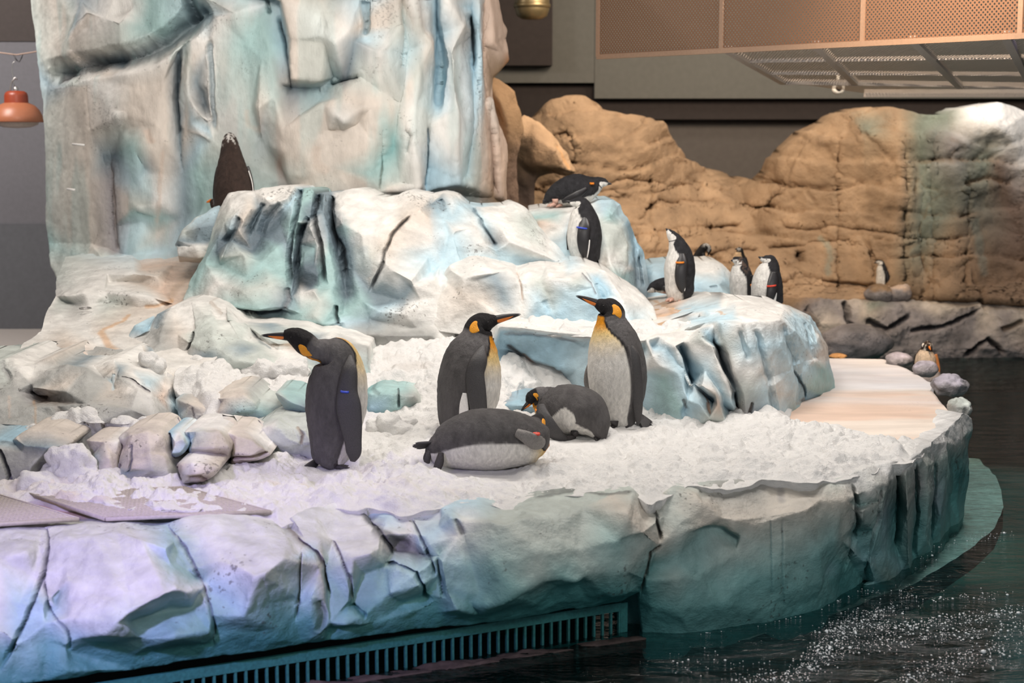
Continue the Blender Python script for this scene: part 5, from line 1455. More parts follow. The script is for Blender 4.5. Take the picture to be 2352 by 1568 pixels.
sn_in = [(100, 1132, .05), (220, 1142, .065), (350, 1150, .07), (470, 1156, .07), (560, 1164, .05), (330, 1135, .06), (300, 1160, .06), (420, 1164, .06),
    # flats at the front
    (100, 1110, .0), (300, 1120, .0), (500, 1110, .0), (560, 1130, .0), (650, 1140, .0), (700, 1110, .0), (760, 1078, .0), (820, 1090, .0), (900, 1110, .0), (900, 1140, .0), (1000, 1100, .0), (1000, 1075, .0), (1100, 1085, .0), (1200, 1080, .0), (1250, 1080, .0), (1300, 1060, .0), (1400, 1060, .0), (1400, 1100, .0), (1500, 1080, .0), (1600, 1060, .0), (1700, 1050, .0), (1800, 1040, .0), (1900, 1040, .0), (1980, 1040, .0), (2050, 1025, .0), (1900, 990, .0), (1800, 975, .03), (1700, 985, .02), (1600, 990, .0), (1500, 995, .0), (1440, 985, .0), (1380, 1000, .0), (1300, 1010, .0), (1480, 940, .04),
    # footing of the low boulders and snow behind it
    (300, 1098, .01), (420, 1098, .0), (520, 1080, .0), (620, 1055, .02), (690, 1050, .01), (720, 1000, .02), (200, 1105, .0), (60, 1110, .0),
    (620, 1000, .05), (500, 1008, .08), (400, 1004, .10), (300, 1000, .11), (230, 1010, .10), (130, 1000, .11), (30, 1010, .09), (60, 1058, .02), (180, 1058, .02), (250, 1055, .02), (340, 1055, .02), (440, 1055, .02), (-100, 1060, .02), (-100, 1010, .09),
    # centre bank
    (860, 1000, .03), (950, 1000, .03), (1000, 985, .03), (900, 970, .06), (1000, 940, .12), (940, 960, .08), (870, 930, .1), (900, 880, .22), (850, 860, .27), (960, 860, .25), (1000, 830, .32), (900, 820, .33), (960, 790, .38), (870, 790, .39), (820, 800, .36), (1040, 780, .42), (1060, 730, .51), (1100, 745, .48),
    (1150, 850, .28), (1200, 870, .22), (1250, 880, .16), (1180, 900, .14), (1170, 945, .08), (1250, 950, .05), (1330, 900, .1),
    # left centre bank
    (460, 860, .36), (560, 860, .3), (650, 870, .29), (560, 885, .26), (620, 905, .22), (690, 880, .26), (700, 850, .32), (640, 925, .17), (560, 940, .15), (520, 990, .1), (600, 965, .11), (680, 940, .12),
]
sn_out = [(u, v + 3, z + 0.006) if 640 < u < 2100 and v > 1050 else (u, v, z) for u, v, z in sn_out]
stains_ = [(830, 1085, 90, 12, 'o', .12), (640, 1118, 60, 9, 'y', .0), (640, 1112, 70, 10, 'o', .16), (140, 1140, 60, 8, 'o', .22), (230, 1143, 40, 6, 'o', .2), (520, 1150, 50, 8, 'o', .12), (930, 850, 60, 30, 'e', .18), (900, 820, 40, 20, 'e', .12), (60, 1120, 120, 30, 'p', .25), (1000, 1130, 200, 10, 'o', .06)]
snow = sn_z('snow_cover', sn_out, sn_in, 0.019, 0.055, 201, 'lumpy white snow cover spread over the island floor around the king penguins', stains=stains_, dents=[(765, 1080, .24), (1075, 1012, .22), (1430, 984, .24), (1100, 1080, .34), (1310, 1008, .30)])

# snow on the ice shelf top
sh_out = [(1140, 735, .56), (1150, 752, .535), (1210, 758, .53), (1270, 768, .525), (1340, 772, .525), (1400, 775, .525), (1470, 782, .52), (1520, 778, .525), (1560, 768, .54), (1620, 745, .57), (1590, 735, .575), (1520, 745, .57), (1480, 735, .57), (1430, 735, .57), (1400, 720, .575), (1300, 730, .57), (1210, 722, .57), (1170, 700, .57)]
sh_in = [(1220, 742, .57), (1300, 750, .57), (1400, 752, .57), (1480, 758, .57), (1540, 758, .57)]
sn_z('shelf_snow', sh_out, sh_in, 0.018, 0.04, 231, 'rim of white snow lying on the blue ice shelf behind the right king penguin', skirt=0.035)


def heap(label, u, v, D, r, seed, peak=0.0):
    c = at(u, v, D)
    import bmesh
    bm = bmesh.new()
    bmesh.ops.create_icosphere(bm, subdivisions=5, radius=1)
    V = np.array([q.co[:] for q in bm.verts])
    T = np.array([[q.index for q in f.verts] for f in bm.faces])
    bm.free()
    W = V * np.array(r)
    W[:, 2] *= 1 - peak * (1 - V[:, 2]) * (np.hypot(V[:, 0], V[:, 1])) * 0.4
    p = W + c
    W += V * (0.055 * np.abs(fbm(p * 6, 3, seed)) + 0.03 * facet(p * 10, seed) + 0.012 * fbm(p * 30, 2, seed))[:, None]
    W[:, 2] = np.maximum(W[:, 2], -0.08)
    o = link_mesh('snow_heap', W, T, M_SNOW, None, np.tile((0.86, 0.845, 0.82), (len(V), 1)), loc=c)
    tag(o, label, 'snow heap', 'heaps of shovelled snow')
    return o


heap('tall pointed snow heap leaning on the low boulders at the left', 165, 1092, 9.12, (0.15, 0.10, 0.17), 301, .7)
heap('low snow heap in front of the pointed heap', 235, 1106, 9.05, (0.12, 0.10, 0.05), 302)
heap('flat snow heap at the left front edge of the boulders', 95, 1112, 9.05, (0.12, 0.10, 0.04), 303)
heap('rough snow heap piled against the grey ledge rock', 185, 992, 9.85, (0.16, 0.10, 0.13), 304, .6)
heap('smaller snow heap left of the rough heap on the ledge', 105, 1000, 9.8, (0.13, 0.09, 0.05), 305)
heap('snow heap lying behind the domed cream boulder', 320, 985, 9.8, (0.18, 0.10, 0.05), 306)
heap('snow clump on the rust-stained terrace edge', 348, 842, 10.85, (0.085, 0.08, 0.06), 307)
heap('snow mound in front of the green-white outcrop', 490, 852, 11.35, (0.22, 0.15, 0.10), 308, .6)
heap('snow mound behind the head of the tall king penguin', 630, 850, 11.3, (0.25, 0.15, 0.07), 309)
heap('snow mound left of the lying king penguin tail', 900, 985, 10.6, (0.16, 0.12, 0.09), 310)

# ------------------------------------------------------------------ penguins
def catmull(K, t):
    """Catmull-Rom through rows of K at parameters t (in units of rows)."""
    n = len(K)
    i = np.clip(np.floor(t).astype(int), 0, n - 2)
    f = (t - i)[:, None]
    p0, p1, p2, p3 = K[np.maximum(i - 1, 0)], K[i], K[i + 1], K[np.minimum(i + 2, n - 1)]
    return 0.5 * (2 * p1 + (p2 - p0) * f + (2 * p0 - 5 * p1 + 4 * p2 - p3) * f * f + (3 * p1 - p0 - 3 * p2 + p3) * f ** 3)


class Skin:
    """A body swept along its spine: rows are (u, v, half width px, breadth ratio, yaw deg, depth offset cm)."""

    def __init__(self, rows, u0, v0, D):
        self.s = D / F
        self.K = np.array([((r[0] - u0) * self.s, r[5] / 100. if len(r) > 5 else 0.0, (v0 - r[1]) * self.s, r[2] * self.s, r[3], math.radians(r[4])) for r in rows])
        self.n = len(rows)

    def frame(self, t):
        A = catmull(self.K, t)
        e = 0.05
        d = catmull(self.K, np.clip(t + e, 0, self.n - 1))[:, :3] - catmull(self.K, np.clip(t - e, 0, self.n - 1))[:, :3]
        T = d / np.maximum(np.linalg.norm(d, axis=1), 1e-9)[:, None]
        yaw = A[:, 5]
        L = np.stack([-np.sin(yaw), np.cos(yaw), 0 * yaw], -1)
        Nf = np.cross(L, T)
        Nf /= np.maximum(np.linalg.norm(Nf, axis=1), 1e-6)[:, None]
        L = np.cross(T, Nf)
        flat = np.stack([T[:, 2], 0 * yaw, -T[:, 0]], -1)
        fl = np.linalg.norm(flat, axis=1)
        ok = fl > 0.35
        flat = flat / np.maximum(fl, 1e-6)[:, None]
        q = A[:, 4]
        den = np.sqrt((Nf * flat).sum(1) ** 2 + (q * (L * flat).sum(1)) ** 2)
        den = np.where(ok, np.clip(den, 0.6, 1.2), 1.0)
        ra = np.maximum(A[:, 3], 0.002) / den
        return A[:, :3], T, Nf, L, ra, ra * q

    def pos(self, t, th, k=1.0):
        t = np.atleast_1d(np.asarray(t, float))
        th = np.atleast_1d(np.asarray(th, float))
        C, T, Nf, L, ra, rl = self.frame(t)
        return C + Nf * (ra * np.cos(th) * k)[:, None] + L * (rl * np.sin(th) * k)[:, None]

    def mesh(self, per=13, segs=72):
        m = (self.n - 1) * per + 1
        t = np.linspace(0, self.n - 1, m)
        C, T, Nf, L, ra, rl = self.frame(t)
        th = np.linspace(-np.pi, np.pi, segs, endpoint=False)
        X = C[:, None] + Nf[:, None] * (ra[:, None] * np.cos(th))[..., None] + L[:, None] * (rl[:, None] * np.sin(th))[..., None]
        V = X.reshape(-1, 3)
        tt = np.repeat(t, segs)
        aa = np.tile(th, m)
        V = np.concatenate([V, C[:1], C[-1:] + T[-1:] * ra[-1] * 0.3])
        tt = np.concatenate([tt, [0, self.n - 1]])
        aa = np.concatenate([aa, [0, 0]])
        i = np.arange(m - 1)[:, None] * segs
        j = np.arange(segs)[None]
        j2 = (j + 1) % segs
        a, b, c, d = (i + j).ravel(), (i + j2).ravel(), (i + segs + j2).ravel(), (i + segs + j).ravel()
        Tt = [np.stack([a, b, c], -1), np.stack([a, c, d], -1)]
        k = np.arange(segs)
        k2 = (k + 1) % segs
        Tt.append(np.stack([k2, k, np.full(segs, m * segs)], -1))
        Tt.append(np.stack([(m - 1) * segs + k, (m - 1) * segs + k2, np.full(segs, m * segs + 1)], -1))
        return V, np.concatenate(Tt), tt, aa


def blade_mesh(rows, S, per=8, segs=20):
    """A flat tapering blade: rows are (u, v, half width px, half thickness cm, depth cm, turn deg) in the bird's frame."""
    u0, v0, s = S
    K = np.array([((r[0] - u0) * s, r[4] / 100., (v0 - r[1]) * s, r[2] * s, r[3] / 100., math.radians(r[5]) if len(r) > 5 else 0.0) for r in rows])
    n = len(rows)
    m = (n - 1) * per + 1
    t = np.linspace(0, n - 1, m)
    A = catmull(K, t)
    d = np.gradient(A[:, :3], axis=0)
    T = d / np.linalg.norm(d, axis=1)[:, None]
    Y = np.array([0, 1.0, 0])
    W = np.cross(T, Y)
    W /= np.linalg.norm(W, axis=1)[:, None]
    H = np.cross(W, T)
    ca, sa = np.cos(A[:, 5])[:, None], np.sin(A[:, 5])[:, None]
    W, H = W * ca + H * sa, H * ca - W * sa
    th = np.linspace(0, 2 * np.pi, segs, endpoint=False)
    wx = np.maximum(A[:, 3], 0.001)
    hx = np.maximum(A[:, 4], 0.001)
    X = A[:, None, :3] + W[:, None] * (wx[:, None] * np.cos(th))[..., None] + H[:, None] * (hx[:, None] * np.sin(th))[..., None]
    V = np.concatenate([X.reshape(-1, 3), A[:1, :3], A[-1:, :3]])
    i = np.arange(m - 1)[:, None] * segs
    j = np.arange(segs)[None]
    j2 = (j + 1) % segs
    a, b, c, e = (i + j).ravel(), (i + j2).ravel(), (i + segs + j2).ravel(), (i + segs + j).ravel()
    k = np.arange(segs)
    k2 = (k + 1) % segs
    Tt = np.concatenate([np.stack([a, b, c], -1), np.stack([a, c, e], -1), np.stack([k2, k, np.full(segs, m * segs)], -1), np.stack([(m - 1) * segs + k, (m - 1) * segs + k2, np.full(segs, m * segs + 1)], -1)])
    return V, Tt


def join(meshes):
    V, T, n = [], [], 0
    for v, t in meshes:
        V.append(v)
        T.append(t + n)
        n += len(v)
    return np.concatenate(V), np.concatenate(T)


def mixc(a, b, k):
    return a * (1 - k[:, None]) + np.asarray(b) * k[:, None]


GREY = np.array((0.108, 0.101, 0.101))
SILV = np.array((0.17, 0.16, 0.16))
BLK = np.array((0.016, 0.014, 0.015))
WHT = np.array((0.84, 0.81, 0.76))
YEL = np.array((0.86, 0.56, 0.10))
ORG = np.array((0.86, 0.33, 0.01))


def king_paint(tt, aa, V, kn, kh, th0=1.1, flank=None):
    """kn: row where the neck begins, kh: row where the head begins."""
    a = np.abs(aa)
    nz = fbm(V * 30, 3, 3)
    nz2 = fbm(V * np.array([18, 18, 9]), 3, 7)
    back = GREY * (1 + 0.22 * nz2)[:, None]
    back = mixc(back, SILV, smoothstep(kn - 0.8, kn + 0.8, tt) * smoothstep(kh + 0.2, kn + 0.9, tt))
    tb = th0 * (1 - 0.50 * smoothstep(1.2, 0.2, tt)) * (1 - 0.42 * smoothstep(kn - 2.2, kn + 0.4, tt))
    if flank:
        k0, k1, t1 = flank
        x = np.clip((tt - 0.5 * (k0 + k1)) / (0.5 * (k1 - k0)), -1, 1)
        tb = np.maximum(tb, t1 * np.sqrt(1 - x * x) * (1 - 0.12 * x))
    edge = a - tb + 0.02 * nz
    c = mixc(back, BLK, smoothstep(0.17, 0.12, edge) * smoothstep(kn - 3.2, kn - 1.6, tt) * smoothstep(kh - 0.2, kn + 0.4, tt))
    belly = np.tile(WHT, (len(tt), 1)) * (1 + 0.05 * nz2)[:, None]
    belly = mixc(belly, YEL, smoothstep(kn - 2.6, kn - 0.5, tt + 0.1 * nz) * 0.75)
    belly = mixc(belly, ORG, smoothstep(kn - 0.9, kn + 0.35, tt + 0.1 * nz))
    c = mixc(c, belly, smoothstep(0.03, -0.03, edge) * smoothstep(kh - 0.1, kh - 0.35, tt))
    c = mixc(c, BLK, smoothstep(kh - 0.55, kh - 0.25, tt + 0.55 * smoothstep(1.9, 0.6, a) - 0.25 + 0.03 * nz))
    return c


def chin_paint(tt, aa, V, kn, kh, th0=1.15, mottle=False):
    a = np.abs(aa)
    nz = fbm(V * 40, 3, 3)
    c = np.tile(np.array((0.028, 0.027, 0.030)), (len(tt), 1)) * (1 + 0.3 * nz)[:, None]
    tb = th0 * (1 - 0.45 * smoothstep(1.0, 0.2, tt)) * (1 - 0.25 * smoothstep(kn - 2, kn, tt)) + 0.95 * smoothstep(kn + 0.4, kh + 0.5, tt)
    wk = smoothstep(0.04, -0.04, a - tb + 0.03 * nz)
    c = mixc(c, WHT * 1.03, wk)
    strap = smoothstep(0.20, 0.10, np.abs(tt - (kh + 0.25 - 0.5 * smoothstep(0.2, 1.6, a)))) * smoothstep(1.9, 1.5, a)
    c = mixc(c, BLK, strap * (tt > kn))
    if mottle:
        c = mixc(c, np.array((0.12, 0.08, 0.06)), smoothstep(0.15, 0.5, nz) * smoothstep(0.7, 1.2, a) * smoothstep(kn - 1.5, kn, tt))
    return c


def gentoo_paint(tt, aa, V, kn, kh, th0=1.2, tone=(0.045, 0.028, 0.022), bell=(0.62, 0.50, 0.38)):
    a = np.abs(aa)
    nz = fbm(V * 40, 3, 3)
    c = np.tile(np.array(tone), (len(tt), 1)) * (1 + 0.25 * nz)[:, None]
    wk = smoothstep(0.04, -0.04, a - th0 * smoothstep(0, 1.2, tt) + 0.03 * nz) * smoothstep(kn + 0.2, kn - 0.2, tt)
    c = mixc(c, bell, wk)
    cap = smoothstep(0.5, 0.2, np.abs(tt - (kh + 0.9))) * smoothstep(1.5, 2.0, a)
    c = mixc(c, WHT, cap * 0.6 * smoothstep(-.3, .3, nz))
    c = mixc(c, WHT, smoothstep(0.30, 0.5, nz) * 0.7 * smoothstep(kh - 1, kh + 0.3, tt))
    return c


class Bird:
    def __init__(self, name, label, cat, group, u0, v0, D, rows, paint, per=13, segs=72, mat=None):
        self.u0, self.v0, self.D = u0, v0, D
        self.s = D / F
        self.root = empty(name, P(u0, v0, D), label, cat, group)
        self.sk = Skin(rows, u0, v0, D)
        V, T, tt, aa = self.sk.mesh(per, segs)
        rgb = paint(tt, aa, V)
        nn = vnormals(V, T)
        V = V + nn * (0.0022 * fbm(V * np.array([60, 60, 30]), 2, 5))[:, None]
        link_mesh('body', V, T, M_FEATHER, self.root, rgb)

    def add(self, name, V, T, mat, rgb=None, label=None, parent=None):
        o = link_mesh(name, V, T, mat, parent or self.root, rgb)
        if label:
            o['label'] = label
        return o

    def loc(self, u, v, dy=0):
        return np.array([(u - self.u0) * self.s, dy / 100., (self.v0 - v) * self.s])

    def blade(self, name, rows, mat, label=None):
        V, T = blade_mesh(rows, (self.u0, self.v0, self.s))
        return self.add(name, V, T, mat, None, label)

    def eye(self, t, th, r):
        import bmesh
        bm = bmesh.new()
        bmesh.ops.create_icosphere(bm, subdivisions=2, radius=r)
        V0 = np.array([q.co[:] for q in bm.verts])
        T0 = np.array([[q.index for q in f.verts] for f in bm.faces])
        bm.free()
        for sgn in (-1, 1):
            c = self.sk.pos(t, sgn * th, 0.96)[0]
            self.add('eye', V0 + c, T0, M_EYE)

    def patch(self, name, t0, th0, dt, dth, mat, both=True, lift=1.035, tail=0.6, side=1):
        """A rounded patch with a tapering tail, lying on the skin."""
        n, m = 26, 14
        for sgn in ((-1, 1) if both else (side,)):
            V, T = [], []
            ph = np.linspace(0, 2 * np.pi, n, endpoint=False)
            rr = np.linspace(0, 1, m)
            tt, aa, kk = [], [], []
            for r in rr:
                x = np.cos(ph) * r
                y = np.sin(ph) * r
                y2 = np.where(y < 0, y * (1 + tail), y)
                x2 = x * np.where(y < 0, (1 + y) ** 0.8 * 0.75 + 0.25, 1.0)
                tt.append(t0 + dt * x2 + 0.18 * dt * y2)
                aa.append(sgn * (th0 + dth * y2))
                kk.append(np.full(n, lift - (lift - 0.985) * max(0, (r - 0.8) / 0.2)))
            V = self.sk.pos(np.concatenate(tt), np.concatenate(aa), np.concatenate(kk))
            for i in range(m - 1):
                for j in range(n):
                    j2 = (j + 1) % n
                    T += [(i * n + j, i * n + j2, (i + 1) * n + j2), (i * n + j, (i + 1) * n + j2, (i + 1) * n + j)]
            self.add(name, V, np.array(T), mat)

    def bill(self, base, tip, w, drop=0.0, mat=None, stripe=None, dy=(0, 0), up=1, gape=0.0):
        """Upper and lower bill from base to tip (pixels), w = half height at the base; stripe on the lower half."""
        b, t = self.loc(*base, dy[0]), self.loc(*tip, dy[1])
        d = t - b
        ln = np.linalg.norm(d)
        d = d / ln
        side = np.cross(d, (0, 0, 1.0))
        side /= np.linalg.norm(side)
        upv = np.cross(side, d)
        W = w * self.s
        ws = np.linspace(-0.12, 1, 22)

        def half(lo, hi, wid, curve):
            V, T = [], []
            sg = 16
            for k, x in enumerate(ws):
                f = np.clip(x, 0, 1)
                taper = (1 - f) ** 0.75 * 0.86 + 0.14 * (1 - f ** 6)
                c = b + d * ln * x - upv * (curve * ln * f * f)
                for q in range(sg):
                    an = 2 * np.pi * q / sg
                    yy = np.sin(an)
                    h = (hi if yy > 0 else lo) * yy
                    V.append(c + upv * (h * W * taper) + side * (np.cos(an) * wid * W * taper))
            for k in range(len(ws) - 1):
                for q in range(sg):
                    q2 = (q + 1) % sg
                    T += [(k * sg + q, k * sg + q2, (k + 1) * sg + q2), (k * sg + q, (k + 1) * sg + q2, (k + 1) * sg + q)]
            T += [((len(ws) - 1) * sg, (len(ws) - 1) * sg + q, (len(ws) - 1) * sg + q + 1) for q in range(1, sg - 1)]
            return np.array(V), np.array(T)
        V, T = half(0.25, 1.0, 0.62, drop)
        self.add('upper_bill', V, T, mat or M_BLACK)
        V, T = half(0.85, 0.18, 0.52, drop)
        self.add('lower_bill', V - upv * (W * 0.12), T, mat or M_BLACK)
        if stripe is not None:
            # coloured plate along each side of the lower bill
            for sgn in (-1, 1):
                Vp, Tp = [], []
                m = 18
                for k in range(m + 1):
                    f = k / m * 0.72
                    taper = (1 - f) ** 0.75 * 0.86 + 0.14
                    hh = math.sin(math.pi * min(1, (k / m) * 0.92 + 0.08)) ** 0.6
                    c = b + d * ln * f - upv * (drop * ln * f * f + W * 0.12)
                    for y, o_ in ((0.12, 0.62), (-0.2, 0.66), (-0.62, 0.56), (-0.80, 0.30)):
                        yy = 0.12 + (y - 0.12) * hh
                        Vp.append(c + upv * (yy * W * taper) + side * sgn * (o_ * W * taper))
                for k in range(m):
                    for q in range(3):
                        i = k * 4 + q
                        Tp += [(i, i + 1, i + 5), (i, i + 5, i + 4)]
                self.add('bill_plate', np.array(Vp), np.array(Tp), stripe)

    def feet(self, spots, mat, ln=0.115, spread=0.5):
        """Webbed feet with three clawed toes: spots are (u, v, depth cm, heading deg)."""
        for (u, v, dy, hd) in spots:
            c = self.loc(u, v, dy)
            parts = []
            h0 = math.radians(hd)
            for k, off in enumerate((-spread, 0, spread)):
                a = h0 + off
                dvec = np.array([math.cos(a), math.sin(a), 0])
                L2 = ln * (1.0 if k == 1 else 0.86)
                pts = [c + np.array([0, 0, 0.028]) + dvec * L2 * x + np.array([0, 0, -0.018 * x - 0.004 * (x > .9)]) for x in (0, .3, .6, .85, 1.0, 1.12)]
                rad = [0.017, 0.016, 0.014, 0.012, 0.006, 0.001]
                parts.append(tubem(pts, rad))
            # web
            Vw, Tw = [], []
            for k in range(9):
                a = h0 - spread + 2 * spread * k / 8
                dvec = np.array([math.cos(a), math.sin(a), 0])
                e = ln * (0.72 + 0.10 * math.cos(2 * math.pi * k / 4))
                for z in (0.022, 0.006):
                    Vw.append(c + dvec * e * 0.15 + np.array([0, 0, z]))
                    Vw.append(c + dvec * e + np.array([0, 0, z - 0.006]))
            for k in range(8):
                i = k * 4
                Tw += [(i, i + 1, i + 5), (i, i + 5, i + 4), (i + 2, i + 7, i + 3), (i + 2, i + 6, i + 7), (i + 1, i + 3, i + 7), (i + 1, i + 7, i + 5)]
            parts.append((np.array(Vw), np.array(Tw)))
            # shank
            parts.append(tubem([c + np.array([0, 0, 0.07]), c + np.array([0, 0, 0.03])], [0.03, 0.022]))
            V, T = join(parts)
            self.add('foot', V, T, mat)

    def tail(self, a, b, w=9, n=9, fan=0.5, dy=(0, 0), mat=None):
        """Stiff tail feathers fanning from a to b (pixels)."""
        A, B = self.loc(*a, dy[0]), self.loc(*b, dy[1])
        d = B - A
        ln = np.linalg.norm(d)
        d /= ln
        sd = np.cross(d, np.array([0, 1.0, 0]))
        sd /= np.linalg.norm(sd)
        dp = np.array([0, 1.0, 0])
        rng = random.Random(int(a[0] * 7 + b[1]))
        parts = []
        for k in range(n):
            f = (k / (n - 1) - 0.5) * 2
            dd = d + sd * f * fan * 0.5 + dp * f * fan * 0.6
            dd /= np.linalg.norm(dd)
            L2 = ln * (1 - 0.22 * abs(f)) * rng.uniform(0.9, 1.05)
            st_ = A + sd * f * w * self.s * 0.5 + dp * f * w * self.s * 0.8
            parts.append(tubem([st_ - dd * L2 * .25, st_ + dd * L2 * .4, st_ + dd * L2 * .8, st_ + dd * L2], [0.011, 0.010, 0.007, 0.001], 6))
        V, T = join(parts)
        self.add('tail', V, T, mat or M_SKIN)

    def band(self, u, v, dy, w, mat, tilt=0.0, h=0.011, depth=0.05):
        """A bead band round the flipper: an oval ring."""
        c = self.loc(u, v, dy)
        ww = w * self.s
        V, T = [], []
        n = 24
        for k in range(n):
            a = 2 * math.pi * k / n
            x, y = ww * math.cos(a), depth * math.sin(a)
            for ro, z in ((1, -h), (1.14, 0), (1, h), (0.9, 0)):
                V.append(c + np.array([x * ro, y * ro, z + tilt * x]))
        for k in range(n):
            k2 = (k + 1) % n
            for q in range(4):
                q2 = (q + 1) % 4
                T += [(k * 4 + q, k2 * 4 + q, k2 * 4 + q2), (k * 4 + q, k2 * 4 + q2, k * 4 + q2)]
        self.add('flipper_band', np.array(V), np.array(T), mat, None, None)


def tubem(pts, rad, segs=8):
    pts = [np.asarray(p, float) for p in pts]
    V, T = [], []
    for i, p in enumerate(pts):
        t = pts[min(i + 1, len(pts) - 1)] - pts[max(i - 1, 0)]
        t /= max(np.linalg.norm(t), 1e-9)
        n = np.cross(t, (0.13, 0.9, 0.3))
        n /= np.linalg.norm(n)
        bb = np.cross(t, n)
        for k in range(segs):
            a = 2 * math.pi * k / segs
            V.append(p + (n * math.cos(a) + bb * math.sin(a)) * rad[i])
    for i in range(len(pts) - 1):
        for k in range(segs):
            k2 = (k + 1) % segs
            T += [(i * segs + k, i * segs + k2, (i + 1) * segs + k2), (i * segs + k, (i + 1) * segs + k2, (i + 1) * segs + k)]
    for k in range(1, segs - 1):
        T.append((0, k + 1, k))
        e = (len(pts) - 1) * segs
        T.append((e, e + k, e + k + 1))
    return np.array(V), np.array(T)


KG = 'king penguins on the snow'
# --- 1: tall king on the left, head turned back over its shoulder
b = Bird('king_penguin', 'tall king penguin seen from behind, head stretched to the left, beside the low boulders', 'penguin', KG, 760, 1076, 9.55,
         [(745, 1076, 10, .9, 25), (752, 1066, 34, .9, 25), (758, 1042, 44, .9, 25), (766, 995, 57, .92, 25), (773, 940, 70, .92, 25), (777, 895, 71, .92, 25), (781, 850, 63, .9, 28), (776, 812, 47, .85, 50), (752, 799, 31, .9, 120, -1), (728, 793, 25, .95, 165, -2), (707, 780, 27, .9, 180, -2), (689, 767, 24, .86, 182, -2), (671, 760, 17, .85, 182, -2), (658, 760, 11, .85, 182, -2)],
         lambda t, a, V: king_paint(t, a, V, 7.6, 9.9, 1.36), segs=84)
b.patch('ear_patch', 9.72, 1.12, .72, .44, M_EAR, tail=0.7)
b.eye(11.7, 1.5, 0.006)
b.bill((662, 763), (603, 759), 10, drop=.02, stripe=M_ORANGE, dy=(-2, -2))
b.blade('flipper', [(812, 806, 5, 1.5, -8), (812, 835, 18, 2.6, -14.5), (808, 882, 24, 2.0, -18), (811, 915, 29, 1.6, -20), (816, 955, 26, 1.4, -20), (820, 995, 20, 1.2, -19), (821, 1025, 17, 1.0, -18), (818, 1045, 6, .6, -17)], M_SKIN, 'right flipper with a blue bead band')
b.blade('flipper', [(792, 830, 10, 2, 14), (806, 880, 16, 1.6, 20), (808, 930, 15, 1.2, 22), (808, 985, 8, .8, 20)], M_SKIN)
b.band(803, 881, -20.2, 9, M_BANDB, tilt=-.1, depth=.012, h=0.007)
b.tail((726, 1058), (699, 1077), 11, 13, .35, (-4, -14))
b.feet([(772, 1076, -6, 15), (778, 1073, 7, 25)], M_FOOT, .125)

# --- 2: king in the middle, facing right
b = Bird('king_penguin', 'king penguin facing right with raised bill, standing behind the lying king', 'penguin', KG, 1070, 1010, 10.55,
         [(1050, 1012, 12, .9, -8), (1057, 1002, 40, .9, -8), (1062, 982, 54, .9, -8), (1068, 945, 65, .92, -8), (1076, 900, 73, .92, -8), (1080, 860, 73, .92, -8), (1085, 820, 66, .9, -8), (1092, 788, 53, .88, -5), (1097, 764, 37, .92, 0), (1100, 748, 32, .92, 0), (1106, 738, 27, .88, 0), (1120, 733, 22, .85, 0), (1133, 730, 15, .85, 0), (1143, 728, 10, .85, 0)],
         lambda t, a, V: king_paint(t, a, V, 7.3, 8.9, 1.12, flank=None), segs=84)
b.patch('ear_patch', 9.15, 1.95, .85, .36, M_EAR, tail=0.5)
b.eye(11.2, 1.6, 0.006)
b.bill((1137, 729), (1198, 711), 11, drop=.05, stripe=M_ORANGE)
b.blade('flipper', [(1112, 782, 5, 1.5, -9), (1103, 812, 19, 2.8, -16), (1094, 842, 21, 2.2, -19), (1096, 875, 22, 1.6, -21), (1101, 915, 20, 1.4, -22), (1105, 950, 16, 1.2, -21), (1107, 985, 7, .7, -20)], M_SKIN, 'right flipper hanging at the side')
b.blade('white_flank', [(1070, 888, 5, .6, -19), (1068, 915, 10, .8, -19.5), (1068, 945, 11, .8, -18.5), (1070, 970, 6, .6, -16)], M_WHITEF, 'white flank feathers behind the flipper')
b.tail((1030, 995), (1012, 1012), 10, 9, .5, (0, 0))
b.feet([(1080, 1010, -8, -5), (1086, 1008, 6, -10)], M_FOOT, .115)

# --- 3: king on the right, bill raised to the left
b = Bird('king_penguin', 'white-bellied king penguin with bill raised to the left, before the ice shelf', 'penguin', KG, 1425, 982, 10.9,
         [(1432, 985, 10, .9, 228), (1430, 974, 32, .9, 228), (1422, 948, 46, .9, 228), (1420, 905, 62, .92, 228), (1417, 860, 69, .92, 228), (1413, 815, 66, .92, 226), (1408, 775, 57, .9, 222), (1404, 747, 44, .9, 212), (1402, 727, 34, .92, 200), (1402, 712, 30, .92, 192), (1396, 702, 25, .88, 190), (1384, 697, 19, .85, 190), (1374, 693, 14, .85, 190), (1367, 690, 10, .85, 190)],
         lambda t, a, V: king_paint(t, a, V, 7.5, 9.1, 1.16), segs=84)
b.patch('ear_patch', 9.2, 1.92, .85, .36, M_EAR, tail=0.5)
b.eye(11.2, 1.6, 0.006)
b.bill((1372, 692), (1320, 670), 10, drop=.04, stripe=M_ORANGE)
b.blade('flipper', [(1428, 775, 10, 2.4, -10), (1446, 805, 17, 2.6, -13), (1453, 835, 16, 2.2, -15), (1458, 880, 15, 1.6, -15), (1461, 920, 12, 1.3, -14), (1463, 950, 8, 1, -12), (1463, 968, 3, .5, -11)], M_SKIN, 'left flipper hanging at the side')
b.blade('flipper', [(1362, 820, 6, 1.5, 6), (1351, 850, 8, 1.5, 6), (1350, 878, 10, 1.0, 6), (1356, 900, 8, .8, 5), (1362, 912, 3, .4, 5)], M_FLIPGREY, 'pale underside of the right flipper')
b.tail((1466, 955), (1495, 981), 10, 13, .35, (2, -8))
b.feet([(1408, 982, -12, 215), (1440, 984, -4, 230)], M_FOOT, .12)

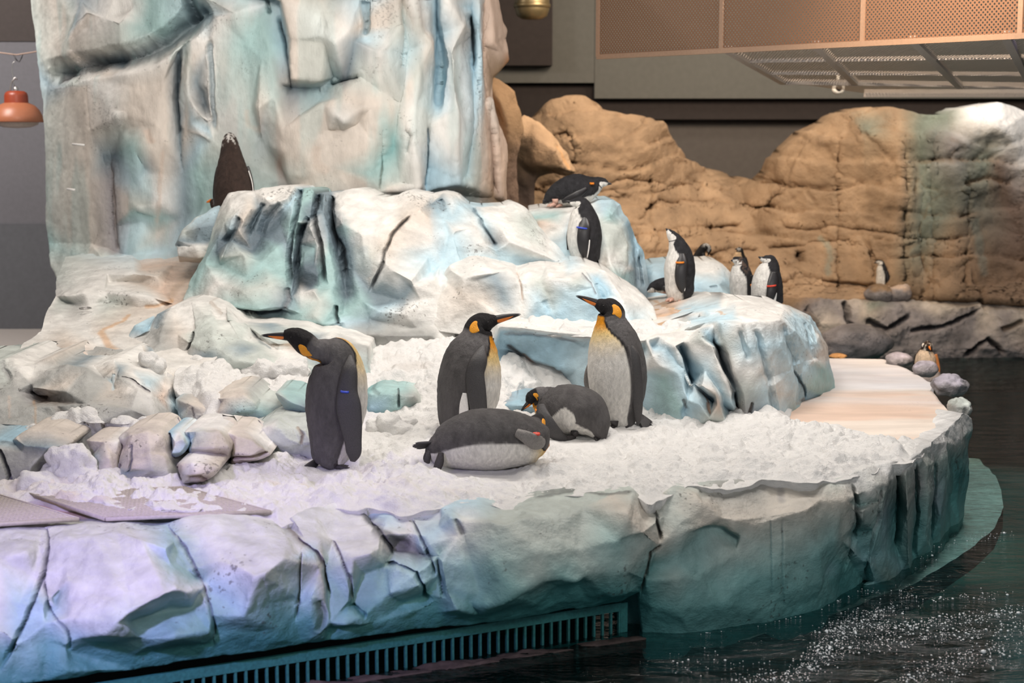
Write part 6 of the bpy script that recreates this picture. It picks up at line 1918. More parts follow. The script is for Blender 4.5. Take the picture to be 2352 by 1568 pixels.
# --- 4: king lying in front, facing right, head tucked away
b = Bird('king_penguin', 'king penguin lying flat on the snow in front, tail to the left', 'penguin', KG, 1110, 1076, 9.5,
         [(974, 1034, 6, .9, 0), (986, 1035, 27, 1.0, 0), (1010, 1031, 44, 1.05, 0), (1045, 1018, 60, 1.05, 0), (1090, 1008, 71, 1.05, 0), (1130, 1006, 72, 1.05, 0), (1175, 1006, 67, 1.05, 0), (1215, 1010, 57, 1.0, 0), (1243, 1014, 44, 1.0, 0), (1256, 1018, 28, 1, 0), (1262, 1020, 10, 1, 0)],
         lambda t, a, V: king_paint(t, a, V, 9.5, 14, 1.62), segs=84)
hd = Skin([(1210, 1000, 30, 1, 20, 4), (1226, 985, 27, 1, 45, 8), (1236, 977, 21, .95, 78, 13), (1240, 976, 18, .9, 88, 19), (1241, 979, 14, .9, 88, 24), (1242, 982, 8, .9, 88, 28)], 1110, 1076, 9.5)
V, T, tt, aa = hd.mesh(10, 48)
b.add('head', V, T, M_FEATHER, king_paint(tt, aa, V, -1, 1.6, .2), 'dark head turned away over the snow')
keep = b.sk
b.sk = hd
b.patch('ear_patch', 1.75, 1.75, .5, .55, M_EAR, tail=0.6, lift=1.05)
b.sk = keep
b.bill((1243, 984), (1250, 992), 7, stripe=M_ORANGE, dy=(27, 38))
b.blade('flipper', [(1188, 978, 10, 2.4, -17), (1210, 987, 15, 2.2, -19), (1230, 999, 18, 1.6, -18), (1244, 1004, 15, 1.2, -14), (1252, 1004, 7, .8, -9)], M_FLIPGREY, 'folded flipper with pale grey underside')
b.blade('flipper', [(1170, 985, 10, 2, 17), (1215, 1000, 14, 1.6, 22), (1240, 1020, 8, 1, 22)], M_SKIN)
b.tail((992, 1016), (943, 1020), 11, 15, .22, (-2, -4))
b.blade('foot', [(1014, 1026, 6, 1.5, -15), (1011, 1045, 10, 1.6, -17), (1005, 1062, 9, 1.4, -18), (1001, 1076, 6, .8, -18)], M_FOOT, 'dark sole of a foot turned out behind')
b.blade('foot', [(985, 1030, 8, 1.5, -6), (980, 1045, 9, 1.6, -8), (982, 1058, 5, 1, -8)], M_FOOT)
b.band(1233, 981, -17, 8, M_BANDR, depth=.02, h=.008)

# --- 5: king bowed down, rump towards the camera
b = Bird('king_penguin', 'king penguin bowed low on the snow, rump to the right, bill pointing down left', 'penguin', KG, 1310, 1003, 10.55,
         [(1386, 1000, 5, .9, 170, -14), (1378, 986, 22, 1, 170, -12), (1366, 966, 40, 1, 172, -9), (1344, 946, 56, 1.02, 175, -5), (1314, 938, 58, 1.02, 178, 0), (1286, 934, 54, 1.0, 180, 3), (1263, 928, 46, 1.0, 180, 5), (1246, 918, 34, .95, 180, 7), (1235, 911, 24, .9, 180, 6), (1226, 910, 17, .9, 180, 5), (1219, 913, 14, .88, 180, 4), (1215, 919, 11, .86, 180, 3), (1213, 924, 8, .86, 180, 3)],
         lambda t, a, V: king_paint(t, a, V, 7.6, 8.9, 1.05, flank=(2.4, 5.6, 1.72)), segs=84)
b.patch('ear_patch', 9.15, 1.75, .6, .45, M_EAR, tail=0.7, lift=1.05)
b.bill((1216, 922), (1194, 941), 8, drop=.02, stripe=M_ORANGE, dy=(3, 0))
b.blade('flipper', [(1240, 920, 10, 2.2, -14), (1246, 945, 17, 2.2, -19), (1262, 970, 18, 1.6, -21), (1282, 988, 13, 1.3, -20), (1298, 998, 6, .8, -17)], M_SKIN, 'folded flipper with two orange bands')
b.blade('flipper', [(1384, 925, 6, 1.5, 14), (1392, 960, 8, 1.2, 15), (1388, 985, 4, .8, 12)], M_SKIN)
b.band(1233, 931, -15, 6, M_BANDO, depth=.02, h=.01)
b.band(1231, 946, -17, 6, M_BANDR, depth=.02, h=.008, tilt=-.3)
b.tail((1370, 995), (1386, 1017), 8, 9, .4, (-14, -18))
b.feet([(1318, 1004, -12, 190)], M_FOOT, .1)

CG = 'chinstrap penguins on the ice rocks'
# --- 6: chinstrap facing left on the hump
b = Bird('chinstrap_penguin', 'chinstrap penguin with a blue flipper band standing on the ice hump, facing left', 'penguin', CG, 1345, 610, 13.55,
         [(1356, 612, 7, .9, 203), (1352, 604, 26, .9, 203), (1347, 587, 33, .92, 203), (1343, 565, 38, .94, 203), (1342, 540, 40, .94, 203), (1341, 515, 37, .92, 203), (1339, 495, 31, .9, 200), (1337, 481, 25, .9, 195), (1334, 471, 20, .9, 190), (1329, 466, 15, .88, 185), (1322, 465, 11, .85, 185), (1315, 465, 8, .85, 185), (1309, 465, 5, .85, 185)],
         lambda t, a, V: chin_paint(t, a, V, 7, 8.6), 10, 60)
b.eye(10.2, 1.75, .005)
b.bill((1312, 465), (1297, 461), 4.5, drop=.03)
b.blade('flipper', [(1340, 498, 8, 1.6, -9), (1340, 520, 14, 1.6, -13), (1337, 545, 14, 1.2, -15), (1338, 570, 11, 1, -15), (1341, 588, 4, .6, -14)], M_BLACK)
b.blade('flipper', [(1310, 515, 4, 1, 8), (1305, 545, 4, .8, 9), (1305, 575, 2, .6, 8)], M_BLACK)
b.blade('white_edge', [(1352, 548, 1.2, .5, -15), (1350, 568, 1.6, .5, -15), (1347, 588, 1, .4, -14)], M_WHITEF, 'white trailing edge of the flipper')
b.band(1335, 521, -13, 12, M_BANDB, tilt=-.15, depth=.03, h=.007)
b.tail((1377, 603), (1399, 640), 6, 7, .25, (2, 0), M_BLACK)
b.feet([(1328, 609, -6, 200), (1348, 611, -4, 205)], M_PINK, .075)

# --- 7: chinstrap looking up
b = Bird('chinstrap_penguin', 'chinstrap penguin with an orange flipper band looking up, beside the pale blue ice block', 'penguin', CG, 1560, 690, 13.5,
         [(1570, 692, 7, .9, 208), (1566, 684, 27, .9, 208), (1562, 668, 33, .92, 208), (1560, 645, 34, .94, 208), (1560, 618, 36, .94, 206), (1560, 595, 33, .92, 204), (1558, 576, 27, .9, 200), (1554, 562, 21, .9, 195), (1550, 552, 17, .9, 190), (1546, 545, 14, .88, 187), (1540, 538, 11, .85, 185), (1535, 532, 7.5, .85, 185), (1532, 528, 5, .85, 185)],
         lambda t, a, V: chin_paint(t, a, V, 7, 8.6), 10, 60)
b.eye(10.3, 1.75, .005)
b.bill((1534, 531), (1527, 523), 4.5)
b.blade('flipper', [(1562, 580, 8, 1.6, -8), (1562, 604, 14, 1.6, -12), (1559, 630, 14, 1.2, -14), (1561, 652, 11, 1, -14), (1565, 668, 4, .6, -13)], M_BLACK)
b.blade('white_edge', [(1572, 622, 1.6, .5, -13.5), (1570, 645, 2, .5, -14), (1568, 664, 1, .4, -13.5)], M_WHITEF, 'white trailing edge of the flipper')
b.band(1557, 599, -12.5, 9, M_BANDO, depth=.03, h=.008)
b.tail((1582, 682), (1590, 696), 6, 7, .25, (2, 0), M_BLACK)
b.feet([(1546, 690, -6, 205), (1566, 691, -4, 208)], M_PINK, .075)

# --- 8: mottled chinstrap, left of the pair
b = Bird('chinstrap_penguin', 'moulting chinstrap penguin with brown-flecked neck, left one of the pair at the far end', 'penguin', CG, 1703, 703, 13.95,
         [(1708, 706, 6, .9, 222), (1706, 698, 23, .9, 222), (1704, 682, 26, .92, 222), (1702, 660, 27, .94, 222), (1701, 642, 27, .94, 222), (1700, 627, 25, .92, 220), (1699, 616, 21, .9, 215), (1698, 608, 18, .9, 205), (1696, 602, 15, .9, 198), (1692, 599, 12, .88, 195), (1687, 597, 9, .85, 192), (1682, 597, 6, .85, 190)],
         lambda t, a, V: chin_paint(t, a, V, 6, 7.6, 1.2, True), 10, 54)
b.eye(9.2, 1.7, .005)
b.bill((1684, 597), (1676, 597), 4, drop=.03)
b.blade('flipper', [(1722, 630, 5, 1.4, -4), (1724, 655, 6, 1.2, -5), (1722, 680, 5, 1, -5), (1720, 698, 2, .6, -5)], M_BLACK)
b.band(1721, 653, -5, 5, M_BANDO, depth=.02, h=.012)
b.feet([(1694, 704, -6, 215), (1710, 705, -4, 222)], M_PINK, .07)

# --- 9: chinstrap right of the pair
b = Bird('chinstrap_penguin', 'chinstrap penguin with a red flipper band, right one of the pair at the far end', 'penguin', CG, 1762, 702, 13.6,
         [(1766, 708, 8, .9, 212), (1764, 700, 33, .9, 212), (1763, 688, 36, .92, 212), (1761, 668, 37, .94, 212), (1761, 645, 35, .94, 210), (1763, 627, 30, .92, 207), (1766, 613, 24, .9, 202), (1767, 604, 19, .9, 197), (1766, 598, 15, .9, 192), (1762, 596, 12, .88, 190), (1756, 595, 10, .85, 188), (1750, 594, 7, .85, 188), (1746, 592, 5, .85, 188)],
         lambda t, a, V: chin_paint(t, a, V, 7, 8.2), 10, 60)
b.eye(9.9, 1.65, .005)
b.bill((1749, 593), (1739, 588), 4.5, drop=.03)
b.blade('flipper', [(1772, 622, 8, 1.6, -10), (1769, 645, 13, 1.5, -13), (1764, 670, 11, 1.1, -15), (1760, 690, 7, .8, -14), (1759, 702, 3, .5, -13)], M_BLACK)
b.blade('white_edge', [(1776, 668, 2, .5, -14), (1772, 685, 4, .5, -14), (1770, 700, 3, .5, -13)], M_WHITEF, 'white flank behind the flipper')
b.band(1765, 652, -14, 10, M_BANDR, tilt=.1, depth=.03, h=.008)
b.feet([(1748, 703, -6, 205), (1770, 704, -4, 212)], M_PINK, .07)

# --- 10: chinstrap lying on top of the hump
b = Bird('chinstrap_penguin', 'chinstrap penguin lying on top of the ice hump with bill to the right', 'penguin', CG, 1325, 472, 14.15,
         [(1250, 464, 4, .9, 0), (1262, 456, 16, 1, 0), (1281, 447, 27, 1, 0), (1305, 440, 35, 1, 0), (1328, 436, 37, 1, 0), (1348, 432, 31, .95, 0), (1362, 427, 23, .92, 0), (1371, 423, 18, .9, 0), (1378, 420, 14, .88, 0), (1384, 419, 11, .86, 0), (1391, 420, 8, .85, 0), (1395, 421, 5, .85, 0)],
         lambda t, a, V: chin_paint(t, a, V, 6, 7.6, 1.05), 10, 60)
b.eye(8.8, 1.8, .005)
b.bill((1391, 421), (1405, 422), 5, drop=.06)
b.blade('flipper', [(1345, 432, 6, 1.5, -11), (1325, 445, 9, 1.4, -14), (1305, 455, 8, 1, -14), (1290, 462, 4, .7, -13)], M_BLACK)
b.band(1358, 421, -8, 5, M_BANDO, depth=.03, h=.01)
b.tail((1258, 460), (1245, 467), 6, 7, .3, (0, 0), M_BLACK)
b.feet([(1275, 474, -8, 190), (1290, 476, -4, 185)], M_PINK, .07)

# --- 11: chinstrap lying low behind number seven
b = Bird('chinstrap_penguin', 'chinstrap penguin lying low, mostly hidden behind the upward-looking one', 'penguin', CG, 1518, 672, 13.85,
         [(1560, 668, 6, .9, 180), (1548, 660, 18, 1, 180), (1532, 656, 19, 1, 180), (1516, 656, 17, 1, 180), (1503, 659, 13, .95, 180), (1496, 663, 10, .9, 180), (1490, 667, 6, .9, 180), (1487, 669, 4, .9, 180)],
         lambda t, a, V: chin_paint(t, a, V, 3.2, 4.4, 1.2), 9, 48)
b.eye(5.4, 1.7, .004)
b.bill((1490, 668), (1481, 670), 3.5)
b.blade('flipper', [(1520, 658, 6, 1.2, -7), (1532, 664, 5, 1, -8), (1545, 670, 2, .6, -8)], M_BLACK)
b.feet([(1535, 673, -3, 180)], M_PINK, .06)

GG = 'gentoo and other far penguins'
# --- 12: gentoo from behind at the foot of the tower
b = Bird('gentoo_penguin', 'brown-black gentoo penguin seen from behind at the foot of the ice tower', 'penguin', GG, 537, 520, 13.9,
         [(537, 524, 10, .9, 95), (537, 514, 38, .9, 95), (537, 490, 44, .9, 95), (538, 455, 45, .9, 95), (537, 425, 43, .9, 95), (536, 400, 38, .9, 95), (535, 375, 31, .9, 95), (534, 355, 25, .92, 95), (533, 340, 21, .95, 95), (532, 328, 18, .95, 95, 1), (531, 320, 14, .95, 95, 4), (531, 317, 9, .95, 95, 8), (531, 318, 5, .95, 95, 11)],
         lambda t, a, V: gentoo_paint(t, a, V, 6.5, 8.6), 10, 60)
b.blade('flipper', [(505, 385, 6, 1.6, 3), (498, 415, 6, 1.5, 1, 60), (495, 450, 6, 1.2, 0, 60), (498, 485, 3, .7, 0, 60)], M_BLACK, 'dark flipper with a pale rim')
b.blade('flipper', [(568, 385, 6, 1.6, 3), (578, 410, 6, 1.5, 1, -60), (582, 440, 6, 1.2, 0, -60), (581, 480, 3, .7, 0, -60)], M_BLACK, 'dark flipper with a pale rim')
b.blade('white_edge', [(503, 393, 1.2, .5, -1), (497, 425, 1.2, .5, -3.5), (495, 470, 1, .5, -4)], M_WHITEF)
b.blade('white_edge', [(574, 393, 1.2, .5, -1), (582, 418, 1.2, .5, -3), (585, 445, 1, .5, -3)], M_WHITEF)
b.bill((531, 319), (531, 321), 5, mat=M_ORANGE, dy=(12, 20))
b.tail((537, 512), (537, 524), 8, 7, .4, (-6, -10))
b.feet([(524, 524, 4, 95), (550, 524, 4, 85)], M_PINK, .08)

# --- 13: one more behind it, only the orange bill shows
b = Bird('gentoo_penguin', 'crouching penguin with an orange bill peeping out left of the brown-black gentoo', 'penguin', GG, 500, 500, 14.25,
         [(560, 500, 6, .9, 180), (545, 490, 20, 1, 180), (525, 484, 22, 1, 180), (508, 480, 18, 1, 180), (497, 472, 13, .95, 180), (491, 466, 9.5, .9, 180), (487, 463, 7, .9, 180), (484, 462, 4, .9, 180)],
         lambda t, a, V: gentoo_paint(t, a, V, 3.2, 4.2), 9, 44)
b.bill((486, 461), (474, 464), 4.5, mat=M_ORANGE, drop=.05)
b.blade('flipper', [(515, 482, 6, 1.2, -7), (528, 490, 5, 1, -8), (540, 497, 2, .6, -8)], M_BLACK)
b.feet([(520, 502, -3, 180)], M_PINK, .06)

# --- 14: gentoo on the stones at the end of the path, facing the camera
b = Bird('gentoo_penguin', 'gentoo penguin facing forward behind the lilac stones at the end of the path', 'penguin', GG, 2124, 866, 14.55,
         [(2124, 870, 5, .9, 268), (2124, 862, 20, .9, 268), (2124, 848, 24, .9, 268), (2124, 832, 25, .9, 268), (2124, 817, 23, .9, 268), (2125, 807, 17, .9, 268), (2126, 801, 13, .92, 270), (2126, 795, 12, .95, 270, -1), (2126, 791, 11, .95, 270, -3), (2126, 790, 8, .95, 270, -6), (2126, 791, 4, .95, 270, -9)],
         lambda t, a, V: gentoo_paint(t, a, V, 5.4, 6.6, 1.45, bell=(0.60, 0.50, 0.40)), 10, 54)
b.bill((2126, 792), (2126, 797), 4, mat=M_ORANGE, dy=(-8, -15))
b.eye(8.2, 1.2, .006)
b.patch('eye_patch', 7.9, 1.75, .6, .4, M_WHITEF, tail=.2, lift=1.05)
b.blade('flipper', [(2145, 812, 5, 1.4, -2), (2150, 830, 5, 1.2, -2), (2154, 848, 4, 1, -2), (2155, 860, 2, .6, -2)], plain('flipper_rust', (0.45, 0.18, 0.06), .5), 'rust-brown flipper')
b.blade('flipper', [(2104, 812, 4, 1.4, 1), (2100, 832, 4, 1.2, 1), (2099, 850, 2, .8, 1)], M_BLACK)
b.feet([(2116, 869, -8, 268), (2132, 869, -8, 272)], M_PINK, .07)

# --- 15: small far penguin on the rear rocks
b = Bird('chinstrap_penguin', 'tiny far penguin standing on the grey stones before the rear rock wall', 'penguin', CG, 2025, 662, 20.0,
         [(2026, 664, 4, .9, 205), (2026, 657, 12, .9, 205), (2025, 645, 13.5, .9, 205), (2025, 630, 13, .9, 205), (2024, 618, 12, .9, 205), (2023, 609, 9, .9, 200), (2020, 603, 7.5, .9, 190), (2015, 601, 5, .9, 185), (2011, 601, 3, .9, 185)],
         lambda t, a, V: chin_paint(t, a, V, 4.6, 5.4, 1.5), 9, 40)
b.bill((2013, 601), (2005, 603), 2.5)
b.blade('flipper', [(2033, 622, 4, 1.2, -6), (2036, 638, 4, 1, -7), (2036, 652, 2, .6, -7)], M_BLACK)
b.feet([(2020, 664, -5, 205)], M_PINK, .07)

# --- 16: dark penguin bending over behind the pale ice block
b = Bird('gentoo_penguin', 'dark penguin bending over beyond the pale blue ice block', 'penguin', GG, 1604, 632, 16.4,
         [(1598, 634, 4, .9, 10), (1600, 618, 14, .9, 10), (1603, 598, 15, .9, 10), (1608, 582, 12, .9, 10), (1613, 572, 10, .9, 5), (1619, 567, 9, .9, 0), (1625, 568, 7, .9, 0), (1628, 574, 5, .9, 0), (1628, 580, 3, .9, 0)],
         lambda t, a, V: gentoo_paint(t, a, V, 4, 5, 0.9, tone=(.02, .018, .018), bell=(.4, .28, .18)), 9, 44)
b.bill((1628, 577), (1625, 588), 3, mat=M_BLACK)
b.blade('flipper', [(1612, 580, 4, 1.2, -6), (1616, 595, 4, 1, -7), (1614, 610, 2, .6, -7)], M_BLACK)
b.feet([(1602, 634, -5, 0)], M_PINK, .07)

# --- 17: cream-chested penguin behind the moulting chinstrap
b = Bird('gentoo_penguin', 'penguin with a cream chest and dark back behind the moulting chinstrap', 'penguin', GG, 1697, 650, 16.6,
         [(1699, 652, 4, .9, 215), (1699, 640, 18, .9, 215), (1698, 618, 19, .9, 215), (1697, 598, 17, .9, 215), (1697, 586, 13, .9, 213), (1698, 578, 9, .9, 205), (1697, 573, 7, .9, 195), (1692, 571, 4, .9, 190)],
         lambda t, a, V: gentoo_paint(t, a, V, 5, 6.2, 1.3, tone=(.02, .018, .018), bell=(.78, .55, .33)), 9, 44)
b.bill((1693, 571), (1686, 572), 2.5, mat=M_BLACK)
b.blade('flipper', [(1708, 590, 4, 1.2, -5), (1713, 608, 4, 1, -6), (1713, 625, 2, .6, -6)], M_BLACK)
b.feet([(1692, 652, -5, 215)], M_PINK, .07)

# ------------------------------------------------------------------ rear sandstone rock wall
def sw_base(u, v):
    return 21.2 + 0.35 * np.sin(u / 120.) - 0.8 * smoothstep(1900, 2352, u) - 0.5 * smoothstep(480, 690, v) + 0.9 * smoothstep(1500, 1650, u) * smoothstep(1800, 1680, u) * smoothstep(480, 380, v)


sw_out = [(1180, 380, 0, 'S'), (1195, 310, 0, 'S'), (1225, 270, 0, 'S'), (1262, 236, 0, 'S'), (1300, 226, 0, 'S'), (1335, 222, 0, 'S'), (1368, 230, 0, 'S'), (1382, 252, 0, 'S'), (1440, 262, 0, 'S'), (1500, 272, 0, 'S'), (1522, 290, 0, 'S'), (1548, 335, 0, 'S'), (1575, 370, 0, 'S'), (1620, 395, 0, 'S'), (1660, 399, 0, 'S'), (1690, 418, 0, 'S'), (1745, 416, 0, 'S'), (1768, 400, 0, 'S'), (1800, 348, 0, 'S'), (1850, 310, 0, 'S'), (1900, 285, 0, 'S'), (1950, 256, 0, 'S'), (2000, 248, 0, 'S'), (2060, 250, 0, 'S'), (2120, 264, 0, 'G'), (2180, 270, 0, 'G'), (2225, 250, -4, 'f'), (2290, 243, -8, 'f'), (2345, 258, -8, 'f'), (2760, 280, 0, 'f'), (2760, 720, 0, 'n'), (1180, 720, 0, 'S')]
sw_lines = [
    [(1180, 470, -6, 'S'), (1300, 460, -14, 'S'), (1420, 450, -6, 'S'), (1520, 440, 0, 'S')],
    [(1250, 300, -14, 'S'), (1330, 300, -24, 'S'), (1380, 330, -14, 'S')],
    [(1480, 330, -16, 'S'), (1520, 380, -10, 'S'), (1600, 420, -8, 'S'), (1700, 440, -8, 'S'), (1800, 430, -14, 'S')],
    [(1880, 330, -20, 'S'), (1980, 310, -26, 'S'), (2060, 330, -22, 'S'), (2070, 420, -24, 'S')],
    [(2110, 300, -6, 'G'), (2120, 420, -4, 'G'), (2115, 560, -6, 'G'), (2120, 680, -6, 'S')],
    [(2190, 330, -20, 'q'), (2200, 460, -22, 'G'), (2190, 560, -22, 'S'), (2190, 680, -20, 'S')],
    [(2240, 290, -26, 'f'), (2290, 290, -34, 'f'), (2330, 330, -30, 'f'), (2352, 370, -28, 'f'), (2760, 400, -20, 'f')],
    [(2290, 380, -20, 'n'), (2320, 480, -26, 'n'), (2330, 560, -24, 'n'), (2352, 640, -24, 'e')],
    [(2260, 350, -16, 'G'), (2260, 480, -16, 'G'), (2250, 620, -16, 'e')],
    [(1450, 560, -20, 'S'), (1600, 540, -26, 'S'), (1750, 560, -26, 'S'), (1900, 560, -24, 'S'), (2050, 570, -22, 'S')],
    [(1450, 640, -26, 'S'), (1850, 640, -34, 'S'), (2050, 650, -30, 'e')],
    [(1985, 300, -24, 'G'), (1990, 420, -22, 'S')],
]
sw_cr = [
    ([(1470, 505), (1512, 455), (1530, 465), (1600, 470), (1680, 474), (1760, 480)], 7, .22, 'e', .8),
    ([(1730, 492), (1760, 478), (1775, 455), (1800, 447)], 6, .18, 'e', .8),
    ([(1440, 548), (1500, 540), (1560, 530), (1640, 524), (1700, 520)], 8, .25, 'n', .8),
    ([(1330, 412), (1390, 420), (1450, 410), (1520, 425), (1600, 430), (1680, 440)], 6, .16, 'e', .7),
    ([(1760, 570), (1840, 565), (1900, 560), (1960, 555)], 7, .2, 'e', .7),
    ([(1580, 590), (1680, 575), (1740, 575)], 8, .2, 'n', .7),
    ([(1800, 520), (1860, 530), (1920, 520), (2000, 530), (2080, 545), (2200, 560)], 6, .14, 'e', .6),
    ([(1930, 320), (1925, 420), (1930, 500), (1925, 600), (1930, 680)], 5, .12, 'e', .6),
    ([(2078, 330), (2082, 450), (2075, 570), (2080, 680)], 6, .14, 'G', .6),
    ([(2150, 310), (2140, 450), (2150, 560), (2145, 690)], 5, .12, 'e', .6),
    ([(2220, 400), (2222, 540), (2215, 680)], 6, .14, 'n', .6),
    ([(1260, 320), (1300, 300), (1320, 340), (1310, 400)], 5, .12, 'e', .6),
    ([(1200, 440), (1320, 450), (1420, 440)], 6, .15, 'e', .6),
    ([(1838, 575), (1838, 612)], 13, .3, 'n', .9),
    ([(1880, 540), (1910, 580), (1905, 640)], 14, 0, 'T', .3),
    ([(2235, 500), (2250, 580), (2260, 640)], 16, 0, 'T', .35),
    ([(2000, 580), (2010, 640)], 6, .1, 'e', .6),
    ([(1640, 610), (1760, 620), (1860, 610)], 6, .12, 'e', .6),
    ([(1780, 650), (1850, 640), (1940, 650)], 6, .12, 'e', .6),
]


def sw_post(V, Nn, T):
    p = V[:, :3]
    q = np.stack([p[:, 0] * 1.5 + 0.3 * fbm(p * 1.4, 2, 3), p[:, 1] * 0.3, p[:, 2] * 2.6 + 0.35 * fbm(p * 1.1, 2, 4)], -1)
    e, idv = cells(q, 17)
    g = smoothstep(0.05, 0.0, e) * smoothstep(-0.1, 0.4, fbm(p * 1.3, 2, 31))
    # bedding: long level steps with narrow dark joints
    y = p[:, 2] * 3.1 + 0.5 * fbm(p * np.array([.8, .8, .9]), 3, 8)
    fr = y - np.floor(y)
    j = smoothstep(0.13, 0.0, np.minimum(fr, 1 - fr)) * smoothstep(-0.15, 0.35, fbm(p * np.array([.9, .9, 2.5]), 3, 33)) * smoothstep(300, 420, V[:, 4])
    V[:, :3] += Nn * (idv * 0.035 - g * 0.035 - j * 0.09 + 0.05 * fr)[:, None]
    yx = p[:, 0] * 1.15 + 0.5 * fbm(p * np.array([.9, .9, .8]), 3, 18)
    fx = yx - np.floor(yx)
    jx = smoothstep(0.035, 0.0, np.minimum(fx, 1 - fx)) * smoothstep(0.0, 0.4, fbm(p * np.array([1.1, .9, 1.2]), 3, 37)) * smoothstep(330, 430, V[:, 4])
    V[:, :3] -= Nn * (jx * 0.07)[:, None]
    j = np.maximum(j, jx)
    V[:, 5:8] *= (0.93 + 0.14 * idv)[:, None]
    k = np.maximum(g * 0.35, j * 0.8)[:, None]
    V[:, 5:8] = V[:, 5:8] * (1 - k) + np.array(PAINT['e']) * k
    # darker, browner stone towards the right corner
    k = (smoothstep(2080, 2300, V[:, 3]) * smoothstep(330, 460, V[:, 4]) * 0.55)[:, None]
    V[:, 5:8] = V[:, 5:8] * (1 - k) + np.array(PAINT['n']) * k
    return V


sand = relief('sandstone_wall', sw_base, sw_out, sw_lines, sw_cr, L=0.055, sm=2, fac=(0.03, 0.5), rough=0.014, depth=0.7, seed=111, mat=M_SAND, post=sw_post, colnoise=0.16)
tag(sand, 'tall tan sculpted rock wall with cracks across the back, frosted at its right end', 'rock wall')

# dark boulders between tower and rock wall
br = relief('brown_rock', lambda u, v: 17.6 + 0 * u, [(1100, 200, 0, 'e'), (1128, 176, 0, 'e'), (1150, 188, 0, 'e'), (1180, 205, 0, 'e'), (1196, 250, 0, 'e'), (1200, 300, 0, 'e'), (1185, 360, 0, 'n'), (1190, 480, 0, 'n'), (1200, 730, 0, 'n'), (1090, 730, 0, 'n')],
            [[(1120, 200, -20, 'e'), (1150, 240, -28, 'e'), (1170, 300, -24, 'e'), (1160, 400, -18, 'n')]], L=.05, fac=(.04, .4), rough=.015, depth=.6, seed=121, mat=M_SAND)
tag(br, 'dark brown rock face just right of the ice tower', 'rock')
sl = relief('lit_top_rock', lambda u, v: 18.6 + 0 * u, [(1175, 300, 0, 'S'), (1200, 262, 0, 'S'), (1235, 278, 0, 'S'), (1275, 310, 0, 'S'), (1305, 355, 0, 'S'), (1322, 395, 0, 'S'), (1300, 400, 4, 'e'), (1270, 395, 6, 'e'), (1230, 410, 4, 'n'), (1225, 480, 6, 'n'), (1240, 730, 6, 'n'), (1150, 730, 0, 'n'), (1165, 380, 0, 'e')],  # tan lit top and dark shaded underside are put into the colours
            [[(1190, 300, -18, 'S'), (1230, 310, -30, 'S'), (1275, 345, -30, 'S'), (1305, 390, -16, 'S')], [(1185, 370, -14, 'e'), (1230, 375, -26, 'e'), (1280, 385, -22, 'e')], [(1180, 430, 0, 'n'), (1215, 430, -4, 'n')]], [([(1280, 330), (1300, 370), (1308, 392)], 6, .03, 'o', .5)], L=.045, fac=(.05, .35), rough=.015, depth=.7, seed=122, mat=M_SAND)
tag(sl, 'tan boulder with its lit top and shaded underside painted on, behind the ice tower', 'rock')

# rear pool ledge
rl_out = [(1200, 700, 0, 'q'), (1830, 688, 0, 'e'), (1900, 690, 0, 'q'), (1980, 690, 0, 'c'), (2060, 686, 0, 'q'), (2120, 690, 0, 'c'), (2250, 690, 0, 'c'), (2352, 694, 0, 'c'), (2760, 700, 0, 'q'), (2760, 900, 0, 'k'), (1200, 900, 0, 'k')]
rl_lines = [
    [(1200, 760, -10, 'q'), (1500, 750, -14, 'q'), (1780, 760, -10, 'q')],
    [(1780, 720, -10, 'e'), (1850, 715, -14, 'q'), (1900, 740, -14, 'c'), (1960, 745, -16, 'q'), (1990, 730, -18, 'c')],
    [(2000, 700, -10, 'G'), (2060, 705, -24, 'q'), (2110, 720, -20, 'q'), (2160, 712, -22, 'c'), (2250, 700, -16, 'c')],
    [(2010, 760, -20, 'q'), (2060, 770, -30, 'q'), (2090, 750, -24, 'q'), (2160, 745, -26, 'q'), (2240, 710, -14, 'q')],
    [(2260, 715, -14, 'c'), (2310, 730, -26, 'q'), (2352, 725, -26, 'c'), (2760, 740, -20, 'q')],
    [(1980, 800, -6, 'k'), (2060, 805, -20, 'q'), (2200, 800, -20, 'q'), (2230, 780, -18, 'q'), (2300, 800, -24, 'q'), (2500, 790, -22, 'e')],
]
rl_cr = [([(1990, 735), (2040, 760), (2090, 725)], 9, .2, 'k', .6), ([(2090, 760), (2170, 750), (2250, 712)], 7, .15, 'k', .7), ([(2220, 815), (2270, 780), (2310, 812)], 8, .2, 'k', .8), ([(1940, 690), (1950, 740), (1985, 790)], 9, .2, 'k', .5), ([(2300, 760), (2352, 740)], 9, .12, 'e', .6), ([(1850, 705), (1880, 760)], 12, .12, 'n', .5)]
rear = relief('rear_ledge', lambda u, v: 19.9 - 0.002 * (v - 690) + 0 * u, rl_out, rl_lines, rl_cr, L=.045, fac=(.05, .4), rough=.02, depth=.75, seed=131, mat=M_ROCK)
tag(rear, 'long mottled grey stone ledge along the far side of the pool', 'rock ledge')


def stone(name, label, u, v, D, r, seed, paint, top=None, **kw):
    o = blob(name, P(u, v, D), r, seed, M_ROCK, paint, top, **kw)
    return tag(o, label, 'stone', 'loose stones along the path' if name == 'path_stone' else 'boulders by the rear ledge')


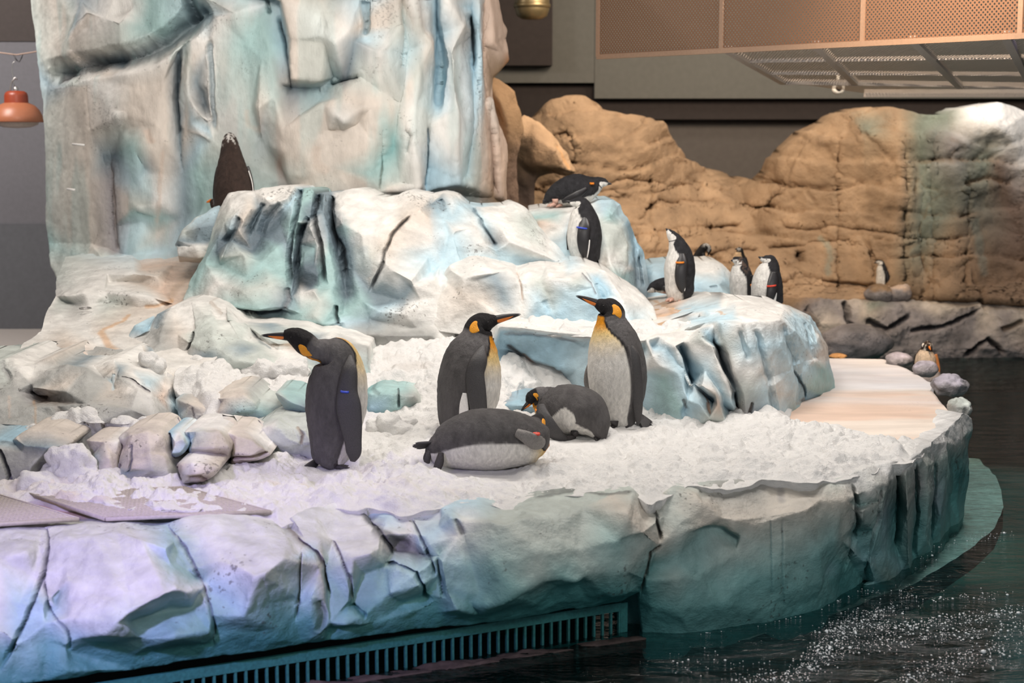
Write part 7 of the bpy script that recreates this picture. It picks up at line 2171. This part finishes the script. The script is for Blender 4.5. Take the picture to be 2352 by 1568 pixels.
stone('pool_boulder', 'large flat grey boulder in the water at the far end of the path', 1962, 792, 17.0, (.40, .30, .21), 5, 'q', 'q', rough=.05)
stone('pool_boulder', 'rust-orange flat stone by the far end of the path', 1925, 818, 15.8, (.085, .08, .03), 6, 'o', 'o')
stone('pool_boulder', 'rounded grey stone left on the rear ledge beneath the tiny penguin', 2020, 674, 19.92, (.19, .14, .12), 7, 'q', 'e')
stone('pool_boulder', 'rounded pinkish grey stone right on the rear ledge', 2062, 672, 19.92, (.17, .13, .13), 8, 'q', 'p')
stone('path_stone', 'low lilac-grey stone at the far corner of the path', 2066, 826, 14.0, (.12, .10, .065), 9, 'q', 'l')
stone('path_stone', 'small lilac stone in front of the gentoo at the path end', 2127, 847, 13.4, (.10, .08, .07), 10, 'q', 'l', fac=(.35, .8))
stone('path_stone', 'rugged grey-white stone at the right edge of the path', 2182, 886, 12.5, (.135, .12, .09), 11, 'q', 'l', fac=(.4, .5), rough=.08)
stone('path_stone', 'knobbly white stone on the rim right of the path', 2204, 936, 11.7, (.075, .16, .07), 12, 'g', 'm', fac=(.4, .5), rough=.08)
stone('path_stone', 'dark wet stone standing in the water under the gentoo', 2127, 868, 14.5, (.13, .12, .105), 13, 'q', 'q')

# hidden rock shoulder carrying the two penguins behind the ice block
hs_ = blob('rock_shoulder', (float(at(1650, 660, 16.5)[0]), 16.5, float(at(1650, 660, 16.5)[2]) - .28), (.62, .35, .34), 14, M_SAND, 'S', 'S')
tag(hs_, 'tan rock shoulder beyond the ice block carrying two half-hidden penguins', 'rock')

# snowy deck at the far left
dk = box('snowy_deck', -13.9, -3.3, 15.6, 19.48, -0.9, float(at(40, 757, 19.4)[2]), M_SNOW)
at_ = dk.data.attributes.new('paint', 'FLOAT_COLOR', 'POINT')
at_.data.foreach_set('color', np.tile(np.array((.74, .68, .64, 1), np.float32), 8))
tag(dk, 'low snow-dusted deck behind the left end of the island', 'deck')

# submerged pale step round the right end of the island
su = [(1470, 1478), (1600, 1472), (1720, 1458), (1860, 1418), (1990, 1372), (2100, 1336), (2180, 1286), (2240, 1246), (2285, 1205), (2305, 1160), (2300, 1120), (2285, 1085), (2250, 1050), (2150, 1040), (2000, 1200), (1700, 1400)]
SU = [at(u, v, dist_z(v, -0.82)) for u, v in su]
v2 = [Vector((p[0], p[1])) for p in SU]
vo, eo, fo, *_ = delaunay_2d_cdt(v2, [(i, (i + 1) % len(v2)) for i in range(len(v2))], [list(range(len(v2)))], 1, 1e-4)
V = np.array([(p.x, p.y, -0.82, 0, 0) for p in vo])
T = np.array([f for f in fo])
V, T = refine(V, T, lambda m_: np.full(len(m_), .08))
V[:, 2] += 0.02 * fbm(V[:, :3] * 3, 3, 2) - 0.02
U_, Bd = edges_of(T)
nb = len(V)
lw = V.copy()
lw[:, 2] = -1.0
T2 = np.concatenate([T, np.stack([Bd[:, 1], Bd[:, 0], Bd[:, 0] + nb], -1), np.stack([Bd[:, 1], Bd[:, 0] + nb, Bd[:, 1] + nb], -1)])
M_STEP = plain('sunken_step_paint', (0.93, 0.88, 0.82), .7, bump=.3, bscale=12, var=.2)
M_STEPSIDE = plain('step_side_paint', (0.02, 0.05, 0.055), .8)
stp = link_mesh('sunken_step', V, T, M_STEP)
link_mesh('step_side', np.concatenate([V, lw]), T2[len(T):], M_STEPSIDE, stp)
tag(stp, 'pale green underwater step round the right end of the island', 'step')

# ------------------------------------------------------------------ intake grating under the front cliff
M_TEAL = plain('teal_paint', (0.035, 0.17, 0.17), .45, bump=.2, bscale=60, var=.2)
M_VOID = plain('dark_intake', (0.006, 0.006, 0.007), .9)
M_SILT = plain('brown_silt', (0.085, 0.06, 0.055), .8, bump=.8, bscale=14, var=.4)


def gr_pt(u, v):
    d = np.interp(u, [374, 750, 1424], [7.455, 7.83, 8.63])
    return at(u, v, d)


ga, gb = gr_pt(374, 1540), gr_pt(1424, 1390)
grate = empty('intake_grating', Vector(((ga + gb) / 2).tolist()), 'long teal metal grating of upright bars under the front cliff', 'grating')
mi = Matrix.Translation(-grate.location)


def local(o):
    o.parent = grate
    o.matrix_parent_inverse = mi
    return o


dirv = Vector(((gb - ga) / np.linalg.norm(gb - ga)).tolist())
dirv.z = 0
dirv.normalize()
nrm = Vector((dirv.y, -dirv.x, 0))
zt = float(gr_pt(1424, 1384)[2])
A0 = Vector((ga[0], ga[1], 0)) - dirv * 1.2
B0 = Vector((gb[0], gb[1], 0))
ztop, zbot = zt, -0.785
local(bar('top_rail', A0 + Vector((0, 0, ztop - .02)), B0 + Vector((0, 0, ztop - .02)), nrm * .012, Vector((0, 0, .024)), M_TEAL))
local(bar('bottom_rail', A0 + Vector((0, 0, zbot)), B0 + Vector((0, 0, zbot)), nrm * .010, Vector((0, 0, .016)), M_TEAL))
ln_ = (B0 - A0).length
nb_ = int(ln_ / 0.0535)
proto = None
for k in range(nb_ + 1):
    c = B0 - dirv * (0.0535 * k + 0.006)
    if proto is None:
        proto = bar('bar', Vector((0, 0, zbot - .01)), Vector((0, 0, ztop - .03)), dirv * .0062, nrm * .009, M_TEAL)
        o = proto
    else:
        o = proto.copy()
        COL.objects.link(o)
    o.location = c
    local(o)
local(bar('end_post', B0 + dirv * .02 + Vector((0, 0, zbot)), B0 + dirv * .02 + Vector((0, 0, ztop)), dirv * .022, nrm * .012, M_TEAL))
vb_ = bar('intake_void', A0 - nrm * .30 + Vector((0, 0, -.78)), B0 - nrm * .30 + Vector((0, 0, -.78)), nrm * .02, Vector((0, 0, .17)), M_VOID)  # black panel stands for the unlit hollow behind the bars
tag(vb_, 'panel painted black for the darkness behind the grating', 'wall', kind='structure')
pil = relief('grating_pillar', lambda u, v: 8.76 + 0 * u, [(1424, 1375, 0, 'D'), (1472, 1345, 0, 'D'), (1482, 1400, 0, 'D'), (1484, 1500, 0, 'k'), (1424, 1500, 0, 'k')], [[(1440, 1390, 2, 'D'), (1445, 1470, 4, 'k')]], [], L=.02, fac=(.01, .1), depth=.5, seed=141)
tag(pil, 'dark teal pillar closing the right end of the grating', 'pillar')
# silt bank in the water below the bars
sv = []
s_out = [(-200, 1700), (150, 1640), (500, 1597), (760, 1560), (1000, 1524), (1200, 1494), (1400, 1464), (1470, 1460), (1484, 1466), (1440, 1472), (1250, 1500), (1050, 1532), (850, 1561), (700, 1585), (500, 1618), (200, 1670)]
Sx = [at(u, v, dist_z(v, -0.745)) for u, v in s_out]
v2 = [Vector((p[0], p[1])) for p in Sx]
vo, eo, fo, *_ = delaunay_2d_cdt(v2, [(i, (i + 1) % len(v2)) for i in range(len(v2))], [list(range(len(v2)))], 1, 1e-4)
V = np.array([(p.x, p.y, -0.747, 0, 0) for p in vo])
T = np.array([f for f in fo])
V, T = refine(V, T, lambda m_: np.full(len(m_), .03))
V[:, 2] += 0.016 * fbm(V[:, :3] * np.array([6, 14, 1]), 4, 2)
nb = len(V)
lw = V.copy()
lw[:, 2] = -0.80
U_, Bd = edges_of(T)
T2 = np.concatenate([T, np.stack([Bd[:, 1], Bd[:, 0], Bd[:, 0] + nb], -1), np.stack([Bd[:, 1], Bd[:, 0] + nb, Bd[:, 1] + nb], -1)])
tag(link_mesh('silt_bank', np.concatenate([V, lw]), T2, M_SILT), 'brown silt bank at the waterline below the grating', 'silt', kind='stuff')

# ------------------------------------------------------------------ plastic grid mats at the left front
M_MAT = plain('mat_plastic', (0.50, 0.44, 0.41), .6, bump=.2, bscale=50, var=.12)


def grid_mat(label, c0, cu, cv, nu, nv):
    """Lattice mat from corner c0 along cu and cv (world vectors)."""
    root = empty('grid_mat', c0, label, 'mat', 'plastic grid mats on the snow')
    U, W = Vector(cu), Vector(cv)
    z = Vector((0, 0, 1))
    parts = []

    def bx(p, a, b, h):
        V = []
        for q in (0, 1):
            for s_, t_ in ((0, 0), (1, 0), (1, 1), (0, 1)):
                V.append(np.array((p + a * s_ + b * t_ + z * (h * q))[:]))
        T_ = [(0, 2, 1), (0, 3, 2), (4, 5, 6), (4, 6, 7), (0, 1, 5), (0, 5, 4), (1, 2, 6), (1, 6, 5), (2, 3, 7), (2, 7, 6), (3, 0, 4), (3, 4, 7)]
        return np.array(V), np.array(T_)
    for i in range(nu + 1):
        parts.append(bx(U * (i / nu) - U * (.32 / nu), U * (.64 / nu), W, .018))
    for j in range(nv + 1):
        parts.append(bx(W * (j / nv) - W * (.3 / nv), U, W * (.6 / nv), .0175))
    V, T = join(parts)
    o = link_mesh('lattice', V, T, M_MAT, root, shade=False)
    o['kind'] = 'stuff'
    rim = [bx(U * 0 - U * .003 - W * .012, U * 1.006, W * .02, .02), bx(-U * .01 - W * .0, U * .014, W, .021), bx(W * 0.992, U, W * .014, .02), bx(U * .992, U * .014, W, .02)]
    V, T = join(rim)
    link_mesh('rim', V, T, M_MAT, root, shade=False)
    return root


za = 0.012
m0 = Vector(at(243, 1196, dist_z(1196, za)).tolist())
m1 = Vector(at(620, 1180, dist_z(1180, za)).tolist())
m2 = Vector(at(65, 1138, dist_z(1138, za)).tolist())
grid_mat('pinkish plastic grid mat half under the snow, right one of two', m0, m1 - m0, m2 - m0, 40, 22)
k0 = Vector(at(178, 1197, dist_z(1197, za)).tolist())
k1 = Vector(at(-230, 1222, dist_z(1222, za)).tolist())
k2 = Vector(at(-20, 1138, dist_z(1138, za)).tolist())
grid_mat('plastic grid mat at the left edge of the picture, left one of two', k0, k1 - k0, k2 - k0, 40, 24)

# ------------------------------------------------------------------ pendant lamp and its line at the left
M_LAMPO = plain('lamp_orange', (0.40, 0.14, 0.07), .4, var=.05)
M_LAMPR = plain('lamp_red', (0.30, 0.05, 0.02), .4, var=.05)
M_LAMPG = plain('lamp_glass', (0.50, 0.40, 0.35), .2)
M_STEEL = plain('steel', (0.45, 0.43, 0.42), .35, .8)
M_CORD = plain('line_cord', (0.36, 0.25, 0.2), .7)
LD = 17.2
ls = LD / F
lamp = empty('pendant_lamp', P(38, 250, LD), 'orange bell-shaped pendant lamp hanging at the left edge', 'lamp')
px = lambda u, v: ((u - 38) * ls, 0, (250 - v) * ls)
R_ = 60 * ls
lathe('shade', [(0.02, 0), (24 * ls, 11 * ls), (27 * ls, 11 * ls)] and [(26 * ls, 14 * ls), (40 * ls, 8 * ls), (50 * ls, -2 * ls), (57 * ls, -16 * ls), (60 * ls, -28 * ls), (59 * ls, -30 * ls), (52 * ls, -24 * ls), (36 * ls, 4 * ls), (0.001, 8 * ls)], M_LAMPO, lamp)
lathe('housing', [(27 * ls, 8 * ls), (26 * ls, 30 * ls), (24 * ls, 36 * ls), (18 * ls, 40 * ls), (0.001, 41 * ls)], M_LAMPR, lamp)
lathe('glass', [(50 * ls, -26 * ls), (46 * ls, -36 * ls), (30 * ls, -42 * ls), (0.001, -44 * ls)], M_LAMPG, lamp)
tube('hook', [px(24, 228), px(25, 205), px(30, 188), px(38, 180), px(42, 184)], 2.2 * ls, M_STEEL, lamp)
tube('hook_wire', [px(36, 205), px(34, 190), px(31, 165), px(33, 148), px(40, 142)], 1.0 * ls, M_STEEL, lamp)
lathe('top_knob', [(5 * ls, 40 * ls), (6 * ls, 46 * ls), (3 * ls, 50 * ls), (.001, 51 * ls)], M_STEEL, lamp)
cord = tube('hanging_line', [P(-200, 112, LD), P(-60, 118, LD), P(0, 121, LD), P(38, 126, LD), P(75, 120, LD), P(140, 108, LD)], 1.6 * ls, M_CORD)
tag(cord, 'thin brown line strung across the left edge above the orange lamp', 'line')
sl_ = tube('sling', [P(30, 124, LD), P(38, 138, LD), P(44, 142, LD), P(50, 132, LD), P(52, 123, LD)], 1.4 * ls, M_BLACK)
tag(sl_, 'dark sling looped over the line holding the orange lamp', 'sling')

# ------------------------------------------------------------------ mesh canopy over the right rear
m, nt, b = mat_new('perforated_sheet')
L_ = nt.links.new
uvn = N_(nt, 'ShaderNodeUVMap')
mp = N_(nt, 'ShaderNodeMapping')
mp.inputs['Rotation'].default_value = (0, 0, math.radians(45))
mp.inputs['Scale'].default_value = (1 / 0.027, 1 / 0.027, 1)
L_(uvn.outputs[0], mp.inputs['Vector'])
vo_ = N_(nt, 'ShaderNodeTexVoronoi')
vo_.inputs['Randomness'].default_value = 0
vo_.inputs['Scale'].default_value = 1.0
L_(mp.outputs[0], vo_.inputs['Vector'])
lt = N_(nt, 'ShaderNodeMath', operation='LESS_THAN')
lt.inputs[1].default_value = 0.29
L_(vo_.outputs['Distance'], lt.inputs[0])
trn = N_(nt, 'ShaderNodeBsdfTransparent')
ms = N_(nt, 'ShaderNodeMixShader')
L_(lt.outputs[0], ms.inputs[0])
L_(b.outputs[0], ms.inputs[1])
L_(trn.outputs[0], ms.inputs[2])
L_(ms.outputs[0], nt.nodes['Material Output'].inputs['Surface'])
b.inputs['Base Color'].default_value = (0.20, 0.105, 0.06, 1)
b.inputs['Roughness'].default_value = 0.5
b.inputs['Metallic'].default_value = 0.3
M_PERF = m
M_PERFLIT = m.copy()  # underside copy: its brighter light is put into a paler base colour
M_PERFLIT.name = 'perforated_sheet_lit'
M_PERFLIT.node_tree.nodes['Principled BSDF'].inputs['Base Color'].default_value = (0.50, 0.45, 0.41, 1)
M_FRAME = plain('canopy_frame', (0.34, 0.22, 0.15), .45, .3)
M_FRAMEG = plain('canopy_frame_grey', (0.55, 0.50, 0.47), .5, .1)


def panel(name, q, parent):
    """A flat quad with UVs in metres."""
    q = [Vector(p) for p in q]
    me = bpy.data.meshes.new(name)
    me.from_pydata([p[:] for p in q], [], [(0, 1, 2, 3)])
    ux = (q[1] - q[0]).normalized()
    nz_ = ux.cross(q[3] - q[0]).normalized()
    vy = nz_.cross(ux)
    ul = me.uv_layers.new(name='UVMap')
    for i, p in enumerate(q):
        ul.data[i].uv = ((p - q[0]).dot(ux), (p - q[0]).dot(vy))
    me.materials.append(M_PERFLIT if name == 'soffit_panel' else M_PERF)
    o = bpy.data.objects.new(name, me)
    COL.objects.link(o)
    o.parent = parent
    return o


CA = P(1372, 131, 15.6)
zc = CA.z
CBx = at(2420, 79, float(dist_z(79, zc)))
CB = Vector(CBx.tolist())
CB.z = zc
can = empty('mesh_canopy', CA, 'brown perforated metal canopy hanging over the right rear of the pool', 'canopy')
dc = (CB - CA)
dl = dc.length
dc.normalize()
nc = Vector((dc.y, -dc.x, 0)).normalized()
if nc.y > 0:
    nc = -nc
loc0 = lambda p: p - CA


def on_face(u):
    """Point of the canopy's lower front edge seen at column u."""
    a, b_ = CA.x - (u - 1176) / F * CA.y, dc.x - (u - 1176) / F * dc.y
    t = -a / b_
    return CA + dc * t


cols_u = [1372, 1651, 1970, 2326, 2440]
H_ = 1.15
pts_ = [on_face(u) for u in cols_u]
for a, b_ in zip(pts_, pts_[1:]):
    panel('panel', [loc0(a), loc0(b_), loc0(b_) + Vector((0, 0, H_)), loc0(a) + Vector((0, 0, H_))], can)
for p in pts_:
    bar('seam_strip', loc0(p) + nc * .012, loc0(p) + nc * .012 + Vector((0, 0, H_)), dc * .020, nc * .008, M_FRAME, can)
bar('edge_rail', loc0(pts_[0]) + nc * .01, loc0(pts_[-1]) + nc * .01, Vector((0, 0, .022)), nc * .02, M_FRAME, can)
# sloping underside: from the lower front edge back to the far strip
UB = 19.0
under_f = [on_face(u) + Vector((0, 0, .03)) for u in (1655, 1860, 2080, 2290, 2440)]
under_m = [P(u, v, 17.2) for u, v in ((1800, 188), (1965, 190), (2205, 198), (2370, 200), (2760, 202))]
under_b = [P(u, v, UB) for u, v in ((1985, 214), (2080, 214), (2215, 214), (2390, 214), (2520, 214))]
for i in range(4):
    panel('soffit_panel', [loc0(under_f[i]), loc0(under_f[i + 1]), loc0(under_m[i + 1]), loc0(under_m[i])], can)
    panel('soffit_panel', [loc0(under_m[i]), loc0(under_m[i + 1]), loc0(under_b[i + 1]), loc0(under_b[i])], can)
for i in range(5):
    t = (under_m[i] - under_f[i]).normalized()
    bar('rib', loc0(under_f[i] + t * .09), loc0(under_m[i]), Vector((.035, 0, 0)), Vector((0, 0, .03)), M_FRAMEG, can)
bar('cross_rail', loc0(under_m[0]), loc0(under_m[4]), Vector((0, .04, 0)), Vector((0, 0, .03)), M_FRAMEG, can)
for f in (.35, .7):
    a = under_f[0].lerp(under_m[0], f)
    b_ = under_f[4].lerp(under_m[4], f)
    bar('cross_rail', loc0(a), loc0(b_), Vector((0, .03, 0)), Vector((0, 0, .02)), M_FRAMEG, can)
bar('rear_fascia', loc0(under_b[0]), loc0(under_b[4]), Vector((0, .02, 0)), Vector((0, 0, .045)), M_FRAMEG, can)
# lamp up inside the canopy
dL = bpy.data.lights.new('canopy_lamp', 'POINT')
dL.energy = 110
dL.color = (1.0, .80, .58)
dL.shadow_soft_size = .15
oL = bpy.data.objects.new('canopy_lamp', dL)
COL.objects.link(oL)
oL.location = on_face(2020) + Vector((.3, 1.2, .9))

# dome camera under the canopy
dcam = empty('dome_camera', P(1926, 202, 18.6), 'small white dome camera with a dark lens hanging under the mesh canopy', 'camera')
cs = 18.6 / F
M_WPL = plain('white_plastic', (.72, .70, .66), .35)
lathe('ring', [(7.5 * cs, -6 * cs), (11 * cs, -6 * cs), (14 * cs, -2 * cs), (15 * cs, 4 * cs), (10 * cs, 12 * cs), (.001, 14 * cs)], M_WPL, dcam, axis='y')
lathe('lens', [(8 * cs, -5 * cs), (6 * cs, -9 * cs), (3 * cs, -11 * cs), (.001, -12 * cs)], M_BLACK, dcam, axis='y')
tube('stem', [(0, .02, 10 * cs), (0, .04, 30 * cs)], 4 * cs, M_WPL, dcam)

# brass can lamp at the top
bl = empty('can_lamp', P(1222, 10, 19.5), 'dull brass can lamp at the top edge right of the ice tower', 'lamp')
bs = 19.5 / F
M_BRASS = plain('dull_brass', (.22, .17, .09), .4, .7)
lathe('can', [(.001, -34 * bs), (22 * bs, -33 * bs), (34 * bs, -26 * bs), (39 * bs, -12 * bs), (40 * bs, 70 * bs), (.001, 72 * bs)], M_BRASS, bl)
lathe('rim', [(36 * bs, -8 * bs), (41 * bs, -8 * bs), (42 * bs, -2 * bs), (40.5 * bs, 2 * bs)], M_BRASS, bl)

# small ring bolt lying on the terrace
rb = empty('ring_bolt', P(196, 710, 12.62), 'small metal ring lying on the white ice terrace', 'ring')
bpy_pts = [(math.cos(a) * .042, math.sin(a) * .06, .008) for a in np.linspace(0, 2 * math.pi, 25)]
tube('ring', bpy_pts, .006, M_STEEL, rb, 6)

# bubbles on the foreground water, kept white to stand in for glints too
rng = np.random.default_rng(7)
import bmesh
bm = bmesh.new()
bmesh.ops.create_icosphere(bm, subdivisions=1, radius=1)
BV = np.array([q.co[:] for q in bm.verts])
BT = np.array([[q.index for q in f.verts] for f in bm.faces])
bm.free()
VV, TT = [], []
n = 0
arcs = [([(1700, 1568), (1850, 1545), (1905, 1480), (1960, 1420), (2060, 1400)], 15, 620), ([(1900, 1450), (2060, 1440), (2200, 1425), (2352, 1400)], 13, 560), ([(1880, 1500), (2080, 1470), (2352, 1440)], 13, 420), ([(2080, 1568), (2200, 1520), (2352, 1480)], 22, 420), ([(1980, 1350), (2120, 1375), (2300, 1365)], 10, 90), ([(1560, 1545), (1640, 1520), (1760, 1530)], 22, 40), ([(2050, 1320), (2200, 1240), (2320, 1230)], 8, 90), ([(1790, 1425), (1700, 1442), (1600, 1455)], 3, 60), ([(1980, 1350), (1900, 1390), (1800, 1424)], 4, 60)]
for poly, sd, cnt in arcs:
    q = np.array(poly, float)
    for _ in range(cnt):
        f = rng.random() * (len(q) - 1)
        i = int(f)
        p = q[i] + (q[i + 1] - q[i]) * (f - i)
        u, v = p + rng.normal(0, sd, 2) * np.array([1.6, .7])
        if v < 1200:
            continue
        c = at(u, v, dist_z(v, WZ))
        if u < cl_vb(u) * 0 + 2100 and v < float(cl_vb(u)) + 6:
            continue
        r = rng.lognormal(math.log(.0031), .45)
        VV.append(BV * np.array([r, r, r * .7]) + c + np.array([0, 0, r * .3]))
        TT.append(BT + n)
        n += len(BV)
M_BUB = plain('bubble_film', (.90, .93, .95), .1)
bub = link_mesh('bubble_glints', np.concatenate(VV), np.concatenate(TT), M_BUB)
tag(bub, 'swirl of small white bubbles and glints on the dark water in the lower right corner', 'bubbles', kind='stuff')
